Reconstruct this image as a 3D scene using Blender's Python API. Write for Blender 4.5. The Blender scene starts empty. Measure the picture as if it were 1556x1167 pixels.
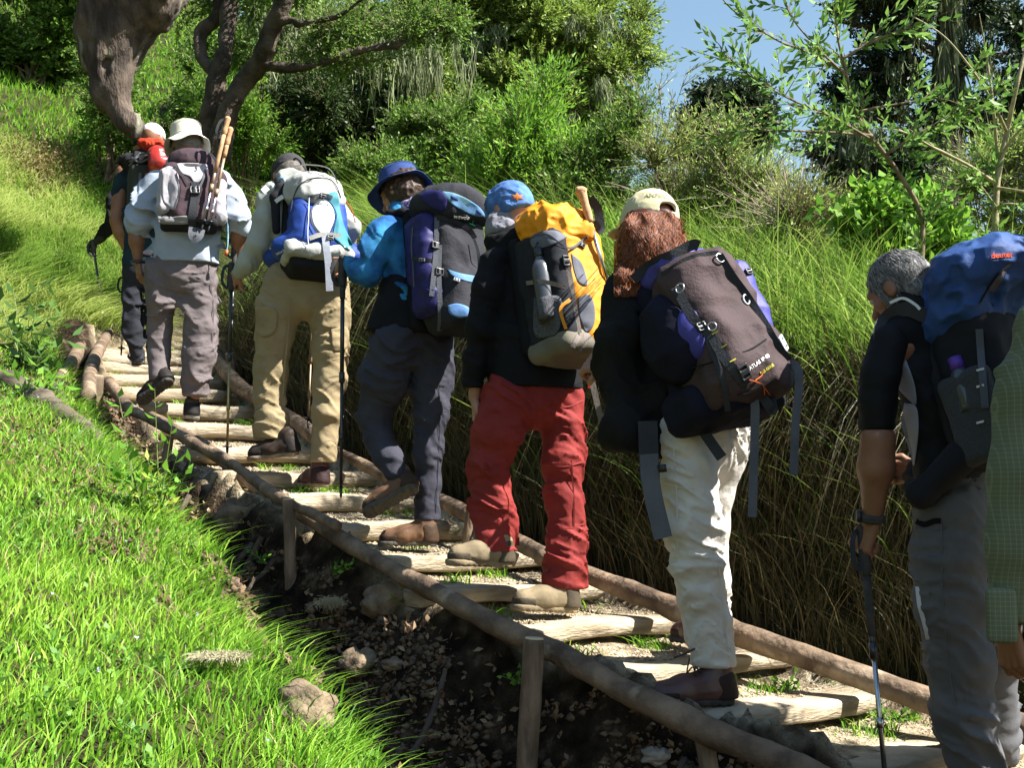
import bpy, math, random
import numpy as np
from mathutils import Vector, Matrix
from mathutils.bvhtree import BVHTree
random.seed(7)
RNG = np.random.default_rng(11)
SC = bpy.context.scene
COL = SC.collection
PI = math.pi
# ---------------------------------------------------------------- camera
FPX, CX, CY = 1900.0, 778.0, 583.5        # focal length and centre in pixels of a 1556 x 1167 frame
PITCH = math.radians(5)
cam_d = bpy.data.cameras.new('camera')
cam = bpy.data.objects.new('camera', cam_d)
COL.objects.link(cam)
cam.location = (0, 0, 0)
cam.rotation_euler = (PI/2 + PITCH, 0, 0)
cam_d.sensor_width = 36.0
cam_d.lens = 36.0*FPX/1556.0
cam_d.clip_start = 0.05
cam_d.clip_end = 2000
SC.camera = cam
# ---------------------------------------------------------------- light
SUN_EL, SUN_AZX, SUN_AZY = math.radians(49), 0.95, -0.28
sv = Vector((SUN_AZX, SUN_AZY, 0)).normalized()*math.cos(SUN_EL) + Vector((0, 0, math.sin(SUN_EL)))
sun_d = bpy.data.lights.new('sun', 'SUN')
sun_d.energy = 5.0
sun_d.angle = math.radians(0.5)
sun_d.color = (1.0, 0.965, 0.91)
sun = bpy.data.objects.new('sun', sun_d)
COL.objects.link(sun)
sun.rotation_euler = sv.to_track_quat('Z', 'Y').to_euler()
world = bpy.data.worlds.new('World')
SC.world = world
world.use_nodes = True
wn = world.node_tree
bg = wn.nodes['Background']
sky = wn.nodes.new('ShaderNodeTexSky')
sky.sky_type = 'NISHITA'
sky.sun_disc = False
sky.sun_elevation = SUN_EL
sky.sun_rotation = math.atan2(sv.x, sv.y)
sky.altitude = 0
sky.air_density = 1.8
sky.dust_density = 0.3
sky.ozone_density = 4.5
wn.links.new(sky.outputs[0], bg.inputs[0])
bg.inputs[1].default_value = 0.052
SC.view_settings.view_transform = 'Standard'
SC.view_settings.look = 'None'
SC.view_settings.gamma = 1
SC.view_settings.use_curve_mapping = False
SC.view_settings.exposure = 1.7
SC.cycles.max_bounces = 6
SC.cycles.transparent_max_bounces = 8
SC.cycles.use_denoising = True
# ---------------------------------------------------------------- pixel -> world
_F = np.array([0, math.cos(PITCH), math.sin(PITCH)])
_U = np.array([0, -math.sin(PITCH), math.cos(PITCH)])
_R = np.array([1.0, 0, 0])
def ray(px, py):
    return _F + _R*(px-CX)/FPX + _U*(CY-py)/FPX
def W(px, py, Y):
    d = ray(px, py)
    return d*(Y/d[1])
# stair plane: s = metres up the path, t = metres right of its middle
A0 = np.array([.65, 4.15, -.665]); ANG = math.radians(35); SLOPE = .275
PU = np.array([-math.sin(ANG), math.cos(ANG), 0]); PR = np.array([math.cos(ANG), math.sin(ANG), 0])
def st(x, y):
    return (x-A0[0])*PU[0]+(y-A0[1])*PU[1], (x-A0[0])*PR[0]+(y-A0[1])*PR[1]
def PL(s, t, off=0.0):
    p = A0 + PU*s + PR*t
    return np.array([p[0], p[1], A0[2]+SLOPE*s+off])
def on_plane(px, py, off=0.0):
    d = ray(px, py); g = np.array([PU[0]*SLOPE, PU[1]*SLOPE, -1.0])
    return d*((g@A0-off)/(g@d))
# ---------------------------------------------------------------- numpy noise
def _h(ix, iy, iz, seed):
    n = (ix.astype(np.int64)*374761393 + iy.astype(np.int64)*668265263 + iz.astype(np.int64)*2147483647 + seed*1274126177) & 0xffffffff
    n = ((n ^ (n >> 13))*1274126177) & 0xffffffff
    n = n ^ (n >> 16)
    return (n & 0xffff)/65535.0
def noise3(p, seed=0):
    """value noise 0..1, p = (N,3)"""
    p = np.asarray(p, dtype=np.float64); i = np.floor(p); f = p-i; f = f*f*(3-2*f)
    i = i.astype(np.int64); x, y, z = i[:, 0], i[:, 1], i[:, 2]; r = 0
    for a in (0, 1):
        wx = f[:, 0] if a else 1-f[:, 0]
        for b in (0, 1):
            wy = f[:, 1] if b else 1-f[:, 1]
            for c in (0, 1):
                wz = f[:, 2] if c else 1-f[:, 2]
                r = r + wx*wy*wz*_h(x+a, y+b, z+c, seed)
    return r
def fbm(p, o=3, seed=0):
    r = 0; a = .5; t = 0
    for k in range(o):
        r = r + a*noise3(p*(2.03**k)+k*17.3, seed+k); t += a; a *= .5
    return r/t
def sstep(a, b, x):
    t = np.clip((x-a)/(b-a), 0, 1); return t*t*(3-2*t)
# ---------------------------------------------------------------- mesh linking
def mesh_np(name, V, Fq, mat=None, parent=None, smooth=True, loc=None, attr=None, Ft=None):
    V = np.asarray(V, dtype=np.float64)
    if loc is None and parent is not None: loc = np.array(parent['_o'])
    if loc is not None: V = V-np.asarray(loc)
    me = bpy.data.meshes.new(name)
    Fq = np.asarray(Fq, dtype=np.int32).reshape(-1, 4) if Fq is not None and len(Fq) else np.zeros((0, 4), np.int32)
    Ft = np.asarray(Ft, dtype=np.int32).reshape(-1, 3) if Ft is not None and len(Ft) else np.zeros((0, 3), np.int32)
    nq, nt = len(Fq), len(Ft)
    me.vertices.add(len(V)); me.vertices.foreach_set('co', V.astype(np.float32).ravel())
    me.loops.add(nq*4+nt*3)
    me.loops.foreach_set('vertex_index', np.concatenate([Fq.ravel(), Ft.ravel()]).astype(np.int32))
    me.polygons.add(nq+nt)
    me.polygons.foreach_set('loop_start', np.concatenate([np.arange(nq)*4, nq*4+np.arange(nt)*3]).astype(np.int32))
    if smooth: me.polygons.foreach_set('use_smooth', np.ones(nq+nt, dtype=bool))
    if attr is not None:
        for k, v in attr.items():
            a = me.attributes.new(k, 'FLOAT', 'POINT'); a.data.foreach_set('value', np.asarray(v, dtype=np.float32))
    me.update(calc_edges=True)
    o = bpy.data.objects.new(name, me); COL.objects.link(o)
    if mat is not None: me.materials.append(mat)
    if parent is not None: o.parent = parent
    elif loc is not None: o.location = [float(q) for q in loc]
    if parent is None: o['_o'] = [float(q) for q in (loc if loc is not None else (0, 0, 0))]
    return o
def empty(name, loc, label=None, cat=None, group=None):
    o = bpy.data.objects.new(name, None); COL.objects.link(o)
    o.location = [float(q) for q in loc]; o['_o'] = [float(q) for q in loc]
    o.empty_display_size = .1
    tag(o, label, cat, group)
    return o
def tag(o, label=None, cat=None, group=None, kind=None):
    if label: o['label'] = label
    if cat: o['category'] = cat
    if group: o['group'] = group
    if kind: o['kind'] = kind
    return o
class MB:
    """collects tubes, boxes and sheets into one mesh"""
    def __init__(s): s.V = []; s.Q = []; s.T = []; s.n = 0; s.A = []
    def add(s, V, Q=(), T=(), a=0.5):
        V = np.asarray(V, float)
        if len(Q): s.Q.append(np.asarray(Q, int).reshape(-1, 4)+s.n)
        if len(T): s.T.append(np.asarray(T, int).reshape(-1, 3)+s.n)
        s.V.append(V); s.A.append(np.full(len(V), a) if np.isscalar(a) else np.asarray(a)); s.n += len(V)
    def build(s, name, mat, parent=None, smooth=True, loc=None):
        return mesh_np(name, np.concatenate(s.V), np.concatenate(s.Q) if s.Q else None, mat, parent, smooth, loc,
                       {'tint': np.concatenate(s.A)}, np.concatenate(s.T) if s.T else None)
    def tube(s, pts, rad, n=10, cap=True, a=.5, jit=0, seed=0, res=0):
        pts = np.asarray(pts, float); rad = np.full(len(pts), rad, float) if np.isscalar(rad) else np.asarray(rad, float)
        if res: pts, rad = spline(pts, rad, res)
        m = len(pts); T = np.gradient(pts, axis=0); T /= np.linalg.norm(T, axis=1)[:, None]+1e-9
        ref = np.array([0, 0, 1.0]) if abs(T[0, 2]) < .9 else np.array([1.0, 0, 0])
        Ns = []; nv = np.cross(T[0], ref); nv /= np.linalg.norm(nv)
        for k in range(m):
            nv = nv-T[k]*(nv@T[k]); nv /= np.linalg.norm(nv)+1e-9; Ns.append(nv)
        N = np.array(Ns); B = np.cross(T, N); an = np.arange(n)*2*PI/n
        ring = N[:, None, :]*np.cos(an)[None, :, None]+B[:, None, :]*np.sin(an)[None, :, None]
        P = pts[:, None, :]+ring*rad[:, None, None]
        if jit:
            q = P.reshape(-1, 3); d = ((fbm(q*7+seed, 2, 5)-.5)*1.6+(fbm(q*30+seed, 2, 6)-.5)*.7+.9*sstep(.80, .95, noise3(q*6.5+seed*3, 9)))*jit
            P = (q+ring.reshape(-1, 3)*d[:, None]).reshape(P.shape)
        V = P.reshape(-1, 3); k, j = np.meshgrid(np.arange(m-1), np.arange(n), indexing='ij'); j2 = (j+1) % n
        Q = np.stack([k*n+j, k*n+j2, (k+1)*n+j2, (k+1)*n+j], -1).reshape(-1, 4)
        T3 = []
        if cap:
            V = np.concatenate([V, pts[:1], pts[-1:]]); e0, e1 = m*n, m*n+1; jj = np.arange(n); jn = (jj+1) % n
            T3 = np.concatenate([np.stack([np.full(n, e0), jn, jj], -1), np.stack([np.full(n, e1), (m-1)*n+jj, (m-1)*n+jn], -1)])
        s.add(V, Q, T3, a)
    def box(s, c, h, M=None, a=.5):
        c = np.asarray(c, float); h = np.asarray(h, float)
        V = np.array([[x, y, z] for x in (-1, 1) for y in (-1, 1) for z in (-1, 1)], float)*h
        if M is not None: V = V@np.asarray(M).T
        s.add(V+c, [[0, 1, 3, 2], [4, 6, 7, 5], [0, 4, 5, 1], [2, 3, 7, 6], [0, 2, 6, 4], [1, 5, 7, 3]], a=a)
    def strip(s, L, Rr, nrm, th, a=.5):
        """thick ribbon between two point rows"""
        L = np.asarray(L, float); Rr = np.asarray(Rr, float); nrm = np.asarray(nrm, float)*th; m = len(L); k = np.arange(m-1)
        for (A_, B_) in ((L+nrm, Rr+nrm), (Rr-nrm, L-nrm), (L-nrm, L+nrm), (Rr+nrm, Rr-nrm)):
            s.add(np.concatenate([A_, B_]), np.stack([k, m+k, m+k+1, k+1], -1), a=a)
        for i_ in (0, m-1): s.add(np.array([L[i_]+nrm[i_], Rr[i_]+nrm[i_], Rr[i_]-nrm[i_], L[i_]-nrm[i_]]), [[0, 1, 2, 3]], a=a)
def spline(pts, rad, res):
    pts = np.asarray(pts, float); m = len(pts)
    if m < 3:
        t = np.linspace(0, m-1, (m-1)*res+1); i = np.minimum(t.astype(int), m-2); f = (t-i)[:, None]
        return pts[i]*(1-f)+pts[i+1]*f, (rad[i]*(1-f[:, 0])+rad[i+1]*f[:, 0]) if rad is not None else None
    P = np.concatenate([2*pts[:1]-pts[1:2], pts, 2*pts[-1:]-pts[-2:-1]])
    t = np.linspace(0, m-1, (m-1)*res+1); i = np.minimum(t.astype(int), m-2); f = (t-i)[:, None]
    p0, p1, p2, p3 = P[i], P[i+1], P[i+2], P[i+3]
    out = .5*((2*p1)+(-p0+p2)*f+(2*p0-5*p1+4*p2-p3)*f**2+(-p0+3*p1-3*p2+p3)*f**3)
    r = None if rad is None else rad[i]*(1-f[:, 0])+rad[i+1]*f[:, 0]
    return out, r
# ---------------------------------------------------------------- signed distance modelling (surface nets)
def cap(a, b, ra, rb=None, sy=1.0, ax=(0, 1, 0)): return ('c', np.asarray(a, float), np.asarray(b, float), ra, ra if rb is None else rb, sy, np.asarray(ax, float))
def ell(c, r, M=None): return ('e', np.asarray(c, float), np.asarray(r, float), M)
def bx(c, h, rnd, M=None): return ('b', np.asarray(c, float), np.asarray(h, float), rnd, M)
def neg(p): return ('-', p)
def plane(p, n): return ('p', np.asarray(p, float), np.asarray(n, float)/np.linalg.norm(n))   # cuts away the side n points to
def _prim(p, P):
    k = p[0]
    if k == 'c':
        _, a, b, ra, rb, sy, ax = p; ba = b-a; pa = P-a
        h = np.clip(pa@ba/max(ba@ba, 1e-12), 0, 1); d = pa-h[:, None]*ba
        if sy != 1.0: d = d+np.outer(d@ax, ax)*(1/sy-1)
        r = np.sqrt((d*d).sum(1)); q = r-(ra+(rb-ra)*h)
        return q*(min(sy, 1.0)) if sy < 1 else q
    if k == 'e':
        _, c, r, M = p; q = P-c
        if M is not None: q = q@M
        l = np.sqrt(((q/r)**2).sum(1)); l2 = np.sqrt(((q/(r*r))**2).sum(1))+1e-9
        return l*(l-1)/l2
    if k == 'b':
        _, c, h, rnd, M = p; q = P-c
        if M is not None: q = q@M
        q = np.abs(q)-(h-rnd); return np.sqrt((np.maximum(q, 0)**2).sum(1))+np.minimum(q.max(1), 0)-rnd
def _bb(p):
    k = p[0]
    if k == 'c': r = max(p[3], p[4])*max(1, p[5]); return np.minimum(p[1], p[2])-r, np.maximum(p[1], p[2])+r
    if k == 'e': r = max(p[2]) if p[3] is not None else p[2]; return p[1]-r, p[1]+r
    if k == 'b':
        r = np.abs(p[4])@p[2] if p[4] is not None else p[2]; return p[1]-r, p[1]+r
def smin(a, b, k):
    h = np.maximum(k-np.abs(a-b), 0)/k; return np.minimum(a, b)-h*h*k*.25
def smax(a, b, k): return -smin(-a, -b, k)
def sdf_mesh(prims, h=.01, k=.03, wr=None, kc=.008):
    pos = [p for p in prims if p[0] in 'ceb']; lo = np.min([_bb(p)[0] for p in pos], 0)-h*3; hi = np.max([_bb(p)[1] for p in pos], 0)+h*3
    n = np.ceil((hi-lo)/h).astype(int)+1
    gx, gy, gz = [lo[i]+h*np.arange(n[i]) for i in range(3)]
    P = np.stack(np.meshgrid(gx, gy, gz, indexing='ij'), -1).reshape(-1, 3)
    D = None
    for p in prims:
        if p[0] in 'ceb':
            d = _prim(p, P); D = d if D is None else smin(D, d, k)
    if wr is not None:
        m = np.abs(D) < .05; q = P[m]; D[m] += wr(q)
    for p in prims:
        if p[0] == '-': D = smax(D, -_prim(p[1], P), kc)
        elif p[0] == 'p': D = smax(D, (P-p[1])@p[2], kc)
    D = D.reshape(n)
    s = D < 0; c8 = [s[a:n[0]-1+a, b:n[1]-1+b, c:n[2]-1+c] for a in (0, 1) for b in (0, 1) for c in (0, 1)]
    al = np.logical_and.reduce(c8); an = np.logical_or.reduce(c8); act = an & ~al
    idx = np.argwhere(act); vid = np.full(act.shape, -1, np.int64); vid[act] = np.arange(len(idx))
    acc = np.zeros((len(idx), 3)); cnt = np.zeros(len(idx)); i, j, l = idx.T
    for ax in range(3):
        o1 = [(1, 2), (0, 2), (0, 1)][ax]
        for a in (0, 1):
            for b in (0, 1):
                o = np.zeros(3, int); o[o1[0]] = a; o[o1[1]] = b; e = o.copy(); e[ax] = 1
                d0 = D[i+o[0], j+o[1], l+o[2]]; d1 = D[i+e[0], j+e[1], l+e[2]]; m = (d0 < 0) != (d1 < 0)
                t = np.where(m, d0/np.where(m, d0-d1, 1), 0); q = np.tile(o.astype(float), (len(idx), 1)); q[:, ax] += t
                acc[m] += q[m]; cnt[m] += 1
    V = lo+(idx+acc/np.maximum(cnt, 1)[:, None])*h
    Qs = []
    for ax in range(3):
        sl0 = [slice(None)]*3; sl1 = [slice(None)]*3; sl0[ax] = slice(0, n[ax]-1); sl1[ax] = slice(1, n[ax])
        s0 = s[tuple(sl0)]; s1 = s[tuple(sl1)]; e = np.argwhere(s0 != s1); b, c = [(1, 2), (2, 0), (0, 1)][ax]
        ok = (e[:, b] > 0) & (e[:, c] > 0) & (e[:, b] < n[b]-1) & (e[:, c] < n[c]-1); e = e[ok]
        fl = s0[e[:, 0], e[:, 1], e[:, 2]]; cs = []
        for (db, dc) in ((-1, -1), (0, -1), (0, 0), (-1, 0)):
            q = e.copy(); q[:, b] += db; q[:, c] += dc; cs.append(vid[q[:, 0], q[:, 1], q[:, 2]])
        Q = np.stack(cs, 1); Q[~fl] = Q[~fl][:, ::-1]; Qs.append(Q)
    return V, np.concatenate(Qs)
def folds(amp, f=(7, 7, 26), seed=0, sl=.6, puff=.4):
    """cloth folds: warped ridges running across the limb"""
    f = np.asarray(f, float)
    def w(q):
        wv = (fbm(q*6+seed, 2, 3)-.5)*.12; p = q.copy(); p[:, 2] += wv+sl*(q[:, 0]*.35)+.1*np.sin(q[:, 1]*9)
        a = noise3(p*f+seed, 1); r = 1-np.abs(2*a-1); b = noise3(p*f*1.9+seed+9, 2); r2 = 1-np.abs(2*b-1)
        g = sstep(.3, .65, noise3(q*4.5+seed+31, 4))
        return -amp*(r**3*(.15+1.7*g)+r2**3*(.15+.6*g))+amp*puff
    return w
BV = {}
def sdf(name, prims, root, mat, h=.01, k=.03, wr=None, kc=.008, keep=True, extra=None):
    V, Q = sdf_mesh(prims, h, k, wr, kc)
    if extra:
        for V2, Q2 in extra: Q = np.concatenate([Q, Q2+len(V)]); V = np.concatenate([V, V2])
    o = mesh_np(name, V, Q, mat, root)
    if keep: BV[o.name] = (V, Q)
    return o
def bvh_of(*objs):
    V = []; Q = []; n = 0
    for o in objs:
        v, q = BV[o.name]; V.append(v); Q.append(q+n); n += len(v)
    return BVHTree.FromPolygons([tuple(v) for v in np.concatenate(V)], [tuple(int(i) for i in q) for q in np.concatenate(Q)])
def hit(bv, px, py, off=.003, Y=None):
    d = Vector(ray(px, py)).normalized(); r = bv.ray_cast(Vector((0, 0, 0)), d)
    if r[0] is None:
        if Y is None: return None, None
        return W(px, py, Y), -np.array(d)
    return np.array(r[0])-np.array(d)*off, np.array(r[1])
def nrm_(v): return np.asarray(v, float)/np.linalg.norm(v)
def drape(mb, bv, pts, w, Y, off=.004, th=.0012, a=.5, res=6, s=None):
    """strap lying on a surface; pts in photo pixels, w = width in metres"""
    P, _ = spline(np.array([(p[0], p[1], 0) for p in pts], float), None, res)
    Q = []
    for x, y, _z in P: Q.append(hit(bv, x, y, off, None)[0])
    ok = [i for i, q in enumerate(Q) if q is not None]
    if not ok: return
    dd = np.interp(np.arange(len(Q)), ok, [np.linalg.norm(Q[i]) for i in ok]); Q = np.array([nrm_(ray(x, y))*d_ for (x, y, _z), d_ in zip(P, dd)]); d = dd.copy()
    for _ in range(3):
        if len(d) > 4: d[1:-1] = .25*d[:-2]+.5*np.minimum(d[1:-1], .5*(d[:-2]+d[2:]))+.25*d[2:]
    Q = Q/np.linalg.norm(Q, axis=1)[:, None]*d[:, None]
    ribbon(mb, Q, w, th, a)
def ribbon(mb, Q, w, th=.0012, a=.5, nrm=None):
    Q = np.asarray(Q, float); T = np.gradient(Q, axis=0); T /= np.linalg.norm(T, axis=1)[:, None]+1e-9
    n = -Q/np.linalg.norm(Q, axis=1)[:, None] if nrm is None else np.tile(np.asarray(nrm, float), (len(Q), 1))
    S = np.cross(T, n); S /= np.linalg.norm(S, axis=1)[:, None]+1e-9; n = np.cross(S, T)
    mb.strip(Q-S*w/2, Q+S*w/2, n, th, a)
def patch(mb, bv, poly, Y, off=.003, K=8, th=.002, a=.5, res=5, sink=.01):
    """panel of cloth stitched onto a surface, outline in photo pixels"""
    P = np.array([(p[0], p[1], 0) for p in poly], float); P = np.concatenate([P, P[:1]])
    P, _ = spline(P, None, res); P = P[:-1, :2]; c = P.mean(0); n = len(P); G = []; D = []
    for kk in range(K+1):
        for b in P:
            q = c+(b-c)*(kk/K if kk else .02); G.append(q); h_ = hit(bv, q[0], q[1], off if kk < K else off*.6, None)[0]; D.append(np.nan if h_ is None else np.linalg.norm(h_))
    D = np.array(D).reshape(K+1, n)
    for kk in range(K+1):
        m_ = np.isnan(D[kk]); D[kk][m_] = D[kk-1][m_] if kk else np.nanmean(D)
    G = np.array(G); V = [nrm_(ray(g[0], g[1]))*d_ for g, d_ in zip(G, D.ravel())]; V += [nrm_(ray(g[0], g[1]))*(d_+sink) for g, d_ in zip(P, D[-1])]
    V = np.array(V); k, j = np.meshgrid(np.arange(K+1), np.arange(n), indexing='ij'); j2 = (j+1) % n
    Q = np.stack([k*n+j, k*n+j2, (k+1)*n+j2, (k+1)*n+j], -1).reshape(-1, 4)
    V = np.concatenate([V, [V[:n].mean(0)]]); jj = np.arange(n)
    mb.add(V, Q, np.stack([np.full(n, len(V)-1), (jj+1) % n, jj], -1), a)
# ---------------------------------------------------------------- materials
MATS = {}
def srgb(r, g, b): return tuple(((c/255/12.92) if c/255 <= .04045 else ((c/255+.055)/1.055)**2.4) for c in (r, g, b))
def mat(name, c1, c2=None, scale=20, rough=.8, bump=.3, bscale=60, bd=.01, metal=0, spec=.3, sheen=0, attr=False, trans=0, weave=0, ramp=(.35, .65), wear=None, coat=0, stretch=None, det=4, crease=0):
    if name in MATS: return MATS[name]
    m = bpy.data.materials.new(name); m.use_nodes = True; nt = m.node_tree; N = nt.nodes; L = nt.links
    b = N['Principled BSDF']; out = N['Material Output']
    b.inputs['Roughness'].default_value = rough; b.inputs['Metallic'].default_value = metal
    b.inputs['Specular IOR Level'].default_value = spec
    if sheen: b.inputs['Sheen Weight'].default_value = sheen; b.inputs['Sheen Roughness'].default_value = .5
    if coat: b.inputs['Coat Weight'].default_value = coat
    tc = N.new('ShaderNodeTexCoord'); src = tc.outputs['Object']
    if stretch:
        mp = N.new('ShaderNodeMapping'); mp.inputs['Scale'].default_value = stretch; L.new(src, mp.inputs[0]); src = mp.outputs[0]
    c2 = c2 or tuple(x*.75 for x in c1)
    no = N.new('ShaderNodeTexNoise'); no.inputs['Scale'].default_value = scale; no.inputs['Detail'].default_value = det; L.new(src, no.inputs['Vector'])
    cr = N.new('ShaderNodeValToRGB'); e = cr.color_ramp.elements
    e[0].position = ramp[0]; e[1].position = ramp[1]; e[0].color = (*c2, 1); e[1].color = (*c1, 1)
    if attr:
        at = N.new('ShaderNodeAttribute'); at.attribute_name = 'tint'
        mx = N.new('ShaderNodeMath'); mx.operation = 'MULTIPLY_ADD'; L.new(at.outputs['Fac'], mx.inputs[0]); mx.inputs[1].default_value = .75
        m2 = N.new('ShaderNodeMath'); m2.operation = 'MULTIPLY'; L.new(no.outputs['Fac'], m2.inputs[0]); m2.inputs[1].default_value = .25
        L.new(m2.outputs[0], mx.inputs[2]); L.new(mx.outputs[0], cr.inputs[0])
        e[0].position = .1; e[1].position = .9
        if wear:
            x = cr.color_ramp.elements.new(wear[3] if len(wear) > 3 else .55); x.color = (*wear[:3], 1)
    else: L.new(no.outputs['Fac'], cr.inputs[0])
    col = cr.outputs[0]
    if wear and not attr:
        n2 = N.new('ShaderNodeTexNoise'); n2.inputs['Scale'].default_value = wear[3]; n2.inputs['Detail'].default_value = 6; L.new(src, n2.inputs['Vector'])
        r2 = N.new('ShaderNodeValToRGB'); r2.color_ramp.elements[0].position = wear[4]; r2.color_ramp.elements[1].position = wear[4]+.1
        L.new(n2.outputs['Fac'], r2.inputs[0]); mi = N.new('ShaderNodeMix'); mi.data_type = 'RGBA'; L.new(r2.outputs[0], mi.inputs[0]); L.new(col, mi.inputs[6]); mi.inputs[7].default_value = (*wear[:3], 1); col = mi.outputs[2]
    L.new(col, b.inputs['Base Color'])
    if bump:
        bn = N.new('ShaderNodeTexNoise'); bn.inputs['Scale'].default_value = bscale; bn.inputs['Detail'].default_value = 5; L.new(src, bn.inputs['Vector']); hsrc = bn.outputs['Fac']
        if weave:
            wv = N.new('ShaderNodeTexNoise'); wv.inputs['Scale'].default_value = weave; wv.inputs['Detail'].default_value = 1; L.new(src, wv.inputs['Vector'])
            ad = N.new('ShaderNodeMath'); ad.operation = 'MULTIPLY_ADD'; L.new(wv.outputs['Fac'], ad.inputs[0]); ad.inputs[1].default_value = .35; L.new(bn.outputs['Fac'], ad.inputs[2]); hsrc = ad.outputs[0]
        bm = N.new('ShaderNodeBump'); bm.inputs['Strength'].default_value = bump; bm.inputs['Distance'].default_value = bd
        L.new(hsrc, bm.inputs['Height']); L.new(bm.outputs[0], b.inputs['Normal'])
        if crease:
            mp2 = N.new('ShaderNodeMapping'); mp2.inputs['Scale'].default_value = (1, 1, 2.2); mp2.inputs['Rotation'].default_value = (.2, .35, 0); L.new(src, mp2.inputs[0]); cn = N.new('ShaderNodeTexNoise'); cn.noise_type = 'RIDGED_MULTIFRACTAL'; cn.inputs['Scale'].default_value = 5.5; cn.inputs['Detail'].default_value = 3; cn.inputs['Distortion'].default_value = .4; L.new(mp2.outputs[0], cn.inputs['Vector']); b2 = N.new('ShaderNodeBump'); b2.inputs['Strength'].default_value = .8; b2.inputs['Distance'].default_value = crease; L.new(cn.outputs['Fac'], b2.inputs['Height']); L.new(bm.outputs[0], b2.inputs['Normal']); L.new(b2.outputs[0], b.inputs['Normal'])
    if trans:
        tr = N.new('ShaderNodeBsdfTranslucent'); L.new(col, tr.inputs[0]); ms = N.new('ShaderNodeMixShader'); ms.inputs[0].default_value = trans
        L.new(b.outputs[0], ms.inputs[1]); L.new(tr.outputs[0], ms.inputs[2]); L.new(ms.outputs[0], out.inputs[0])
    MATS[name] = m
    return m
def cloth(name, c, c2=None, **k):
    kw = dict(scale=9, rough=.85, bump=.35, bscale=35, bd=.006, spec=.2, sheen=.0, weave=450, ramp=(.3, .7), crease=.010 if ('trouser' in name or 'shirt' in name or 'fleece' in name or 'softshell' in name or 'tee' in name) else (.004 if 'pack_cloth' in name else 0)); kw.update(k)
    return mat(name, c, c2 or tuple(x*.78 for x in c), **kw)
# ================================================================ ground
TC_S = [-6, -3, -1.5, -.5, .05, .7, 1.3, 2.2, 3, 3.7, 4.8, 5.8, 6.6, 9]; TC_T = [2.6, 1.6, .95, .48, .25, .06, -.04, -.1, -.12, -.13, -.02, .12, .30, .6]
TE_S = [-6, -3, -1, -.3, .03, .43, .88, 1.36, 2.36, 3.7, 5, 6.3]; TE_T = [2.7, 2.4, 2.05, 1.84, 1.70, 1.55, 1.40, 1.22, 1.05, .88, .84, .6]
def tcen(s): return np.interp(s, TC_S, TC_T)
LOG_S = [-.86, -.45, -.04, .34, .74, 1.14, 1.53, 1.99, 2.44, 2.86, 3.38, 3.92, 4.45, 4.95, 5.38, 5.81, 6.25]
def plane_z(s): return A0[2]+SLOPE*s
def step_z(s):
    """height of the trodden soil on the stairs"""
    ls = np.array(LOG_S); i = np.clip(np.searchsorted(ls, s, 'right')-1, 0, len(ls)-1); j = np.clip(i+1, 0, len(ls)-1)
    z0 = plane_z(ls[i]); f = np.clip((s-ls[i])/np.maximum(ls[j]-ls[i], .1), 0, 1)
    z = z0+(plane_z(ls[j])-z0)*.30*f**1.5
    z = z-.015+.09*np.exp(-((1-f)/.10)**2)*0
    return np.where(s < ls[0], plane_z(s)-.05, np.where(s > ls[-1], plane_z(s), z))
def H(x, y, detail=True):
    s, t = st(x, y); q = t-tcen(s); te = np.interp(s, TE_S, TE_T); base = plane_z(s)
    ss = np.maximum(s-6.4, 0); hill = .34*np.minimum(ss, 12)+.06*np.maximum(ss-12, 0)
    base = base+hill-np.where(ss > 20, (ss-20)*.18, 0)
    fade = 1-sstep(5.6, 6.8, s)
    # left
    a = -q
    dit = -.40*sstep(.40, .78, a)*fade
    dit = dit+(.48*fade+.0)*sstep(te-.42, te+.0, a)+.09*np.maximum(a-te, 0)
    lh = .30*sstep(3.6, 6.5, s)*np.maximum(a-1.0, 0)-.12*np.maximum(a-6, 0)*sstep(3.6, 6.5, s)
    zl = base+dit+lh
    # right
    rb = 1.04*sstep(.60, 1.10, q)*(1-.75*sstep(5.2, 7.5, s))+.16*np.clip(q-1.2, 0, 2.6)-.33*np.maximum(q-3.8, 0)*sstep(-2, 3, s)
    zr = base+rb-.05*sstep(.42, .5, q)*(1-sstep(.55, .65, q))
    z = np.where(q < 0, zl, zr)
    on = (np.abs(q) < .43) & (s < 6.5)
    z = np.where(on, step_z(s), z)
    z = np.maximum(z, -40)
    if detail:
        p = np.stack([x, y, z*0], -1).reshape(-1, 3)
        n = (fbm(p*3.1, 3, 2)-.5).reshape(np.shape(x)); n2 = (fbm(p*14, 3, 8)-.5).reshape(np.shape(x)); n3 = (fbm(p*.5, 2, 5)-.5).reshape(np.shape(x))
        inside = np.abs(q) < .42; ditz = (a > .42) & (a < te)
        z = z+np.where(inside, .012*n*2+.022*n2, np.where(ditz, .22*n+.16*n2, .12*n+.02*n2))+np.where(np.abs(q) > 1.5, .35*n3*sstep(1.5, 4, np.abs(q)), 0)
    return z
def on_ground(px, py, lo=1.5, hi=40):
    d = ray(px, py); ts = np.linspace(lo, hi, 1500); P = d[None]*ts[:, None]; f = P[:, 2]-H(P[:, 0], P[:, 1]); k = np.argmax(f < 0) if (f < 0).any() else len(ts)-1
    return P[k]
def gz(x, y): return float(H(np.array([float(x)]), np.array([float(y)]))[0])
def lines(*seg):
    out = []
    for a, b, d in seg: out.append(np.arange(a, b-1e-6, d))
    return np.concatenate(out+[[seg[-1][1]]])
gs = lines((-9, -1.2, .2), (-1.2, 3.2, .022), (3.2, 6.8, .035), (6.8, 14, .15), (14, 40, .8), (40, 400, 15))
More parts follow.
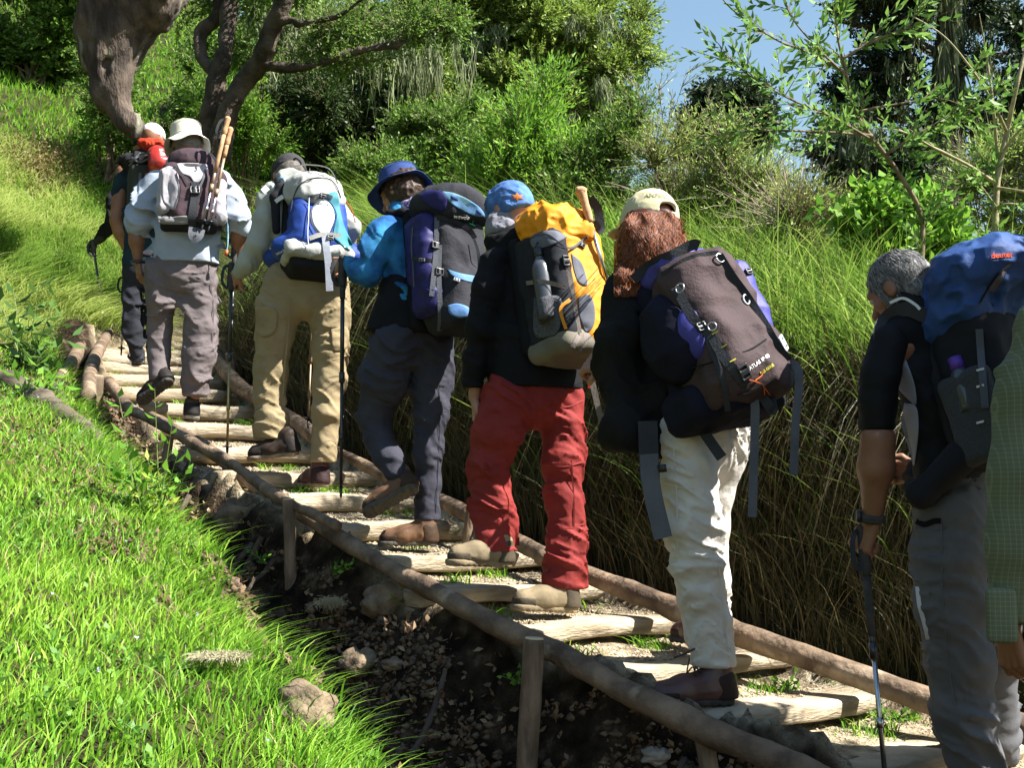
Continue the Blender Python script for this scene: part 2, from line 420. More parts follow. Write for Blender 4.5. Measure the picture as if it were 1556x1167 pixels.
gt = lines((-300, -30, 15), (-30, -6, .8), (-6, -1.9, .12), (-1.9, 1.7, .03), (1.7, 6, .12), (6, 30, .8), (30, 300, 15))
SS, TT = np.meshgrid(gs, gt, indexing='ij')
GX = A0[0]+PU[0]*SS+PR[0]*TT; GY = A0[1]+PU[1]*SS+PR[1]*TT; GZ = H(GX, GY)
ns, ntt = SS.shape; k, j = np.meshgrid(np.arange(ns-1), np.arange(ntt-1), indexing='ij')
GQ = np.stack([k*ntt+j, k*ntt+j+1, (k+1)*ntt+j+1, (k+1)*ntt+j], -1).reshape(-1, 4)
gq = TT-tcen(SS); gte = np.interp(SS, TE_S, TE_T)
dirt = 1-np.maximum(sstep(0, .12, -gq-gte+.05), sstep(.52, .72, gq)); dirt = np.where(SS > 6.3, dirt*(1-sstep(6.3, 6.9, SS)), dirt)
mg = bpy.data.materials.new('ground'); mg.use_nodes = True; N = mg.node_tree.nodes; L = mg.node_tree.links; b = N['Principled BSDF']
b.inputs['Roughness'].default_value = .95; b.inputs['Specular IOR Level'].default_value = .1
tcn = N.new('ShaderNodeTexCoord')
def nz(sc, det=6):
    n = N.new('ShaderNodeTexNoise'); n.inputs['Scale'].default_value = sc; n.inputs['Detail'].default_value = det; L.new(tcn.outputs['Object'], n.inputs['Vector']); return n
def rp(src, stops):
    r = N.new('ShaderNodeValToRGB'); el = r.color_ramp.elements
    while len(el) < len(stops): el.new(.5)
    for e_, (p_, c_) in zip(el, stops): e_.position = p_; e_.color = (*c_, 1)
    L.new(src, r.inputs[0]); return r
soil = rp(nz(12, 8).outputs['Fac'], [(.32, (.12, .088, .055)), (.5, (.33, .265, .17)), (.66, (.52, .44, .31))])
shaded_turf = rp(nz(6).outputs['Fac'], [(.35, (.020, .017, .009)), (.52, (.05, .052, .016)), (.72, (.09, .095, .028))])  # ground under the grass, darkened to carry the right bank's shade
ditch = rp(nz(11, 8).outputs['Fac'], [(.38, (.010, .007, .004)), (.56, (.036, .024, .014)), (.70, (.13, .095, .06))])  # ditch soil, with the shade down there put into its tones
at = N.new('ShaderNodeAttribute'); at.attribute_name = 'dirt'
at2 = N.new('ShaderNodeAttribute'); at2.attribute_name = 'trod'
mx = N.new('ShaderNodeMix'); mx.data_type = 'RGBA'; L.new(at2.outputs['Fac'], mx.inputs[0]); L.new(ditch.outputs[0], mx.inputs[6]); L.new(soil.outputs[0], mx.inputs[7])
m2 = N.new('ShaderNodeMix'); m2.data_type = 'RGBA'; L.new(at.outputs['Fac'], m2.inputs[0]); L.new(shaded_turf.outputs[0], m2.inputs[6]); L.new(mx.outputs[2], m2.inputs[7]); L.new(m2.outputs[2], b.inputs['Base Color'])
bm = N.new('ShaderNodeBump'); bm.inputs['Strength'].default_value = 1.0; bm.inputs['Distance'].default_value = .03; L.new(nz(70, 8).outputs['Fac'], bm.inputs['Height']); L.new(bm.outputs[0], b.inputs['Normal'])
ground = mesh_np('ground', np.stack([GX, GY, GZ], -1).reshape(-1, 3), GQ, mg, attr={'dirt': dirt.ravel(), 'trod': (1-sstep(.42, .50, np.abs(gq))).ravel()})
tag(ground, kind='structure')
# ================================================================ stairs
M_LOG = mat('weathered_timber', (.50, .42, .30), (.26, .205, .135), 5, .9, .9, 26, .010, stretch=(1, 1, 5), wear=(.17, .13, .085, 2.2, .60), det=8)
M_RAIL = mat('rail_wood', (.22, .155, .10), (.075, .05, .033), 9, .8, 1.0, 30, .012, wear=(.34, .26, .18, 7, .60), det=9)
M_POST = mat('post_wood', (.24, .17, .11), (.10, .07, .045), 9, .8, .9, 34, .010, det=8, stretch=(2.5, 2.5, .8))
M_CUT = mat('sawn_end', (.62, .50, .34), (.45, .34, .21), 25, .8, .3)
def squared_log(name, s, q0, q1, rz, ry, rnd, seed, drop=.012, skew=0.0):
    n = 40; P = []; m = 20; d = .0
    an = np.arange(m)*2*PI/m; cx_ = np.sign(np.cos(an))*np.abs(np.cos(an))**rnd; cz_ = np.sign(np.sin(an))*np.abs(np.sin(an))**rnd
    c0 = tcen(s)
    for i in range(n+1):
        f = i/n; t = c0+q0+(q1-q0)*f; e = min(1, min(f, 1-f)*14+.0); sh = (1-(1-e)**3)*.10+.90
        sp = s+skew*(f-.5)+.012*math.sin(f*5+seed)
        c = PL(sp, t); c[2] = plane_z(s)-rz-drop+.006*math.sin(f*7+seed*2)
        P.append(c+np.outer(cx_*ry*sh, PU)+np.outer(cz_*rz*sh, [0, 0, 1]))
    P = np.array(P); q = P.reshape(-1, 3); ctr = P.mean(1, keepdims=True); dr = (P-ctr).reshape(-1, 3); dr /= np.linalg.norm(dr, axis=1)[:, None]
    qq = np.stack([q@PR*2.2, q@PU*14, q[:, 2]*14], -1)
    q = q+dr*((fbm(qq+seed*7, 4, seed)-.5)*.022)[:, None]+dr*((fbm(qq*np.array([6, 3, 3])+seed, 2, seed+3)-.5)*.010)[:, None]
    kk, jj = np.meshgrid(np.arange(n), np.arange(m), indexing='ij'); j2 = (jj+1) % m
    Q = np.stack([kk*m+jj, kk*m+j2, (kk+1)*m+j2, (kk+1)*m+jj], -1).reshape(-1, 4)
    V = np.concatenate([q, [P[0].mean(0)], [P[-1].mean(0)]]); r = np.arange(m); e0 = len(q)
    T = np.concatenate([np.stack([np.full(m, e0), (r+1) % m, r], -1), np.stack([np.full(m, e0+1), n*m+r, n*m+(r+1) % m], -1)])
    return mesh_np(name, V, Q, M_LOG, None, True, PL(s, c0), Ft=T)
LOG_LAB = ['lowest broad timber step at the bottom edge, beside the walking pole tip', 'broad pale timber step below the grey trousered hiker at bottom right',
 'flat timber step with the maroon boot of the white trousered hiker on it', 'timber step just above the maroon boot, half in shadow', 'timber step carrying the front tan boot of the red trousered hiker',
 'timber step one above the front tan boot', 'timber step under the lifted left tan boot of the red trousered hiker', 'timber step that the standing brown boot of the blue hatted hiker is on',
 'rounded log step just below the lifted brown boot', 'rounded log step under the maroon boot of the khaki trousered hiker', 'half shaded log step behind the maroon boot of the khaki trousered hiker',
 'log step beside the dark lifted boot of the khaki trousered hiker', 'log step right below the black shoe of the hiker in the white bucket hat', 'narrow log step level with the black shoe of the hiker in the white bucket hat',
 'narrow far log step under the lifted boot of the hiker in the white bucket hat', 'far log step just below the shoes of the leading hikers', 'topmost log step at the feet of the leading hikers']
for i, s_ in enumerate(LOG_S):
    near = s_ < 1.8
    o = squared_log('step_log', s_, -.46 if i % 2 else -.41, .40 if i % 3 else .46, .034 if near else .045, .118 if near else .062, .38 if near else .75, i+1, skew=random.uniform(-.05, .05))
    tag(o, LOG_LAB[i], 'log step', 'log steps of the trail stairs')
def rail(name, pts, rad, label, cat, off=.06, mt=M_RAIL, group=None, jit=.008, ends=True, seed=1, cutmat=None):
    P = np.array([on_plane(x, y, o if o is not None else off) for x, y, o in [(p+(None,))[:3] for p in pts]])
    mb = MB(); mb.tube(P, rad, n=14, jit=jit, seed=seed, res=9)
    V = np.concatenate(mb.V); return tag(mb.build(name, mt, None, loc=P[0]), label, cat, group)
G_R = 'log rails edging the trail stairs'
rail('log_rail', [(1760, 1190), (1556, 1108), (1420, 1068), (1300, 1025), (1120, 963), (1000, 915), (880, 868), (820, 845)], [.047, .047, .045, .045, .043, .04, .038, .034], 'long thick log rail along the right side, behind the white trousers', 'log rail', .09, group=G_R, seed=3)
rail('log_rail', [(835, 850), (740, 797), (680, 766), (610, 735), (555, 708), (500, 680)], [.036, .036, .034, .032, .03, .028], 'slimmer log rail between the dark trousered and the red trousered hiker', 'log rail', .08, group=G_R, seed=8)
rail('log_rail', [(480, 664), (455, 645), (420, 622), (388, 602), (365, 588), (340, 560), (325, 535), (318, 512)], [.045, .045, .043, .05, .05, .05, .05, .048], 'bent knotty rail right of the hiker in the white bucket hat', 'log rail', .08, group=G_R, seed=5)
rail('log_rail', [(1330, 1230), (1200, 1163), (1050, 1100), (940, 1045), (860, 1000), (780, 962), (700, 922), (600, 868), (540, 832), (480, 796), (440, 770)], [.040, .041, .041, .040, .040, .039, .038, .036, .034, .031, .028], 'long dark log rail running down the left side of the stairs to the bottom edge', 'log rail', .05, group=G_R, seed=2, jit=.012)
rail('log_rail', [(455, 790), (400, 748), (350, 708), (300, 672), (262, 650), (230, 632)], [.028, .036, .036, .034, .03, .028], 'shaded lower log rail under the curved branch rail on the left', 'log rail', -.02, group=G_R, seed=12)
rail('branch_rail', [(514, 800), (480, 783), (440, 765), (400, 740), (366, 714), (338, 695), (305, 680), (262, 655), (222, 634), (195, 620), (180, 600), (165, 582)], [.020, .024, .024, .024, .025, .028, .026, .027, .027, .03, .034, .036], 'thin curved branch rail crossing the left side of the middle steps', 'branch rail', .12, group=G_R, seed=6, jit=.010)
rail('log_rail', [(134, 606), (137, 570), (146, 540), (158, 518), (166, 505)], [.042, .042, .04, .036, .03], 'upper left rail of peeling pale log above its stake', 'log rail', .16, group=G_R, seed=9)
rail('log_rail', [(88, 576), (104, 558), (118, 535), (127, 512), (132, 498)], [.034, .038, .045, .04, .034], 'outermost peeling log lying left of the upper left rail', 'log rail', .12, group=G_R, seed=14)
def post(x0, y0, x1, y1, r, label, off=0., topcol=True):
    a = on_plane(x1, y1, off); Y = a[1]; b_ = W(x0, y0, Y); root = empty('rail_post', a, label, 'stake', 'stakes holding the rails')
    d = (a-b_); mb = MB(); mb.tube([b_, b_+d*.5, b_+d*(max(b_[2]-gz(b_[0], b_[1])+.12, .2)/abs(d[2]))], [r*.96, r, r*1.02], n=16, jit=.005, seed=x0, res=8, cap=True); mb.build('stake', M_POST, root)
    m2_ = MB(); u = -d/np.linalg.norm(d); m2_.tube([b_+u*.001, b_+u*.006], [r*.93, r*.85], n=16); m2_.build('sawn_top', M_CUT, root)
post(812, 972, 806, 1075, .034, 'round stake with flat sawn top in front of the long left rail', -.1)
post(1066, 1098, 1080, 1185, .030, 'leaning stake at the left rail near the bottom edge', -.1)
post(439, 760, 441, 850, .026, 'thin upright stake beside the end of the curved branch rail', -.1)
post(716, 766, 709, 820, .020, 'short pale stake outside the right rail between two hikers', .0)
post(143, 572, 138, 645, .058, 'thick shadowed stake at the upper left rail', -.1)
post(338, 516, 340, 545, .032, 'small stake right of the bent far rail, leftmost of two', .05)
post(349, 538, 352, 565, .034, 'small stake right of the bent far rail, rightmost of two', .05)
post(258, 664, 252, 700, .022, 'short stake under the branch rail below the black shoe', -.05)
# ================================================================ people: shared builders
Z = np.array([0, 0, 1.0])
def nrm(v): v = np.asarray(v, float); return v/np.linalg.norm(v)
def frame(f, u=Z):
    f = nrm(f); l = nrm(np.cross(f, u)); u2 = np.cross(l, f); return np.stack([l, f, u2], 1)       # columns: right, forward, up
class PX:
    def __init__(s, Y, a=35):
        s.Y = Y; s.s = Y/FPX; a = math.radians(a); s.f = np.array([-math.sin(a), math.cos(a), 0]); s.r = np.array([math.cos(a), math.sin(a), 0])
    def w(s, base, r=0, f=0, z=0): return np.asarray(base)+s.r*r+s.f*f+Z*z
    def pack(s, lean=.2, roll=0.0):
        """columns: right, outward from the back, up"""
        up = nrm(Z+s.f*lean+s.r*roll); o = nrm(-s.f+up*(s.f@up)); l = np.cross(up, o)*-1 if np.cross(up, o)@s.r < 0 else np.cross(up, o)
        return np.stack([l, o, up], 1)
    def torso(s, L, sy=.62):
        return s.chain([(a, b, c, d*.95) for a, b, c, d in L], sy, s.f)
    def p(s, x, y, dy=0): return W(x, y, s.Y+dy*s.s)
    def chain(s, L, sy=1, ax=(0, 1, 0)):
        out = []
        for a, b in zip(L[:-1], L[1:]): out.append(cap(s.p(*a[:3]), s.p(*b[:3]), a[3]*s.s*.91-.005, b[3]*s.s*.91-.005, sy, ax))
        return out
SKIN = cloth('skin', (.36, .19, .12), (.29, .145, .088), scale=14, rough=.5, bump=.15, bscale=90, bd=.002, spec=.35, weave=0)
SKIN2 = cloth('skin_tanned', (.24, .115, .065), (.19, .085, .046), scale=14, rough=.5, bump=.15, bscale=90, bd=.002, spec=.35, weave=0)
EYE = mat('eye', (.35, .32, .30), rough=.2, bump=0); IRIS = mat('iris', (.06, .035, .02), rough=.2, bump=0)
BLACK = cloth('black_cloth', (.008, .008, .009), (.005, .005, .006), sheen=0)
WEB = cloth('webbing', (.035, .038, .043), (.022, .024, .027), bscale=120, rough=.7)
WEBG = cloth('grey_webbing', (.10, .105, .12), (.07, .075, .085), bscale=120, rough=.7)
PLAST = mat('buckle_plastic', (.018, .019, .021), rough=.35, bump=.05, spec=.5)
PLASTL = mat('pale_plastic', (.5, .52, .56), rough=.35, bump=.05, spec=.5)
STEEL = mat('pole_metal', (.55, .56, .58), rough=.28, bump=0, metal=1)
DARKM = mat('dark_pole_paint', (.022, .022, .026), rough=.3, bump=0, spec=.6)
RUBBER = mat('rubber', (.03, .028, .027), (.055, .05, .045), 30, .8, .5, 60, .003)
CORK = mat('cork', (.48, .29, .15), (.36, .20, .10), 60, .8, .4, 90, .002)
def cuffs(A, *L):
    """flat cut at the bottom of each trouser leg: (x, y, dy, r) of the cuff"""
    return [neg(bx(A.p(x, y, dy)-Z*.15, (r*A.s*1.6, r*A.s*1.6, .15), .003)) for x, y, dy, r in L]
def stitch(root, o, A, lines, w=.004, m=None, name='seam', off=.002):
    bt = bvh_of(o)
    for q in lines: mb = MB(); drape(mb, bt, q, w, A.Y, off, .0012); mb.build(name, m or o.data.materials[0], root)
def head_prims(c, f, u=Z, k=1.0, nose=True):
    M = frame(f, u); l, f, u = M[:, 0], M[:, 1], M[:, 2]
    P = [ell(c+u*.015*k-f*.008*k, (.075*k, .095*k, .098*k), M), ell(c+f*.028*k-u*.06*k, (.055*k, .058*k, .055*k), M), cap(c+f*.06*k-u*.095*k, c+f*.068*k-u*.09*k, .020*k)]
    P += [cap(c+f*.086*k-u*.005*k, c+f*.104*k-u*.035*k, .009*k, .013*k), cap(c+f*.079*k+u*.018*k-l*.03*k, c+f*.079*k+u*.018*k+l*.03*k, .012*k)]
    P += [cap(c+f*.083*k-u*.063*k-l*.018*k, c+f*.083*k-u*.063*k+l*.018*k, .007*k)]
    for sd in (-1, 1): P += [ell(c+l*sd*.077*k-u*.012*k-f*.008*k, (.010*k, .019*k, .032*k), M), cap(c+l*sd*.045*k+f*.062*k-u*.03*k, c+l*sd*.05*k+f*.045*k-u*.035*k, .016*k)]
    P += [neg(ell(c+l*sd*.03*k+f*.095*k+u*.0*k, (.016*k, .014*k, .011*k), M)) for sd in (-1, 1)]
    return P
def eyes(root, c, f, u=Z, k=1.0):
    M = frame(f, u); l, f, u = M[:, 0], M[:, 1], M[:, 2]
    for sd in (-1, 1):
        e = c+l*sd*.03*k+f*.076*k+u*.0; V, Q = sdf_mesh([ell(e, (.0100, .0100, .0100))], .004, .01); o = mesh_np('eye', V, Q, EYE, root)
        V, Q = sdf_mesh([ell(e+f*.006, (.0062, .0062, .0062))], .002, .01); c2 = mesh_np('iris', V, Q, IRIS, o, loc=root['_o']); c2.location = (0, 0, 0)
def hand_prims(w, d, n, side=1, curl=(.9, .9, .9, .9), k=1.0, thumb=.35, spread=.25):
    """w wrist, d direction of the fingers, n way the palm faces, side: thumb on the +/- cross(d, n) side"""
    d = nrm(d); n = nrm(np.asarray(n)-d*(np.asarray(n)@d)); a = np.cross(d, n)*side; P = []
    L = (.068, .076, .070, .054)
    for i in range(4):
        x = (.029-.0195*i)*k; kn = w+d*(.086-.004*abs(i-1))*k+a*x-n*.004
        P.append(cap(w+d*.008*k+a*x*.55, kn, .0135*k, .0115*k)); ang = 0; p = kn; dd = d+a*(x/k)*spread*4
        for j, fr in enumerate((.45, .30, .25)):
            ang += curl[i]*(1.0, 1.05, .75)[j]; v = nrm(dd)*math.cos(ang)+n*math.sin(ang); q = p+v*L[i]*fr*k
            P.append(cap(p, q, (.0098-.0008*j)*k, (.0090-.0010*j)*k)); p = q
    b = w+d*.022*k+a*.022*k+n*.004; v = nrm(d*.75+a*.65+n*thumb); q = b+v*.042*k; P.append(cap(b, q, .0155*k, .0115*k))
    v2 = nrm(d*.8+a*.05+n*(thumb+.5)); q2 = q+v2*.030*k; P.append(cap(q, q2, .0110*k, .0098*k)); v3 = nrm(d*.6-a*.25+n*(thumb+.6)); P.append(cap(q2, q2+v3*.020*k, .0098*k, .0078*k))
    return P
def hand_mesh(el, w, d, n, side=1, curl=(.9, .9, .9, .9), k=1.0, thumb=.35, r_el=.042, mid=None):
    """forearm from the elbow to the wrist and the hand, one skin surface"""
    h = hand_prims(w, d, n, side, curl, k, thumb)
    V1, Q1 = sdf_mesh(h[:]+[cap(w-nrm(w-el)*.03, w+nrm(d)*.01, .025*k, .021*k, .8, nrm(n))], .0034, .006)
    m = el+(w-el)*.35 if mid is None else mid
    V2, Q2 = sdf_mesh([cap(el, m, r_el*k, r_el*k*1.02), cap(m, w, r_el*k*1.02, .0255*k, .92, nrm(n))], .008, .02)
    return [(V1, Q1), (V2, Q2)]
def make_body(root, A, J, mat_, hd, hands, res=.016):
    """one skin mesh: head and neck, trunk, arms, legs and hands"""
    c, f, u, k = hd; Hp = head_prims(c, f, u, k)
    Hp.append(cap(c-nrm(u)*.06-nrm(f)*.02, J['N']-Z*.03, .054, .060))
    Vh, Qh = sdf_mesh(Hp, .0062, .014)
    T = [cap(J['N']-Z*.09, J['P'], .08, .10, .7, A.f), cap(J['N']-Z*.09-A.r*.09, J['N']-Z*.09+A.r*.09, .045), cap(J['N']-Z*.06, J['N']+Z*.01, .07, .05)]
    for sd in 'LR':
        if 'sh'+sd in J: T += [cap(J['sh'+sd]-Z*.02, J['el'+sd], .034, .032)]
        L = J['leg'+sd]
        for a, b in zip(L[:-1], L[1:]): T.append(cap(a, b, .042, .036))
    V, Q = sdf_mesh(T, res, .05); ex = [(Vh, Qh)]
    for h in hands: ex += h
    for V2, Q2 in ex: Q = np.concatenate([Q, Q2+len(V)]); V = np.concatenate([V, V2])
    o = mesh_np('body', V, Q, mat_, root); eyes(root, c, f, u, k); return o
def boot(root, heel, d, up=Z, L=.285, m1=None, m2=None, shaft=.13, label=None, lace=None, k=1.0):
    M = frame(d, up); l, f, u = M[:, 0], M[:, 1], M[:, 2]; q = L/.285*k
    P = [cap(heel+f*.055*q+u*.06, heel+f*.045*q+u*shaft, .038*k, .039*k), cap(heel+f*.045*q+u*.05, heel+f*.15*q+u*.05, .043*k, .042*k), cap(heel+f*.10*q+u*.075, heel+f*.06*q+u*.095, .028*k, .034*k), cap(heel+f*.15*q+u*.045, heel+f*.222*q+u*.038, .044*k, .038*k, 1), plane(heel+u*.018, -u)]
    o = sdf('boot', P, root, m1, .0065, .022, lambda p: -.0035*(1-np.abs(2*noise3(p*np.array([30, 30, 45.])+3, 1)-1)))
    if label: o['label'] = label
    pm = mat(m1.name+'_panel', tuple(c*.25 for c in m1.node_tree.nodes['Color Ramp'].color_ramp.elements[1].color[:3]), rough=.7, bump=.3)
    hp = [cap(heel+f*.040*q+u*.035, heel+f*.048*q+u*.075, .0500*k, .0490*k), plane(heel+f*.068*q, f), plane(heel+u*.02, -u)]
    V, Q = sdf_mesh(hp, .006, .01, None, .003); mesh_np('heel_counter', V, Q, pm, o, loc=root['_o'])
    tp = [cap(heel+f*.15*q+u*.042, heel+f*.223*q+u*.037, .0485*k, .0425*k), plane(heel+f*.185*q, -f), plane(heel+u*.02, -u), plane(heel+u*.052, u)]
    V, Q = sdf_mesh(tp, .006, .01, None, .003); mesh_np('toe_cap', V, Q, pm, o, loc=root['_o'])
    mb = MB(); cl = heel+f*.045*q+u*(shaft+.012); mb.tube([cl+(f*math.cos(t)*.030+l*math.sin(t)*.031)*k for t in np.linspace(0, 2*PI, 17)], .009, n=8, cap=False); mb.build('padded_collar', pm, o, loc=root['_o'])
    S = [cap(heel+f*.045*q+u*.016, heel+f*.11*q+u*.016, .043*k, .036*k), cap(heel+f*.11*q+u*.016, heel+f*.225*q+u*.018, .036*k, .047*k), plane(heel+u*.026, u), plane(heel, -u)]
    S += [neg(bx(heel+f*(x*q), (.06, .004, .007), .001, M)) for x in (.035, .06, .085, .105, .125, .15, .175, .2, .225)]
    V, Q = sdf_mesh(S, .006, .01, None, .002); so = mesh_np('sole', V, Q, m2, o, loc=root['_o'])
    mb = MB()
    for i in range(4):
        b = heel+f*(.085+.025*i)*q+u*(shaft*.93-.016*i-.018); w = .026
        mb.tube([b-l*w, b+u*.012+f*.010, b+l*w], .0032, n=6, res=3)
    mb.tube([heel+f*.082*q+u*(shaft+.0)-l*w, heel+f*.092*q+u*(shaft+.008), heel+f*.082*q+u*shaft+l*w], .003, n=6, res=3)
    lc = mb.build('laces', lace or WEB, o, loc=root['_o']); return o
def pole(root_pt, top, tip, name, label, group='trekking poles', grip=None, shaft=None, low=None, gl=.13, strap=True, basket=True, grip2=0, r=.0085, split=.5, strap_side=None):
    """walking pole: grip at top, tip at the ground"""
    root = empty(name, tip, label, 'walking pole', group); d = nrm(tip-top); Lg = np.linalg.norm(tip-top); g = grip or RUBBER
    mb = MB(); mb.tube([top-d*.012, top, top+d*.02, top+d*.05, top+d*.08, top+d*gl], [.012, .019, .017, .0145, .0165, .0135], n=14, res=4)
    if grip2: mb.tube([top+d*gl, top+d*(gl+grip2)], [.0125, .0125], n=12, res=3)
    mb.build('grip', g, root); mb = MB(); a = top+d*(gl+grip2*.9); mpt = top+d*Lg*split; mb.tube([a, mpt], r, n=12); mb.tube([mpt-d*.02, mpt+d*.025], r*1.35, n=12); mb.build('upper_shaft', shaft or DARKM, root)
    mb = MB(); mb.tube([mpt, tip-d*.05], [r*.82, r*.75], n=12); mb.tube([mpt+(tip-mpt)*.5-d*.015, mpt+(tip-mpt)*.5+d*.015], r*1.15, n=12); mb.build('lower_shaft', low or STEEL, root)
    mb = MB(); mb.tube([tip-d*.055, tip-d*.012, tip], [.0075, .006, .003], n=8)
    if basket: mb.tube([tip-d*.062, tip-d*.058], [.026, .024], n=16)
    mb.build('basket', PLAST, root)
    if strap:
        sd = np.array(strap_side if strap_side is not None else (-.8, -.5, 0)); q = [top+d*.005, top+sd*.04+d*.02, top+sd*.05+d*.09, top+sd*.02+d*.12, top+d*.02+sd*.012]; qs, _ = spline(np.array(q), None, 7); mb = MB(); ribbon(mb, qs, .015); mb.build('strap', WEB, root)
    return root
def buckle(root, bv, x, y, w, h, ang, Y, mt=None, name='buckle', lift=.006, bars=True):
    p, n = hit(bv, x, y, lift, Y); n = nrm(n); a = math.radians(ang); dx = nrm(np.array([math.cos(a), 0, math.sin(a)])); dx = nrm(dx-n*(dx@n)); dyv = np.cross(n, dx); M = np.stack([dx, dyv, n], 1)
    P = [bx(p, (w/2, h/2, .005), .003, M)]
    P += [neg(bx(p+n*.006+dyv*h*q, (w*.33, h*.07, .008), .001, M)) for q in (-.25, .25)]
    V, Q = sdf_mesh(P, min(w, h)/12, .002, None, .001); return mesh_np(name, V, Q, mt or PLAST, root)
def ring(root, bv, x, y, R_, Y, r=.003, name='ring', mt=None, sq=1.0):
    p, n = hit(bv, x, y, .010, Y); n = nrm(n); a = nrm(np.cross(n, Z)); b = np.cross(n, a); an = np.linspace(0, 2*PI, 25); mb = MB()
    mb.tube([p+a*math.cos(t)*R_*sq+b*math.sin(t)*R_ for t in an], r, n=6); return mb.build(name, mt or STEEL, root)
def writing(root, bv, txt, x, y, size, ang, Y, mt, name='lettering', off=.004, th=.0006, obl=0):
    """raised or printed letters laid on the surface found at a point"""
    p, n = hit(bv, x, y, off, Y)
    if p is None: return
    n = nrm(n); a = math.radians(ang); toc = nrm(-p); n = nrm(n+toc*1.2)
    rgt = np.array([math.cos(a), 0, math.sin(a)]); rgt = nrm(rgt-n*(rgt@n)); upv = np.cross(n, rgt)
    cu = bpy.data.curves.new(name, 'FONT'); cu.body = txt; cu.size = size; cu.extrude = th; cu.align_x = 'CENTER'; cu.align_y = 'CENTER'; cu.shear = obl; cu.space_character = .98; cu.offset = size*.012
    t = bpy.data.objects.new(name, cu); dg = bpy.context.evaluated_depsgraph_get(); COL.objects.link(t); bpy.context.view_layer.update()
    me = bpy.data.meshes.new_from_object(t.evaluated_get(bpy.context.evaluated_depsgraph_get())); COL.objects.unlink(t); bpy.data.objects.remove(t)
    me.materials.clear(); me.materials.append(mt)
    for v in me.vertices:
        q = p+rgt*v.co.x+upv*v.co.y; r = bv.ray_cast(Vector(q+n*.05), Vector(-n), .09)
        b_ = np.array(r[0])+n*off*.5 if r[0] is not None else q
        b_ = b_+n*(v.co.z); v.co = Vector(b_-np.array(root['_o']))
    me.update(); o = bpy.data.objects.new(name, me); COL.objects.link(o); o.parent = root; return o
def foldy(amp, sc=9, seed=0):
    def w(q):
        a = noise3(q*sc+seed, 5); b = noise3(q*sc*2.3+seed, 6); return -amp*((1-np.abs(2*a-1))**2+.5*(1-np.abs(2*b-1))**2)+amp*.5
    return w
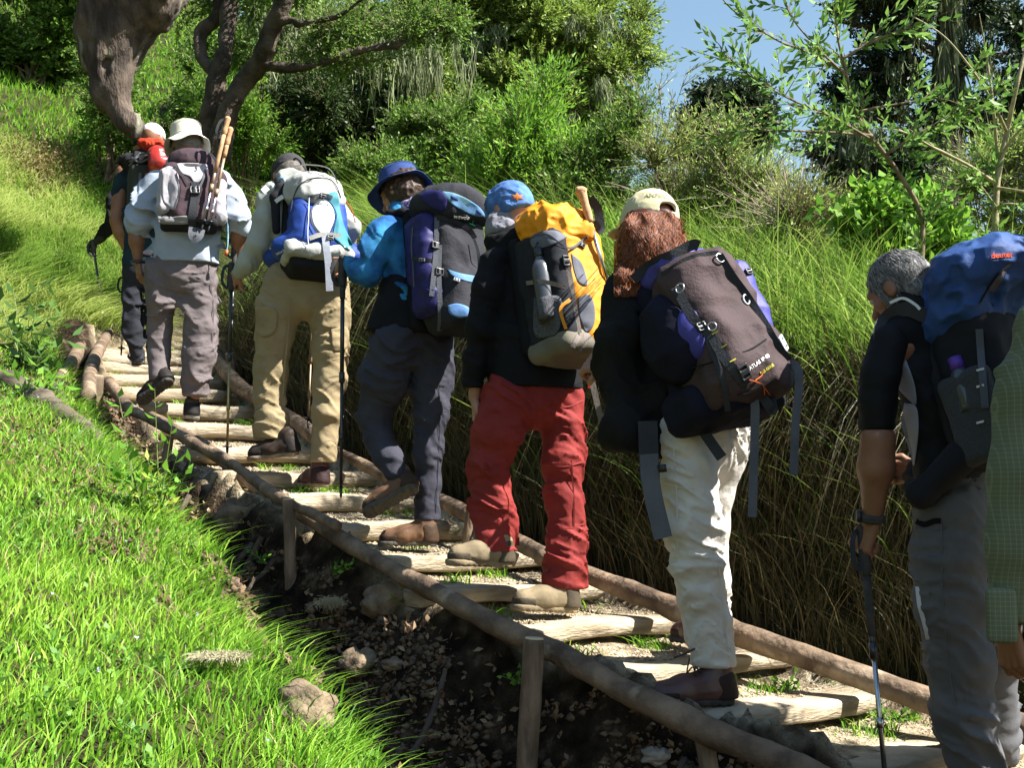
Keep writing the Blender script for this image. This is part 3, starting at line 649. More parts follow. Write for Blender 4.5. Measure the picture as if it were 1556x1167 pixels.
# ================================================================ hiker with long red hair, cream cap and large maroon and purple pack
def hiker_six():
    A = PX(4.15, 35); s = A.s; foot = A.p(1075, 1062)
    root = empty('person', foot, 'hiker with long curly red hair, cream cap and crinkled white trousers, seen from behind', 'person', 'hikers climbing the stairs')
    N = A.p(1000, 425, 30); P = A.p(1062, 650, 5); hc = A.p(985, 345, 45)
    f = nrm(A.f*.95-Z*.15+A.r*.05); u = nrm(Z+A.f*.25)
    legL = [A.p(1046, 655, -25), A.p(1058, 850, -20), A.p(1080, 1000, 0)]; legR = [A.p(1103, 655, 45), A.p(1088, 800, 80), A.p(1092, 960, 150)]
    elL = A.p(938, 560, -10); wrL = A.p(925, 556, 60); shL = A.w(N, -.17, 0, -.04)
    elR = A.w(N, .24, .03, -.32); wrR = A.w(N, .20, .25, -.30); shR = A.w(N, .17, 0, -.03)
    J = dict(N=N, P=P, shL=A.p(955, 455, -8), elL=elL, shR=shR, elR=elR, legL=legL, legR=legR)
    hl = hand_mesh(elL, wrL, nrm(np.array([-.55, .4, .1])), [.7, .3, -.5], 1, (.7, .8, .9, .9), r_el=.034)
    hr = hand_mesh(elR, wrR, A.f, -A.r, -1, (.9,)*4, r_el=.034)
    make_body(root, A, J, SKIN, (hc, f, u, 1), [hl, hr])
    TW = cloth('cream_white_trouser_cloth', (.60, .565, .51), (.53, .495, .44), bump=.6, bscale=55, bd=.006)
    L = A.chain([(1046, 650, -25, 52), (1047, 720, -26, 44), (1056, 800, -24, 46), (1059, 850, -20, 39), (1065, 900, -12, 37), (1076, 950, -4, 36), (1084, 1012, 0, 38)])
    R = A.chain([(1100, 650, 45, 50), (1094, 700, 50, 43), (1082, 750, 62, 38), (1078, 800, 76, 35), (1082, 880, 105, 32), (1084, 960, 140, 30)])
    fl = folds(.009, (8, 8, 26), 3, 1.2, .2); fk = folds(.0065, (12, 12, 46), 8, .5, .2)
    low = A.p(1060, 800)[2]
    tr = sdf('trousers', L+R+A.torso([(1072, 610, 10, 62), (1072, 640, 10, 72), (1068, 665, 8, 76)], .72)+cuffs(A, (1085, 1013, 0, 44)), root, TW, .0075, .028, lambda q: fl(q)+fk(q)*sstep(low+.15, low-.25, q[:, 2]))
    stitch(root, tr, A, [[(1022, 660), (1028, 740), (1030, 850)], [(1010, 735), (1045, 742), (1084, 738)], [(1092, 860), (1100, 930), (1108, 1000)], [(1060, 655), (1090, 668), (1140, 655)]])
    BR = cloth('brown_leather', (.10, .042, .034), (.045, .02, .016), rough=.42, weave=0, bump=.2, bscale=70, bd=.002, spec=.5)
    bd_ = nrm(A.f*.75-A.r*.55)
    boot(root, A.p(1115, 1070, -2), nrm(A.f*.35-A.r*.95), Z, .275, BR, RUBBER, .155, 'maroon leather boot planted flat on the timber step', k=1.16)
    boot(root, A.p(1098, 985, 128), A.f, nrm(Z+A.f*.3), .265, BR, RUBBER, .13, 'boot hidden behind the other leg')
    JK = cloth('black_fleece', (.009, .009, .010), (.006, .006, .006), bump=.5)
    TO = A.torso([(1000, 440, 30, 62), (1010, 500, 24, 74), (1040, 600, 10, 76), (1050, 640, 8, 80)], .7)
    SL = [cap(A.p(946, 440, -10), A.p(940, 520, -25), 28*s, 27*s), cap(A.p(940, 520, -25), elL, 27*s, 24*s), cap(elL, A.p(925, 556, 45), 24*s, 19*s)]
    SR = [cap(shR, elR, .06, .05), cap(elR, wrR-A.f*.02, .05, .04)]
    HM = [cap(A.p(948, 560, -10), A.p(947, 655, -25), 27*s, 26*s), cap(A.p(950, 655, -25), A.p(1000, 668, -20), 26*s, 22*s), ell(N, (.07, .07, .06))]
    jk = sdf('jacket', TO+SL+SR+HM, root, JK, .009, .05, folds(.012, (7, 7, 14), 21, .9))
    CP = cloth('cream_cotton', (.56, .51, .32), (.49, .44, .27), bump=.3)
    hz = A.p(986, 322, 40); M = frame(f, u)
    C = [ell(hz-M[:, 2]*.022, (.093, .110, .098), M), neg(ell(hz-M[:, 2]*.032, (.085, .101, .091), M)), plane(hz-M[:, 2]*.048, -M[:, 2]), neg(cap(hz-M[:, 1]*.11-M[:, 2]*.024-M[:, 0]*.018, hz-M[:, 1]*.11-M[:, 2]*.024+M[:, 0]*.022, .021))]
    cp = sdf('cap', C, root, CP, .0036, .01, foldy(.003, 18), kc=.003)
    mb = MB(); hh = hz-M[:, 2]*.040
    for q in range(2): mb.tube([hh+(M[:, 0]*math.sin(t)*.089-M[:, 1]*math.cos(t)*.105)*(1.01)+M[:, 2]*(.0-.008*q) for t in np.linspace(-.5, .62, 14)], .005, n=6)
    mb.build('cap_strap', CP, cp, loc=root['_o'])
    V, Q = sdf_mesh([ell(hz+M[:, 1]*.12-M[:, 2]*.03, (.075, .085, .008), M)], .005, .01); mesh_np('peak', V, Q, CP, cp, loc=root['_o'])
    bv = bvh_of(cp); w_ = writing(root, bv, 'AMPERO', 1000, 297, .0235, -6, 4.15, mat('faded_cap_print', (.30, .27, .15), bump=0), 'cap_print', .002)
    if w_: w_.parent = cp
    HR = mat('red_hair', (.36, .115, .034), (.045, .013, .006), 40, .5, .3, 80, .003, spec=.3, attr=True, wear=(.15, .045, .016))
    CO = [ell(A.p(985, 348, 42), (.084, .094, .10), M), cap(A.p(992, 360, 15), A.p(992, 395, 5), 50*s, 50*s, .75, A.f), cap(A.p(992, 395, 5), A.p(968, 436, -12), 50*s, 30*s, .75, A.f)]
    CO.append(plane(A.p(985, 326, 40), nrm(np.array([0, 0, 1.]))))
    def hw(q):
        p = q.copy(); p[:, 0] += .02*np.sin(q[:, 2]*38+2); a = noise3(p*np.array([70, 70, 12.]), 3); b = noise3(p*np.array([22, 22, 9.]), 5); return (a-.5)*.010+(b-.5)*.022
    co = sdf('hair', CO, root, HR, .0055, .05, hw, .004)
    mb = MB(); rr = np.random.default_rng(3); bh = bvh_of(co, jk)
    for i in range(2500):
        x0 = rr.uniform(944, 1036); y0 = 322+70*rr.random()**1.6; g = (x0-986)/48; ln = rr.uniform(45, 130)
        x1 = 988+g*(44+14*rr.random())+rr.normal(0, 5)+(4 if g > .3 else -8); ph = rr.uniform(0, 6); am = rr.uniform(1.5, 5.5); q = []
        n = 16
        for j in range(n):
            t = j/(n-1); y = y0+ln*t; x = max(x0+(x1-x0)*min(1, t*1.4)+am*math.sin(ph+t*ln/4.5), 933)
            if y > 452 or (x > 1000 and y > 440-(x-1000)*.9): break
            p, _n = hit(bh, x, y, .004+.010*rr.random()*t, None)
            if p is None: p = W(x, y, np.linalg.norm(q[-1])/np.linalg.norm(ray(x, y))) if q else None
            if p is None: break
            q.append(p)
        if len(q) > 4: mb.tube(q, np.linspace(.0015, .0007, len(q)), n=3, cap=False, a=rr.random())
    mb.build('hair_strands', HR, co, loc=root['_o'])
    mb = MB(); c = A.p(1001, 318, 12); mb.tube([c+np.array([math.cos(t)*.010, -.004, math.sin(t)*.012]) for t in np.linspace(0, 2*PI, 13)], .0045, n=6); mb.build('hair_tie', mat('pale_green_tie', (.55, .72, .62), bump=.1), co, loc=root['_o'])
    mb = MB()
    for i in range(90):
        a0 = A.p(1000+rr.normal(0, 2), 312+rr.normal(0, 2), 18); mb.tube([a0, A.p(1002+rr.normal(0, 4), 322, -2), A.p(1006+rr.normal(0, 7), 338, -6), A.p(1005+rr.normal(0, 12), 358, -3+rr.normal(0, 3))], .0013, n=3, cap=False, a=rr.random(), res=3)
    mb.build('pony_tail', HR, co, loc=root['_o'])
    # ---- pack
    MR = cloth('maroon_pack_cloth', (.065, .042, .043), (.045, .030, .030), bump=.5, bscale=90, rough=.75)
    PU2 = cloth('purple_pack_cloth', (.050, .048, .27), (.030, .028, .17), rough=.55, spec=.35)
    NV = cloth('shaded_navy_pack_cloth', (.0075, .0075, .018), (.005, .005, .011))  # near-black navy holds the shade of the purple pouch
    pr = empty('backpack', A.p(1060, 640, 0), 'large maroon and purple backpack with dangling grey straps worn by the red-haired hiker', 'backpack', 'backpacks')
    K = A.pack(.42, -.1); c = A.p(1088, 505, -78); Q_ = lambda l, o, v: c+K@np.array([l, o, v])
    bxk = lambda l, o, v, h, r: bx(Q_(l, o, v), h, r, K)
    main = sdf('main_bag', [bxk(.005, 0, -.02, (.158, .115, .245), .085), bxk(.01, .045, -.13, (.135, .10, .13), .08), ell(Q_(0, .02, .19), (.14, .12, .08), K)], pr, MR, .0075, .05, foldy(.016, 7, 2))
    sdf('side_pocket', [bxk(.165, -.01, .10, (.055, .085, .15), .05), bxk(.16, -.02, -.10, (.045, .075, .10), .045)], pr, PU2, .0075, .03, foldy(.012, 9, 5))['label'] = 'purple side pocket on the sunlit side'
    sdf('side_pocket', [ell(Q_(-.155, -.05, .0), (.07, .11, .15), K)], pr, NV, .0075, .04, foldy(.012, 8, 9))['label'] = 'bulging purple pouch, shade put into its near-black colour'
    sdf('side_pocket', [ell(Q_(-.145, .035, -.02), (.05, .055, .085), K)], pr, PU2, .0065, .03, foldy(.008, 9, 19))['label'] = 'purple bump added for the sunlit spot on the pouch'  # added bump whose purple stands in for sun on the pouch
    sdf('back_panel', [bxk(0, -.12, -.02, (.15, .05, .26), .045), bxk(-.09, -.10, -.22, (.10, .09, .07), .05), bxk(.02, -.04, -.25, (.13, .09, .035), .03)], pr, NV, .009, .03, foldy(.008, 8, 1))
    sdf('lid', [ell(Q_(-.02, -.04, .245), (.125, .12, .055), K), ell(Q_(.09, -.06, .22), (.08, .10, .06), K)], pr, PU2, .007, .03, foldy(.014, 11, 7))
    bv = bvh_of(*[BV_o for BV_o in pr.children if BV_o.name in BV]); Y0 = 4.0
    def strap_(name, pts, w, m_=WEB, off=.006, par=pr, a=.5):
        mb = MB(); drape(mb, bv, pts, w, Y0, off, .0014, a); return mb.build(name, m_, par)
    strap_('strap', [(1026, 436), (1045, 470), (1062, 494), (1080, 510), (1098, 540), (1118, 565), (1134, 585)], .030)
    strap_('strap', [(1092, 388), (1112, 420), (1134, 450), (1160, 490), (1180, 525), (1198, 548)], .030)
    strap_('strap', [(1070, 500), (1085, 540), (1098, 575), (1106, 625)], .018)
    strap_('strap', [(962, 425), (990, 402), (1020, 388), (1052, 372), (1062, 374)], .034)
    strap_('strap', [(1005, 418), (1040, 395), (1070, 386), (1092, 384)], .014, WEB)
    for (x, y) in ((1086, 506), (1100, 526), (1113, 548)): strap_('strap_mark', [(x-4, y+2), (x+5, y-3)], .004, mat('yellow_thread', (.65, .62, .08), bump=0), .011)
    ring(pr, bv, 1094, 392, .015, Y0, .0028); ring(pr, bv, 1033, 438, .015, Y0, .0028); ring(pr, bv, 1134, 455, .016, Y0, .003, sq=.8, mt=PLASTL); ring(pr, bv, 1082, 496, .013, Y0, .0026)
    buckle(pr, bv, 1131, 566, .036, .052, 28, Y0, PLAST); buckle(pr, bv, 1190, 522, .036, .055, 30, Y0, PLASTL); buckle(pr, bv, 1066, 496, .036, .03, 28, Y0, PLAST); buckle(pr, bv, 1138, 412, .03, .022, 24, Y0, PLAST)
    writing(pr, bv, 'ATLAS IP 40', 1154, 550, .0170, 33, Y0, mat('white_print', (.82, .80, .80), bump=0), 'lettering', .004)
    writing(pr, bv, 'BLS-SERIE', 1166, 561, .013, 33, Y0, mat('yellow_print', (.75, .66, .10), bump=0), 'lettering', .004)
    mb = MB()
    for pts in ([(1160, 562), (1158, 570), (1148, 578)], [(1132, 575), (1158, 584), (1162, 600)], [(1158, 584), (1170, 600)]): drape(mb, bv, pts, .003, Y0, .006)
    mb.build('cord', mat('orange_cord', (.75, .16, .03), bump=0), pr)
    mb = MB()
    for pts in ([(1050, 560), (1130, 535), (1165, 515)], [(1120, 600), (1150, 592), (1180, 572)]): drape(mb, bv, pts, .004, Y0, .004)
    mb.build('seam', BLACK, pr)
    def hang(pts, w, m1, dy0, label=None):
        q = [A.p(x, y, d) for x, y, d in pts]; mb = MB(); ribbon(mb, spline(np.array(q), None, 6)[0], w, .0014); o = mb.build('hanging_strap', m1, pr); return o
    hang([(1196, 548, -110), (1212, 560, -125), (1214, 590, -128), (1209, 640, -128), (1206, 722, -128)], .026, WEBG, 0)
    hang([(1134, 580, -120), (1146, 608, -130), (1147, 650, -130), (1143, 786, -130)], .027, WEBG, 0)
    hang([(1152, 590, -120), (1165, 612, -130), (1174, 622, -125), (1168, 590, -110)], .03, WEB, 0)
    hang([(1064, 648, -95), (1080, 672, -98), (1097, 696, -100)], .034, WEB, 0)
    hang([(986, 690, -75), (988, 725, -78), (995, 765, -80), (1008, 818, -82)], .058, WEBG, 0)
    hang([(984, 640, -70), (986, 690, -75), (988, 730, -78)], .062, WEB, 0)
    mb = MB(); mb.box(A.p(1004, 712, -82), (.03, .006, .012), frame([.9, .3, .15])); mb.build('buckle', PLAST, pr)
    mb = MB(); 
    mb.tube([A.p(1048, 1000, -28), A.p(1044, 1022, -34), A.p(1053, 1014, -34), A.p(1058, 1030, -30)], .0028, n=6, res=4); mb.tube([A.p(1058, 985, -20), A.p(1040, 994, -28), A.p(1024, 1000, -30)], .0035, n=6, res=4)
    mb.build('loose_laces', RUBBER, root)
hiker_six()
# ================================================================ hiker in red trousers with the yellow pack
def strapper(pr, bv, Y0):
    def f(name, pts, w, m_=WEB, off=.005, a=.5, par=None, res=6):
        mb = MB(); drape(mb, bv, pts, w, Y0, off, .0013, a, res)
        return mb.build(name, m_, par or pr, loc=np.array(pr['_o']) if par else None)
    return f
def patcher(pr, bv, Y0):
    def f(name, poly, m_, off=.004, res=5, K=8):
        mb = MB(); patch(mb, bv, poly, Y0, off, K, res=res); return mb.build(name, m_, pr)
    return f
def merge_q(L):
    o = []; n = 0
    for v, q in L: o.append(q+n); n += len(v)
    return np.concatenate(o)
def kids(pr): return [o for o in pr.children if o.name in BV]
def hanger(pr, A, pts, w, m1, name='hanging_strap', n=None):
    q = [A.p(*p) for p in pts]; mb = MB(); ribbon(mb, spline(np.array(q), None, 6)[0], w, .0013, nrm=n); return mb.build(name, m1, pr)
def hiker_five():
    A = PX(4.82, 36); s = A.s
    root = empty('person', A.p(845, 928), 'hiker in bright red zip-off trousers, black jacket and blue patterned headscarf, seen from behind', 'person', 'hikers climbing the stairs')
    N = A.p(782, 365, 18); P = A.p(820, 600, 0); hc = A.p(777, 318, 30); f = nrm(A.f*.9-Z*.35); u = nrm(Z+A.f*.4)
    legL = [A.p(775, 610, -30), A.p(748, 740, -12), A.p(752, 835, 0)]; legR = [A.p(858, 610, 22), A.p(856, 750, 5), A.p(861, 890, 0)]
    elL = A.p(728, 500, -38); wrL = A.p(722, 600, -22); shL = A.w(N, -.17, 0, -.05); shR = A.w(N, .17, 0, -.05); elR = A.w(N, .24, .08, -.30); wrR = A.w(N, .20, .32, -.34)
    J = dict(N=N, P=P, shL=A.p(750, 405, -26), elL=elL, shR=shR, elR=elR, legL=legL, legR=legR)
    hl = hand_mesh(elL, A.p(721, 604, -20), nrm(np.array([.10, .15, -1.])), A.r*.7+A.f*-.5, 1, (.25, .35, .42, .5), k=1.0, thumb=.1, r_el=.036)
    hr = hand_mesh(elR, wrR, A.f, -A.r, -1, (.9,)*4, r_el=.036)
    make_body(root, A, J, SKIN, (hc, f, u, 1), [hl, hr])
    RD = cloth('red_trouser_cloth', (.235, .030, .026), (.175, .020, .018), bump=.5, bscale=50, bd=.005, rough=.75)
    L = A.chain([(772, 605, -30, 42), (756, 655, -26, 41), (744, 700, -20, 33), (746, 760, -12, 31), (752, 800, -6, 31), (752, 838, -4, 36)])
    R = A.chain([(855, 605, 20, 40), (854, 650, 18, 37), (855, 700, 12, 35), (857, 760, 6, 30), (859, 820, 2, 29), (859, 895, -3, 33)])
    zk = lambda q: .004*np.exp(-((q[:, 2]-A.p(860, 798)[2]+.02*np.sin(q[:, 0]*8))/.006)**2)*(q[:, 0] > A.p(800, 800)[0])+.004*np.exp(-((q[:, 2]-A.p(860, 705)[2])/.006)**2)
    fl = folds(.011, (6, 6, 19), 13, 1.5, .2); f2 = folds(.005, (11, 11, 34), 44, .6, .3)
    tr = sdf('trousers', L+R+A.torso([(820, 580, 0, 66), (818, 596, 0, 70)], .72)+cuffs(A, (753, 838, 0, 42), (861, 895, 0, 40)), root, RD, .0078, .028, lambda q: fl(q)+f2(q)-zk(q))
    stitch(root, tr, A, [[(824, 703), (855, 709), (886, 702)], [(832, 798), (860, 804), (888, 796)], [(813, 612), (812, 640), (806, 660)], [(716, 705), (745, 712), (774, 704)], [(868, 700), (872, 760), (872, 800)], [(838, 610), (862, 618), (886, 608)]], .006)
    TB = cloth('tan_suede', (.27, .21, .125), (.16, .125, .075), bump=.4, weave=0, rough=.8); SB = mat('tan_rubber', (.27, .21, .12), (.16, .12, .075), rough=.8, bump=.2)
    dr = nrm(A.f*.30-A.r*.95+Z*.05); bL = boot(root, A.p(775, 863, -10), dr, Z, .235, TB, SB, .10, 'tan boot placed on the higher step', k=1.1); boot(root, A.p(875, 932, -6), nrm(dr+Z*.02), Z, .25, TB, SB, .115, k=1.08)
    GC = cloth('grey_heel_leather', (.14, .13, .13))
    JK = cloth('black_softshell', (.007, .007, .008), (.005, .005, .0055), bump=.4)
    TO = A.torso([(786, 380, 18, 52), (795, 450, 12, 68), (808, 540, 5, 80), (815, 572, 2, 87), (818, 596, 0, 90)], .72)+[plane(A.p(818, 592), -Z)]
    SL = A.chain([(748, 400, -28, 22), (738, 440, -34, 24), (727, 500, -38, 21), (721, 560, -30, 17), (720, 602, -22, 16)]); SR = [cap(shR, elR, .06, .05), cap(elR, wrR-A.f*.03, .05, .04)]
    CL = [cap(A.p(770, 352, 20), A.p(778, 372, 14), 26*s, 34*s), cap(A.p(745, 366, 0), A.p(765, 372, 5), 9*s, 16*s)]
    sdf('jacket', TO+SL+SR+CL, root, JK, .009, .035, folds(.010, (7, 7, 16), 61, .9))
    GT = cloth('grey_fleece', (.20, .20, .23)); sdf('neck_warmer', [cap(A.p(772, 338, 22), A.p(766, 347, 18), 25*s, 30*s, .9, A.f)], root, GT, .005, .02, folds(.006, (20, 20, 40), 4))
    BS = cloth('blue_patterned_scarf', (.10, .22, .50), (.04, .08, .22), scale=22, wear=(.45, .16, .05, 14, .63)); M = frame(f, u)
    sc_ = sdf('headscarf', [ell(hc+M[:, 2]*.02, (.090, .106, .100), M), cap(hc-M[:, 1]*.05-M[:, 2]*.02, hc-M[:, 1]*.06-M[:, 2]*.06, .062, .055), plane(hc-M[:, 2]*.055, -M[:, 2]*.8-M[:, 1]*.1)], root, BS, .0045, .02, folds(.007, (16, 16, 30), 9, 1.5))
    mb = MB(); bvs = bvh_of(sc_); p_ = [(786+(9 if i % 2 else 4.0)*math.cos(i*PI/6)*1.25, 299+(7 if i % 2 else 3.)*math.sin(i*PI/6)) for i in range(12)]; patch(mb, bvs, p_, 4.8, .002, 4, res=1); mb.build('printed_motif', cloth('orange_print', (.62, .20, .04)), sc_, loc=root['_o'])
    # pack
    YL = cloth('yellow_pack_cloth', (.72, .29, .008), (.62, .22, .006), rough=.6, bump=.4, spec=.3); GR = cloth('grey_pack_cloth', (.12, .125, .15), (.08, .082, .10)); DK = cloth('dark_pack_cloth', (.018, .019, .023)); BT = cloth('olive_base_cloth', (.17, .155, .12), (.12, .11, .085)); TP = cloth('taupe_webbing', (.24, .20, .18), (.17, .14, .125), bscale=120)
    pr = empty('backpack', A.p(865, 545), 'yellow and grey backpack with a bottle in its mesh side pocket', 'backpack', 'backpacks')
    K = A.pack(.22); c = A.p(857, 440, -58); Q_ = lambda l, o, v: c+K@np.array([l, o, v]); bxk = lambda l, o, v, h, r: bx(Q_(l, o, v), h, r, K)
    sdf('main_bag', [bxk(.03, .0, .02, (.115, .115, .23), .07), bxk(.055, .05, -.12, (.09, .08, .13), .05)], pr, YL, .0075, .04, foldy(.014, 8, 3))
    sdf('lid', [ell(Q_(-.0, -.01, .255), (.135, .13, .075), K), ell(Q_(-.05, -.04, .285), (.085, .09, .06), K), cap(Q_(-.07, .06, .19), Q_(.06, .10, .2), .035)], pr, YL, .0065, .03, foldy(.022, 12, 8))
    sdf('side_panel', [bxk(-.085, .01, -.02, (.045, .115, .22), .04), bxk(-.09, -.06, .10, (.05, .06, .12), .04)], pr, DK, .0075, .03, foldy(.010, 9, 4))
    sdf('base', [bxk(.0, .0, -.235, (.135, .125, .045), .04)], pr, BT, .0075, .03, foldy(.006, 9, 4))
    sdf('back_panel', [bxk(0, -.115, .0, (.14, .04, .24), .035)], pr, BLACK, .01, .03)
    bv = bvh_of(*kids(pr)); S = strapper(pr, bv, 4.6); T = patcher(pr, bv, 4.6)
    T('front_panel', [(868, 385), (884, 400), (893, 432), (880, 430), (872, 410)], GR); T('front_panel', [(878, 452), (896, 448), (904, 470), (902, 495), (890, 505), (880, 480)], GR)
    T('trim', [(862, 360), (845, 350), (820, 352), (806, 362), (812, 378), (840, 372)], GR, .010)
    S('strap', [(858, 388), (866, 420), (872, 460), (880, 506)], .020, TP); S('strap', [(806, 362), (830, 356), (856, 374), (870, 376), (884, 366), (893, 360)], .008, WEBG, .012)
    S('strap', [(892, 506), (888, 520), (880, 532)], .020, TP, .008); S('strap', [(880, 510), (870, 528)], .018, TP, .008); S('piping', [(860, 500), (852, 470), (866, 455)], .012, YL, .012)
    buckle(pr, bv, 860, 396, .030, .042, 8, 4.6); buckle(pr, bv, 884, 372, .02, .03, 60, 4.6); T('vent_patch', [(834, 346), (842, 346), (842, 353), (834, 353)], DK, .006, 3, 3)
    hanger(pr, A, [(895, 545, -70), (900, 580, -75), (908, 615, -75), (917, 652, -75)], .022, TP); hanger(pr, A, [(890, 545, -60), (894, 570, -62), (896, 590, -62)], .012, cloth('red_tape', (.6, .03, .03)))
    bo = empty('water_bottle', A.p(830, 505, -95), 'dark steel bottle with a stopper standing in the side pocket of the yellow pack', 'bottle'); ctr = hit(bv, 828, 450, .012, 4.6)[0]
    ax = K[:, 2]; mb = MB(); mb.tube([ctr-ax*.09, ctr-ax*.085, ctr, ctr+ax*.10, ctr+ax*.125, ctr+ax*.145, ctr+ax*.155], [.030, .036, .036, .036, .030, .017, .015], n=20, res=3); mb0 = mb; fl_ = mb.build('flask', mat('bottle_enamel', (.05, .055, .065), rough=.35, spec=.6, bump=.05, coat=.3), bo)
    mb = MB(); mb.tube([ctr+ax*.152, ctr+ax*.16, ctr+ax*.185, ctr+ax*.19], [.015, .019, .018, .012], n=16); mb.tube([ctr+ax*.19+A.r*.014, ctr+ax*.212, ctr+ax*.19-A.r*.014], .003, n=6, res=4); mb.build('stopper', PLAST, bo)
    BV['flask_bv'] = (np.concatenate(mb0.V), np.concatenate(mb0.Q)); bv2 = BVHTree.FromPolygons([tuple(v) for v in np.concatenate([BV['flask_bv'][0]]+[BV[o.name][0] for o in kids(pr)])], [tuple(int(i) for i in q) for q in merge_q([BV['flask_bv']]+[BV[o.name] for o in kids(pr)])])
    S2 = strapper(pr, bv2, 4.6); T2 = patcher(pr, bv2, 4.6); S2('strap', [(800, 430), (825, 428), (860, 436)], .016, TP, .006)
    T2('mesh_pocket', [(811, 452), (852, 452), (850, 500), (835, 512), (812, 508)], mat('mesh_cloth', (.10, .10, .11), (.03, .03, .035), 260, .8, .8, 260, .002, ramp=(.42, .55)), .006)
    pole(None, A.p(884, 292, -70), A.p(935, 470, -80), 'trekking_pole', 'folded trekking pole with a curved cork handle strapped to the yellow pack', 'packed poles', CORK, STEEL, STEEL, .12, False, False, r=.008, split=.8)
    mb = MB(); q = A.p(884, 290, -70); mb.tube([q+np.array([-.022, 0, .002]), q, q+np.array([.012, 0, -.006])], [.015, .019, .017], n=12, res=3)
    ch = [o for o in COL.objects if o.name.startswith('trekking_pole')][-1]; mb.build('handle_top', CORK, ch)
    mb = MB(); ribbon(mb, spline(np.array([A.p(896, 300, -60), A.p(908, 318, -50), A.p(912, 350, -50), A.p(900, 338, -60)]), None, 5)[0], .035); mb.build('strap', WEB, ch)
hiker_five()
# ================================================================ hiker with the blue bucket hat and turquoise shirt
def bucket(root, c, f, u, m_, rx=.092, ry=.105, hgt=.10, brim=.055, drop=.45, seed=1, wav=.006, nm='bucket_hat', tilt=0, stitch=None):
    """soft hat: crown and a drooping brim as one shell"""
    M = frame(f, u); R, F_, U_ = M[:, 0], M[:, 1], M[:, 2]; n = 72; rows = []
    prof = [(0.02, 1.0), (.35, .99), (.62, .96), (.80, .90), (.90, .80), (.95, .6), (.975, .35), (1.0, .08), (1.05, .0)]
    prof = spline(np.array([(a, b, 0) for a, b in prof]), None, 3)[0]
    prof = [(a*1., b*hgt) for a, b, _ in prof]+[(1+brim/rx*t, -brim*drop*t**1.2) for t in np.linspace(.1, 1, 9)]
    for a, z in prof:
        an = np.arange(n)*2*PI/n; w = np.sin(an*3+seed)+.6*np.sin(an*5+seed*2.3); e = max(0, a-1.0)/(brim/rx)
        rows.append(c+np.outer(np.cos(an)*rx*a, R)+np.outer(np.sin(an)*ry*a, F_)+np.outer(z+w*wav*e*2.2+(.35*brim*e*np.cos(an)**2*tilt), U_))
    top = np.array(rows); P = top.reshape(-1, 3); P = P+(fbm(P*22+seed, 2, 4)-.5)[:, None]*np.outer(np.ones(len(P)), U_)*.016
    m = len(rows); V = np.concatenate([P, P-np.tile(U_*.003, (len(P), 1))]); k, j = np.meshgrid(np.arange(m-1), np.arange(n), indexing='ij'); j2 = (j+1) % n
    Q = np.stack([k*n+j, k*n+j2, (k+1)*n+j2, (k+1)*n+j], -1).reshape(-1, 4); jj = np.arange(n); jn = (jj+1) % n; o_ = m*n
    Q = np.concatenate([Q, Q[:, ::-1]+o_, np.stack([(m-1)*n+jj, (m-1)*n+jn, o_+(m-1)*n+jn, o_+(m-1)*n+jj], -1)])
    V = np.concatenate([V, [c+U_*hgt*1.0]]); T = np.stack([np.full(n, len(V)-1), jn, jj], -1)
    o = mesh_np(nm, V, Q, m_, root, Ft=T); BV[o.name] = (V, Q)
    mb = MB()
    for a, z, r_ in ((1.012, .012, .0022), (1+brim/rx*.55, -brim*drop*.5, .001), (.97, hgt*.93*.85, .0016)):
        an = np.linspace(0, 2*PI, 49); w = np.sin(an*3+seed)+.6*np.sin(an*5+seed*2.3); e = max(0, a-1.0)/(brim/rx)
        if r_ < .0015: continue
        mb.tube([c+R*math.cos(t)*rx*a+F_*math.sin(t)*ry*a+U_*(z+.001) for t in an], r_, n=5, cap=False)
    mb.build('hat_seam', m_, o, loc=root['_o']); return o
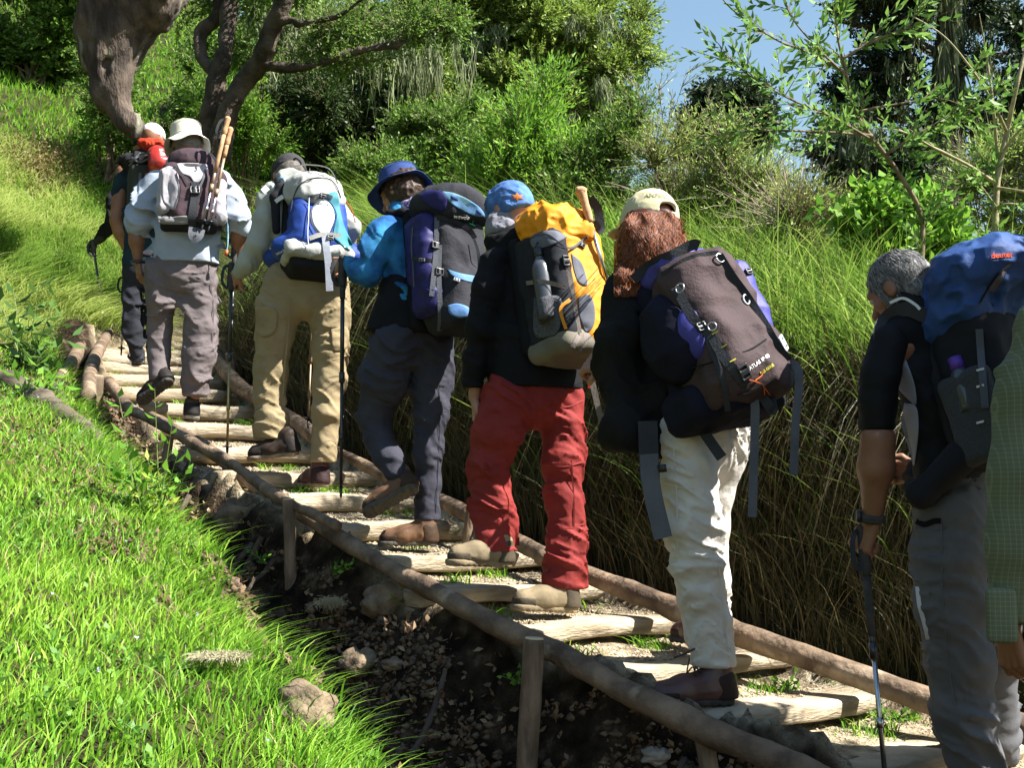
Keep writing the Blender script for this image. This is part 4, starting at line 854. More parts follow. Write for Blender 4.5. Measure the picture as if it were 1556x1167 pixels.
def hiker_four():
    A = PX(5.43, 38); s = A.s
    root = empty('person', A.p(640, 828), 'hiker in a turquoise checked shirt and blue bucket hat, one brown boot lifted behind', 'person', 'hikers climbing the stairs')
    N = A.p(618, 330, 14); P = A.p(640, 520, 0); hc = A.p(609, 293, 26); f = nrm(A.f*.85-A.r*.35-Z*.35); u = nrm(Z+A.f*.35)
    legL = [A.p(602, 530, -26), A.p(570, 640, 15), A.p(603, 722, -30)]; legR = [A.p(655, 530, 22), A.p(655, 640, 8), A.p(650, 785, 0)]
    elL = A.p(558, 424, -40); wrL = A.p(528, 400, -8); shR = A.w(N, .16, 0, -.05); elR = A.w(N, .22, .06, -.30); wrR = A.w(N, .2, .3, -.3)
    J = dict(N=N, P=P, shL=A.p(592, 356, -18), elL=elL, shR=shR, elR=elR, legL=legL, legR=legR)
    GL = cloth('dark_glove', (.03, .03, .032))
    hl = hand_mesh(elL, wrL, nrm(np.array([-.75, .55, -.05])), np.array([.45, .75, -.15]), 1, (1.1, 1.15, 1.15, 1.15), r_el=.034)
    hr = hand_mesh(elR, wrR, A.f, -A.r, -1, (.9,)*4, r_el=.034)
    make_body(root, A, J, SKIN, (hc, f, u, .97), [hl, hr])
    NV = cloth('slate_trouser_cloth', (.045, .045, .060), (.030, .030, .041), bump=.5, bscale=50, bd=.005)
    L = A.chain([(598, 520, -26, 37), (582, 575, -10, 37), (569, 632, 10, 29), (574, 665, 2, 24), (586, 692, -12, 22), (604, 722, -30, 20)])
    R = A.chain([(660, 520, 20, 36), (656, 580, 14, 34), (653, 630, 8, 26), (651, 680, 4, 23), (650, 735, 1, 21), (650, 792, 0, 22)])
    fl = folds(.010, (7, 7, 19), 23, 1.4, .2); f2 = folds(.006, (12, 12, 40), 7, .5, .3)
    tr = sdf('trousers', L+R+A.torso([(632, 496, 0, 50), (634, 508, 0, 56)], .72)+cuffs(A, (650, 792, 0, 28)), root, NV, .0085, .028, lambda q: fl(q)+f2(q))
    stitch(root, tr, A, [[(636, 625), (655, 631), (678, 624)], [(664, 560), (668, 620), (666, 700), (662, 780)], [(545, 610), (560, 618), (585, 622)]])
    BR = cloth('brown_suede_leather', (.20, .105, .05), (.10, .055, .035), weave=0, rough=.6, bump=.3); SO = mat('worn_sole', (.055, .055, .055), (.10, .085, .055), 40, .8, .5, 80)
    d1 = nrm(A.p(556, 786, -40)-A.p(634, 742, -42)+A.f*.01); b1 = boot(root, A.p(637, 742, -44), d1, nrm(np.array([-.25, .45, .8])), .275, BR, SO, .11, 'brown boot lifted with its lugged sole showing')
    boot(root, A.p(663, 831, -4), nrm(A.f*.5-A.r*.75), Z, .26, BR, SO, .11)
    TQ = cloth('turquoise_check_shirt', (.030, .19, .38), (.014, .075, .22), scale=13, ramp=(.38, .62), bump=.4)
    sh = A.torso([(616, 345, 12, 44), (622, 400, 6, 56), (628, 455, 2, 60)], .70)
    SL = A.chain([(588, 344, -20, 22), (572, 378, -32, 25), (560, 418, -40, 22)])+A.chain([(560, 418, -40, 21), (545, 414, -30, 20), (531, 402, -12, 15)])
    SR = [cap(shR, elR, .055, .05), cap(elR, wrR-A.f*.03, .05, .035)]; CL = [cap(A.p(612, 322, 16), A.p(614, 336, 14), 18*s, 26*s)]
    sdf('shirt', sh+SL+SR+CL, root, TQ, .0085, .03, folds(.013, (7, 8, 16), 77, 1.3))
    VS = cloth('dark_tied_jacket', (.008, .008, .010)); sdf('waist_jacket', A.torso([(622, 450, 2, 64), (628, 515, 2, 78)], .76)+[plane(A.p(628, 506), -Z)]+[cap(A.p(588, 470, -28), A.p(572, 505, -22), 20*s, 14*s), cap(A.p(640, 500, 0), A.p(650, 530, 0), 40*s, 30*s, .7, A.f)], root, VS, .009, .04, folds(.012, (8, 8, 16), 5, 1))
    sdf('shoulder_strap', [cap(A.p(592, 324, -16), A.p(612, 322, -22), .014, .016), cap(A.p(612, 322, -22), A.p(640, 330, -30), .016), cap(A.p(592, 324, -16), A.p(588, 345, 8), .014)], root, BLACK, .006, .02)
    HB = cloth('navy_hat_cotton', (.035, .068, .21), (.025, .048, .155), bump=.3); M = frame(f, nrm(u+A.r*.12))
    bucket(root, hc+M[:, 2]*.030, f, nrm(u+A.r*.12+Z*.1), HB, .086, .098, .10, .052, .55, 2, .004, tilt=.3)
    DH = mat('dark_brown_hair', (.06, .035, .022), (.03, .017, .012), 60, .5, .4, 120, .003)
    sdf('hair', [ell(hc-M[:, 1]*.014+M[:, 2]*.012, (.086, .102, .106), M), ell(hc-M[:, 1]*.045-M[:, 2]*.035, (.072, .06, .06), M), neg(ell(hc+M[:, 1]*.10-M[:, 2]*.03, (.09, .085, .08), M))], root, DH, .005, .02, foldy(.008, 40, 2))
    sdf('neckerchief', [cap(A.p(606, 318, 8), A.p(632, 306, -8), 7*s, 8*s), ell(A.p(620, 318, 10), (.055, .055, .028))], root, cloth('patterned_neckerchief', (.55, .50, .62), (.10, .06, .25), scale=60, ramp=(.45, .55)), .005, .02, foldy(.008, 24))
    # pack
    PB = cloth('charcoal_pack_cloth', (.030, .030, .036), (.020, .020, .025), bump=.5, bscale=90); BL = cloth('sky_blue_pack_cloth', (.12, .25, .55), (.09, .19, .2), rough=.6); ND = cloth('indigo_pack_cloth', (.022, .020, .11), (.014, .013, .07), rough=.5)
    pr = empty('backpack', A.p(690, 505), 'tall charcoal backpack with a sky blue lid panel and indigo side pocket', 'backpack', 'backpacks')
    K = A.pack(.16, .02); c = A.p(684, 405, -46); Q_ = lambda l, o, v: c+K@np.array([l, o, v]); bxk = lambda l, o, v, h, r: bx(Q_(l, o, v), h, r, K)
    sdf('main_bag', [bxk(.01, 0, -.02, (.125, .105, .25), .06), bxk(.02, .06, -.16, (.11, .085, .115), .05), bxk(.02, .02, -.26, (.11, .10, .03), .03)], pr, PB, .0075, .035, foldy(.013, 8, 4))
    sdf('lid', [ell(Q_(.0, .015, .265), (.165, .17, .085), K), bxk(.02, .03, .22, (.13, .12, .045), .04)], pr, PB, .007, .04, foldy(.010, 8, 1))
    sdf('side_pocket', [bxk(-.125, -.02, .06, (.05, .085, .145), .04), bxk(-.12, -.01, -.13, (.045, .08, .10), .04)], pr, ND, .0075, .025, foldy(.012, 9, 6))
    sdf('back_panel', [bxk(0, -.12, .0, (.14, .035, .27), .03)], pr, BLACK, .01, .03)
    bv = bvh_of(*kids(pr)); S = strapper(pr, bv, 5.2); T = patcher(pr, bv, 5.2)
    T('lid_panel', [(671, 290), (690, 293), (712, 303), (730, 316), (737, 329), (722, 328), (705, 321), (688, 311), (678, 301)], BL); T('lid_panel', [(637, 296), (650, 289), (671, 291), (680, 303), (672, 322), (650, 312)], ND)
    for q in ([(685, 297), (695, 299), (696, 305), (686, 302)], [(724, 318), (731, 322), (732, 327), (726, 324)]): T('lid_tab', q, cloth('navy_tab', (.03, .05, .20)), .008, 1, 2)
    T('pocket_opening', [(680, 409), (700, 415), (727, 421), (727, 430), (705, 426), (686, 418)], BL); T('base_panel', [(680, 464), (695, 461), (712, 467), (716, 478), (700, 483), (684, 477)], BL)
    for q in ([(664, 330), (663, 372), (661, 400), (656, 450)], [(668, 372), (667, 420), (669, 470), (668, 503)]): S('strap', q, .021, WEBG)
    S('strap', [(719, 478), (712, 492), (706, 498)], .030, WEBG); S('piping', [(627, 345), (625, 375), (627, 400), (629, 436)], .006, WEBG); S('strap', [(626, 392), (645, 394), (656, 396)], .016, WEB); S('seam', [(664, 330), (690, 336), (712, 348), (722, 362)], .022, PB, .010)
    buckle(pr, bv, 664, 373, .034, .052, 82, 5.2); buckle(pr, bv, 668, 413, .034, .040, 82, 5.2); buckle(pr, bv, 641, 395, .016, .028, 85, 5.2, WEBG); buckle(pr, bv, 694, 425, .014, .028, 70, 5.2, PLASTL)
    writing(pr, bv, 'wavde', 702, 331, .030, -20, 5.2, mat('white_badge', (.8, .8, .78), bump=0), 'lettering', .007)
    for q in ([(713, 339), (722, 343)], [(718, 341), (719, 336)]): S('green_mark', q, .003, mat('green_badge', (.08, .6, .25), bump=0), .009)
    hanger(pr, A, [(720, 362, -70), (727, 385, -75), (728, 410, -72)], .012, WEB)
    pole(None, A.p(521, 392, -8), A.p(518, 757, -10), 'trekking_pole', 'black trekking pole held in front by the hiker in the turquoise shirt', grip=RUBBER, shaft=DARKM, low=DARKM, gl=.13, r=.0095, grip2=.05)
hiker_four()
# ================================================================ hiker in khaki trousers
def hiker_three():
    A = PX(6.2, 18); s = A.s
    root = empty('person', A.p(490, 737), 'hiker in khaki zip-off trousers, pale grey shirt and dark cap, seen from behind', 'person', 'hikers climbing the stairs')
    N = A.p(450, 295, 15); P = A.p(470, 425, 0); hc = A.p(440, 268, 35); f = nrm(A.f*.85-Z*.55); u = nrm(Z+A.f*.6)
    legL = [A.p(430, 440, -5), A.p(412, 560, 10), A.p(412, 665, 10)]; legR = [A.p(500, 440, 5), A.p(498, 560, 5), A.p(490, 695, 0)]
    shL = A.p(412, 305, 0); elL = A.p(392, 368, -8); wrL = A.p(362, 413, 12); shR = A.p(505, 310, 0); elR = A.w(N, .26, .02, -.28); wrR = A.w(N, .24, .27, -.36)
    J = dict(N=N, P=P, shL=shL, elL=elL, shR=shR, elR=elR, legL=legL, legR=legR)
    hl = hand_mesh(elL, wrL, nrm(np.array([-.55, .55, -.55])), np.array([.2, .75, -.1]), 1, (1.1, 1.15, 1.2, 1.2), r_el=.036)
    hr = hand_mesh(elR, wrR, nrm(A.f-Z*.4), -A.r, 1, (1.,)*4, r_el=.036)
    make_body(root, A, J, SKIN, (hc, f, u, 1), [hl, hr])
    KH = cloth('khaki_trouser_cloth', (.30, .235, .135), (.235, .18, .10), bump=.5, bscale=50, bd=.005)
    L = A.chain([(434, 432, -5, 40), (428, 465, -3, 38), (418, 510, 2, 32), (412, 560, 10, 28), (409, 605, 12, 25), (413, 640, 12, 27), (414, 668, 12, 28)])
    R = A.chain([(500, 432, 6, 36), (501, 480, 6, 33), (500, 530, 5, 30), (498, 580, 4, 26), (496, 630, 2, 24), (491, 700, 0, 23)])
    fl = folds(.012, (6, 6, 16), 33, 1.3, .2); f2 = folds(.007, (11, 11, 34), 54, .6, .3)
    zk = A.p(420, 540)[2]
    tr = sdf('trousers', L+R+A.torso([(470, 412, 0, 62), (470, 435, 0, 64)], .72)+cuffs(A, (414, 668, 12, 34), (491, 703, 0, 30)), root, KH, .0085, .028, lambda q: fl(q)+f2(q)-.005*np.exp(-((q[:, 2]-zk)/.007)**2))
    bt = bvh_of(tr); T = patcher(root, bt, 6.2); T('cargo_pocket', [(388, 466), (418, 468), (420, 500), (404, 512), (389, 504)], KH, .012); T('cargo_pocket', [(503, 500), (528, 498), (528, 528), (506, 532)], KH, .010)
    stitch(root, tr, A, [[(388, 538), (412, 545), (438, 539)], [(474, 540), (500, 547), (526, 540)], [(405, 425), (440, 432), (470, 430)], [(474, 430), (505, 434), (532, 428)]], .006)
    mb = MB()
    for q in ([(471, 450), (473, 470), (470, 492)], [(440, 455), (438, 500), (432, 560), (430, 600)]): drape(mb, bt, q, .008, 6.2, .003)
    mb.build('seam', KH, root)
    MB_ = cloth('maroon_leather', (.12, .05, .05), (.06, .028, .028), weave=0, rough=.55, bump=.3); DB = cloth('dark_brown_leather', (.045, .030, .022), (.025, .017, .013), weave=0, rough=.6, bump=.3)
    SO = mat('tan_sole', (.26, .20, .14), (.14, .10, .07), rough=.8, bump=.3)
    boot(root, A.p(455, 692, 0), nrm(A.f*.30-A.r*.92+Z*-.12), nrm(Z+A.r*-.25), .27, DB, SO, .11, 'dark boot with its heel rolling up'); boot(root, A.p(492, 741, -8), nrm(A.f*.95-A.r*.3), Z, .26, MB_, SO, .12, 'maroon boot planted on the log step')
    GS = cloth('pale_grey_shirt', (.36, .37, .33), (.28, .29, .26), bump=.4)
    TO = A.torso([(450, 305, 14, 50), (458, 340, 8, 58), (468, 385, 4, 60), (472, 408, 0, 60)], .66)
    SL = A.chain([(418, 300, 0, 24), (404, 335, -8, 24), (392, 368, -8, 21), (376, 394, 2, 17), (362, 414, 12, 12)]); SR = [cap(A.p(498, 305, 0), A.p(528, 345, 10), .070, .06), cap(A.p(528, 345, 10), elR, .06, .05), cap(elR, wrR-A.f*.02, .05, .034)]
    sdf('shirt', TO+SL+SR, root, GS, .0085, .02, folds(.013, (7, 7, 15), 99, 1.3))
    CP = cloth('charcoal_cap_cloth', (.045, .042, .042)); M = frame(f, nrm(Z*.75+A.f*.65))
    cp = sdf('cap', [ell(hc+M[:, 2]*.028, (.090, .108, .090), M), plane(hc+M[:, 2]*.0, -M[:, 2]), neg(ell(hc-M[:, 2]*.01, (.080, .097, .08), M))], root, CP, .0045, .02, foldy(.004, 20)); V, Q = sdf_mesh([ell(hc+M[:, 1]*.12+M[:, 2]*.005, (.072, .08, .007), M)], .005, .01); mesh_np('peak', V, Q, CP, cp, loc=root['_o'])
    ht = sdf('hair', [ell(hc-M[:, 2]*.01-M[:, 1]*.01, (.079, .097, .07), M)], root, mat('grey_brown_hair', (.14, .12, .10), (.06, .05, .045), 80, .6, .4, 120, .003), .006, .02, foldy(.004, 40)); mb = MB(); mb.tube([A.p(446, 243, -20), A.p(450, 240, -22), A.p(456, 244, -22), A.p(458, 250, -20)], .006, n=6, res=3); mb.build('cap_strap', WEB, cp, loc=root['_o'])
    # pack
    G = cloth('silver_grey_pack_cloth', (.42, .42, .39), (.33, .33, .305), bump=.5); B = cloth('royal_blue_pack_cloth', (.022, .06, .27), (.015, .042, .20), rough=.55); TL = cloth('teal_pack_cloth', (.05, .22, .27), (.04, .17, .22), rough=.6); WH = cloth('white_mesh_panel', (.75, .76, .78), (.68, .69, .72)); NB = cloth('near_black_pack_cloth', (.015, .015, .018))
    pr = empty('backpack', A.p(480, 410), 'silver and blue daypack with an oval white panel and a hanging grey strap', 'backpack', 'backpacks')
    K = A.pack(.3, .06); c = A.p(478, 335, -38); Q_ = lambda l, o, v: c+K@np.array([l, o, v]); bxk = lambda l, o, v, h, r: bx(Q_(l, o, v), h, r, K)
    sdf('main_bag', [bxk(.01, .01, -.05, (.135, .085, .17), .07), bxk(.02, .04, -.10, (.12, .07, .10), .05), cap(Q_(-.13, -.02, -.16), Q_(.20, -.03, -.17), .07)], pr, B, .008, .05, foldy(.010, 8, 2))
    sdf('lid', [ell(Q_(-.01, .0, .155), (.145, .115, .11), K), ell(Q_(.02, .06, .09), (.115, .06, .06), K)], pr, G, .0075, .03, foldy(.014, 10, 5))
    sdf('base', [bxk(.01, .02, -.205, (.16, .09, .035), .03), ell(Q_(.10, .03, -.19), (.09, .08, .045), K)], pr, G, .0075, .03, foldy(.012, 14, 4)); sdf('back_panel', [bxk(0, -.08, -.02, (.15, .03, .23), .028), bxk(.03, -.03, -.25, (.15, .09, .04), .035)], pr, NB, .01, .03)
    bv = bvh_of(*kids(pr)); S = strapper(pr, bv, 6.0); T = patcher(pr, bv, 6.0)
    T('wing_panel', [(492, 296), (512, 292), (517, 318), (524, 345), (536, 372), (530, 380), (516, 370), (506, 358), (510, 330), (502, 310)], TL, .006)
    T('white_panel', [(489, 302), (502, 310), (509, 328), (505, 345), (498, 356), (486, 354), (475, 338), (474, 322), (480, 308)], WH, .012)
    S('piping', [(489, 300), (474, 318), (474, 338), (484, 356)], .006, WEBG, .016); S('piping', [(492, 298), (505, 312), (511, 330), (502, 354)], .006, cloth('navy_trim', (.02, .04, .16)), .016)
    S('zip', [(442, 322), (446, 300), (456, 280), (478, 270), (500, 272), (511, 282), (518, 300)], .005, WEB, .006); S('handle_loop', [(448, 252), (470, 250), (500, 256), (514, 280)], .006, G, .010)
    S('strap', [(468, 300), (490, 296), (505, 300)], .018, WEBG, .014); S('strap', [(470, 362), (490, 356), (518, 358)], .022, G, .014); buckle(pr, bv, 491, 297, .032, .026, 0, 6.0, PLAST, lift=.016); buckle(pr, bv, 502, 361, .034, .028, 0, 6.0, PLAST, lift=.016)
    mb = MB(); drape(mb, bv, [(470, 300), (469, 330), (468, 360), (472, 392)], .004, 6.0, .018); mb.build('drawcord', mat('pale_cord', (.6, .62, .65), bump=0), pr)
    hanger(pr, A, [(494, 356, -85), (496, 375, -88), (499, 400, -88), (501, 442, -86)], .034, cloth('pale_grey_webbing', (.36, .38, .44)))
    sdf('hip_belt', [cap(A.p(415, 392, -6), A.p(440, 385, -32), .045, .05), cap(A.p(520, 385, -20), A.p(540, 382, 5), .045, .035)], pr, B, .008, .03, foldy(.008, 14)); sdf('shoulder_strap', [cap(A.p(428, 287, -32), A.p(418, 300, -36), .026), cap(A.p(418, 300, -36), A.p(420, 350, -36), .024, .020), cap(A.p(428, 287, -32), A.p(424, 274, 0), .026)], pr, NB, .006, .02)
    hanger(pr, A, [(416, 308, -42), (424, 302, -45), (430, 298, -45)], .020, cloth('pale_label', (.7, .72, .75)), 'label_tab'); hanger(pr, A, [(399, 291, -32), (407, 284, -30)], .030, cloth('white_stitching', (.7, .72, .76)), 'reflective_tab')
    mb = MB(); q = A.p(424, 272, -30); mb.tube([q, A.p(428, 270, -32), A.p(431, 267, -30)], .009, n=8); mb.build('hose_valve', mat('light_blue_plastic', (.25, .5, .7), rough=.4), pr); mb = MB(); mb.tube([A.p(522, 300, -30), A.p(534, 318, -30), A.p(540, 338, -28)], .003, n=6, res=4); mb.build('red_cord', mat('red_cord', (.5, .05, .03)), pr)
    writing(pr, bv, 'bike', 482, 262, .05, -4, 6.0, mat('grey_print', (.34, .34, .33), bump=0), 'lettering', .006); writing(pr, bv, 'tatonkar', 428, 382, .022, 25, 6.0, mat('pale_print', (.6, .62, .66), bump=0), 'lettering', .004)
    pole(None, A.p(352, 402, 22), A.p(345, 697, 6), 'trekking_pole', 'brass coloured trekking pole in the left hand of the khaki trousered hiker', shaft=DARKM, low=mat('brass_tube', (.42, .32, .14), rough=.35, metal=.8, bump=0), grip=RUBBER, gl=.14, split=.48)
    pole(None, A.p(476, 440, 60), A.p(468, 652, 45), 'trekking_pole', 'slim tan trekking pole seen between the legs of the khaki trousered hiker', shaft=mat('tan_tube', (.40, .28, .17), rough=.4, metal=.5, bump=0), low=mat('tan_tube', (.4, .3, .2)), r=.007)
hiker_three()
# ================================================================ hiker with the white bucket hat, then the two leaders
def hiker_two():
    A = PX(7.42, 17); s = A.s
    root = empty('person', A.p(290, 630), 'hiker in a cream bucket hat, light blue shirt and grey cargo trousers, seen from behind', 'person', 'hikers climbing the stairs')
    N = A.p(283, 248, 8); P = A.p(278, 410, 0); hc = A.p(284, 218, 16); f = nrm(A.f*.95-Z*.25); u = nrm(Z+A.f*.25)
    legL = [A.p(247, 420, -5), A.p(244, 515, 12), A.p(243, 575, -8)]; legR = [A.p(303, 420, 5), A.p(301, 520, 2), A.p(296, 600, 0)]
    shL = A.p(236, 280, 0); elL = A.p(206, 350, -6); wrL = A.p(210, 398, 0); shR = A.p(335, 285, 0); elR = A.p(364, 340, 0); wrR = A.p(360, 392, 22)
    J = dict(N=N, P=P, shL=shL, elL=elL, shR=shR, elR=elR, legL=legL, legR=legR)
    hl = hand_mesh(elL, wrL, nrm(np.array([.15, .1, -1.])), np.array([.8, .5, 0]), -1, (.45, .5, .6, .6), k=1.05, r_el=.042)
    hr = hand_mesh(elR, wrR, nrm(np.array([-.1, .5, -.8])), np.array([-.8, .3, 0.]), 1, (1.1,)*4, k=1.05, r_el=.045)
    make_body(root, A, J, SKIN2, (hc, f, u, 1.02), [hl, hr])
    GT = cloth('grey_mauve_trouser_cloth', (.15, .125, .125), (.11, .09, .09), bump=.5, bscale=50, bd=.005)
    L = A.chain([(248, 412, -4, 29), (245, 460, -2, 25), (243, 500, 8, 22), (242, 540, 6, 20), (242, 572, -6, 19)])
    R = A.chain([(304, 412, 6, 29), (304, 460, 6, 28), (303, 500, 4, 27), (301, 540, 2, 26), (297, 575, 0, 24), (295, 600, 0, 21)])
    fl = folds(.016, (5, 5, 13), 63, 1.3, .2); f2 = folds(.007, (9, 9, 27), 14, .7, .3)
    tr = sdf('trousers', L+R+A.torso([(278, 404, 0, 46), (277, 415, 0, 50)], .72)+cuffs(A, (296, 603, 0, 28)), root, GT, .0095, .028, lambda q: fl(q)+f2(q))
    stitch(root, tr, A, [[(272, 478), (300, 484), (328, 476)], [(278, 520), (300, 526), (324, 520)], [(222, 478), (244, 484), (266, 478)], [(318, 420), (324, 470), (322, 520)], [(288, 420), (305, 426), (328, 418)]], .008)
    DS = cloth('dark_grey_suede', (.05, .045, .045), weave=0); SO = mat('pale_sole', (.34, .33, .31), (.2, .19, .18), rough=.8)
    boot(root, A.p(262, 578, -22), nrm(A.p(224, 606, -10)-A.p(262, 578, -22)), nrm(np.array([-.35, .5, .8])), .275, cloth('brown_black_leather', (.045, .032, .025), weave=0), RUBBER, .10, 'dark boot lifted with the toe pointing down'); boot(root, A.p(291, 636, -8), nrm(A.f+A.r*.05), Z, .27, DS, SO, .10)
    LB = cloth('light_blue_shirt', (.34, .38, .44), (.26, .30, .36), bump=.4)
    TO = A.torso([(283, 255, 6, 40), (283, 280, 4, 50), (283, 330, 2, 50), (281, 380, 0, 55), (280, 402, 0, 58)], .68)+[plane(A.p(280, 401), -Z)]
    SL = A.chain([(238, 274, 0, 21), (222, 310, -6, 22), (211, 338, -6, 19)]); SR = A.chain([(330, 276, 0, 22), (350, 305, 0, 22), (362, 334, 0, 17)]); SL += [cap(A.p(212, 334, -6), A.p(209, 341, -6), .080, .078), cap(A.p(361, 330, 0), A.p(364, 337, 0), .072, .07)]
    sdf('shirt', TO+SL+SR+[ell(N+Z*.03, (.06, .06, .05))], root, LB, .009, .016, folds(.020, (6, 6, 12), 9, 1.3))
    HT = cloth('cream_hat_cotton', (.60, .56, .45), (.52, .48, .38), bump=.3); hu = nrm(u-A.r*.10)
    bucket(root, hc+hu*.015, f, hu, HT, 098e-3, .112, .120, .040, 1.05, 4, .008, tilt=.2)
    ht = sdf('hair', [ell(hc-f*.01+u*.0, (.082, .098, .07))], root, mat('grey_hair', (.2, .19, .18), (.1, .09, .085), 80, .6, .4, 120, .003), .006, .02)
    mb = MB(); w_ = A.p(209.5, 398, 0); mb.tube([w_+np.array([math.cos(t)*.034, math.sin(t)*.030, .004*math.sin(t)]) for t in np.linspace(0, 2*PI, 17)], .011, n=8); mb.build('wristwatch', PLAST, root)
    # pack
    BN = cloth('dark_plum_pack_cloth', (.065, .040, .048), (.045, .029, .035), bump=.5); PG = cloth('pale_lilac_grey_cloth', (.40, .375, .40), (.32, .30, .32), bump=.4); NB = cloth('near_black_pack_cloth', (.015, .015, .018))
    pr = empty('backpack', A.p(290, 350), 'plum and pale grey daypack with two poles strapped to its side', 'backpack', 'backpacks')
    K = A.pack(.10, .0); c = A.p(291, 292, -30); Q_ = lambda l, o, v: c+K@np.array([l, o, v]); bxk = lambda l, o, v, h, r: bx(Q_(l, o, v), h, r, K)
    sdf('main_bag', [bxk(.0, 0, -.02, (.175, .09, .20), .08), bxk(-.01, .03, -.06, (.12, .085, .16), .06), bxk(.15, -.01, -.03, (.05, .07, .15), .04)], pr, BN, .008, .04, foldy(.010, 8, 12))
    sdf('lid', [ell(Q_(-.0, .0, .185), (.135, .10, .08), K)], pr, BN, .008, .04, foldy(.012, 9, 3)); sdf('side_pocket', [bxk(-.145, .02, -.02, (.045, .075, .135), .04)], pr, PG, .007, .04, foldy(.018, 11, 6)); sdf('side_pocket', [bxk(.165, .03, -.06, (.035, .05, .13), .03)], pr, PG, .007, .04, foldy(.012, 10, 16)); sdf('base', [bxk(-.01, .01, -.205, (.165, .09, .03), .028)], pr, NB, .008, .03); sdf('back_panel', [bxk(0, -.09, .0, (.15, .03, .20), .028)], pr, NB, .01, .03)
    bv = bvh_of(*kids(pr)); S = strapper(pr, bv, 7.1); T = patcher(pr, bv, 7.1)
    T('grey_yoke', [(268, 248), (290, 247), (315, 250), (312, 262), (304, 275), (296, 278), (288, 268), (275, 262)], PG, .006); T('grey_wing', [(246, 256), (258, 252), (270, 262), (272, 290), (266, 318), (254, 312), (247, 300)], PG, .008); T('base_band', [(240, 328), (262, 329), (288, 328), (290, 339), (262, 341), (240, 338)], cloth('grey_band', (.25, .24, .24)), .006)
    S('strap', [(297, 276), (296, 300), (292, 330), (292, 350)], .046, WEB, .010); buckle(pr, bv, 296, 288, .052, .060, 92, 7.1, PLAST, lift=.016)
    S('trim', [(264, 252), (275, 262), (287, 278)], .012, WEBG, .012); S('piping', [(268, 262), (274, 290), (266, 320)], .006, NB, .014); S('trim', [(312, 258), (308, 274), (300, 290)], .012, WEBG, .012)
    S('badge', [(297, 253), (299, 257), (296, 260)], .008, WEBG, .012)
    hanger(pr, A, [(293, 345, -66), (292, 356, -70), (296, 363, -70), (303, 358, -68), (306, 348, -64)], .044, WEBG)
    sdf('shoulder_strap', [cap(A.p(318, 236, -2), A.p(330, 250, -14), .020), cap(A.p(330, 250, -14), A.p(332, 285, -14), .016)], pr, NB, .006, .02)
    mb = MB(); mb.tube([A.p(342, 318, -20), A.p(346, 340, -22), A.p(346, 370, -22), A.p(344, 382, -22)], .0045, n=6, res=5); mb.build('drinking_tube', mat('clear_blue_tube', (.25, .5, .65), rough=.3), pr); mb = MB(); mb.tube([A.p(345, 380, -22), A.p(343, 388, -23)], .010, n=8); mb.build('mouthpiece', mat('orange_plastic', (.55, .12, .04), rough=.4), pr)
    for (a, b_, lab, dy) in (((346, 180), (306, 350), 'folded cork handled pole on the plum pack, thicker upper one', -62), ((350, 196), (316, 352), 'folded cork handled pole on the plum pack, thinner one tucked behind', -56)):
        pole(None, A.p(*a, dy+12), A.p(*b_, dy-6), 'trekking_pole', lab, 'packed poles', CORK, mat('tan_tube', (.40, .28, .17)), STEEL, .10, True, True, grip2=.24 if a[0] == 346 else .08, split=.62, r=.009)
    pole(None, A.p(357, 362, 12), A.p(352, 500, 8), 'trekking_pole', 'short dark pole section in the right hand of the hiker in the light blue shirt', grip=RUBBER, shaft=DARKM, low=DARKM, gl=.2, basket=False)
hiker_two()
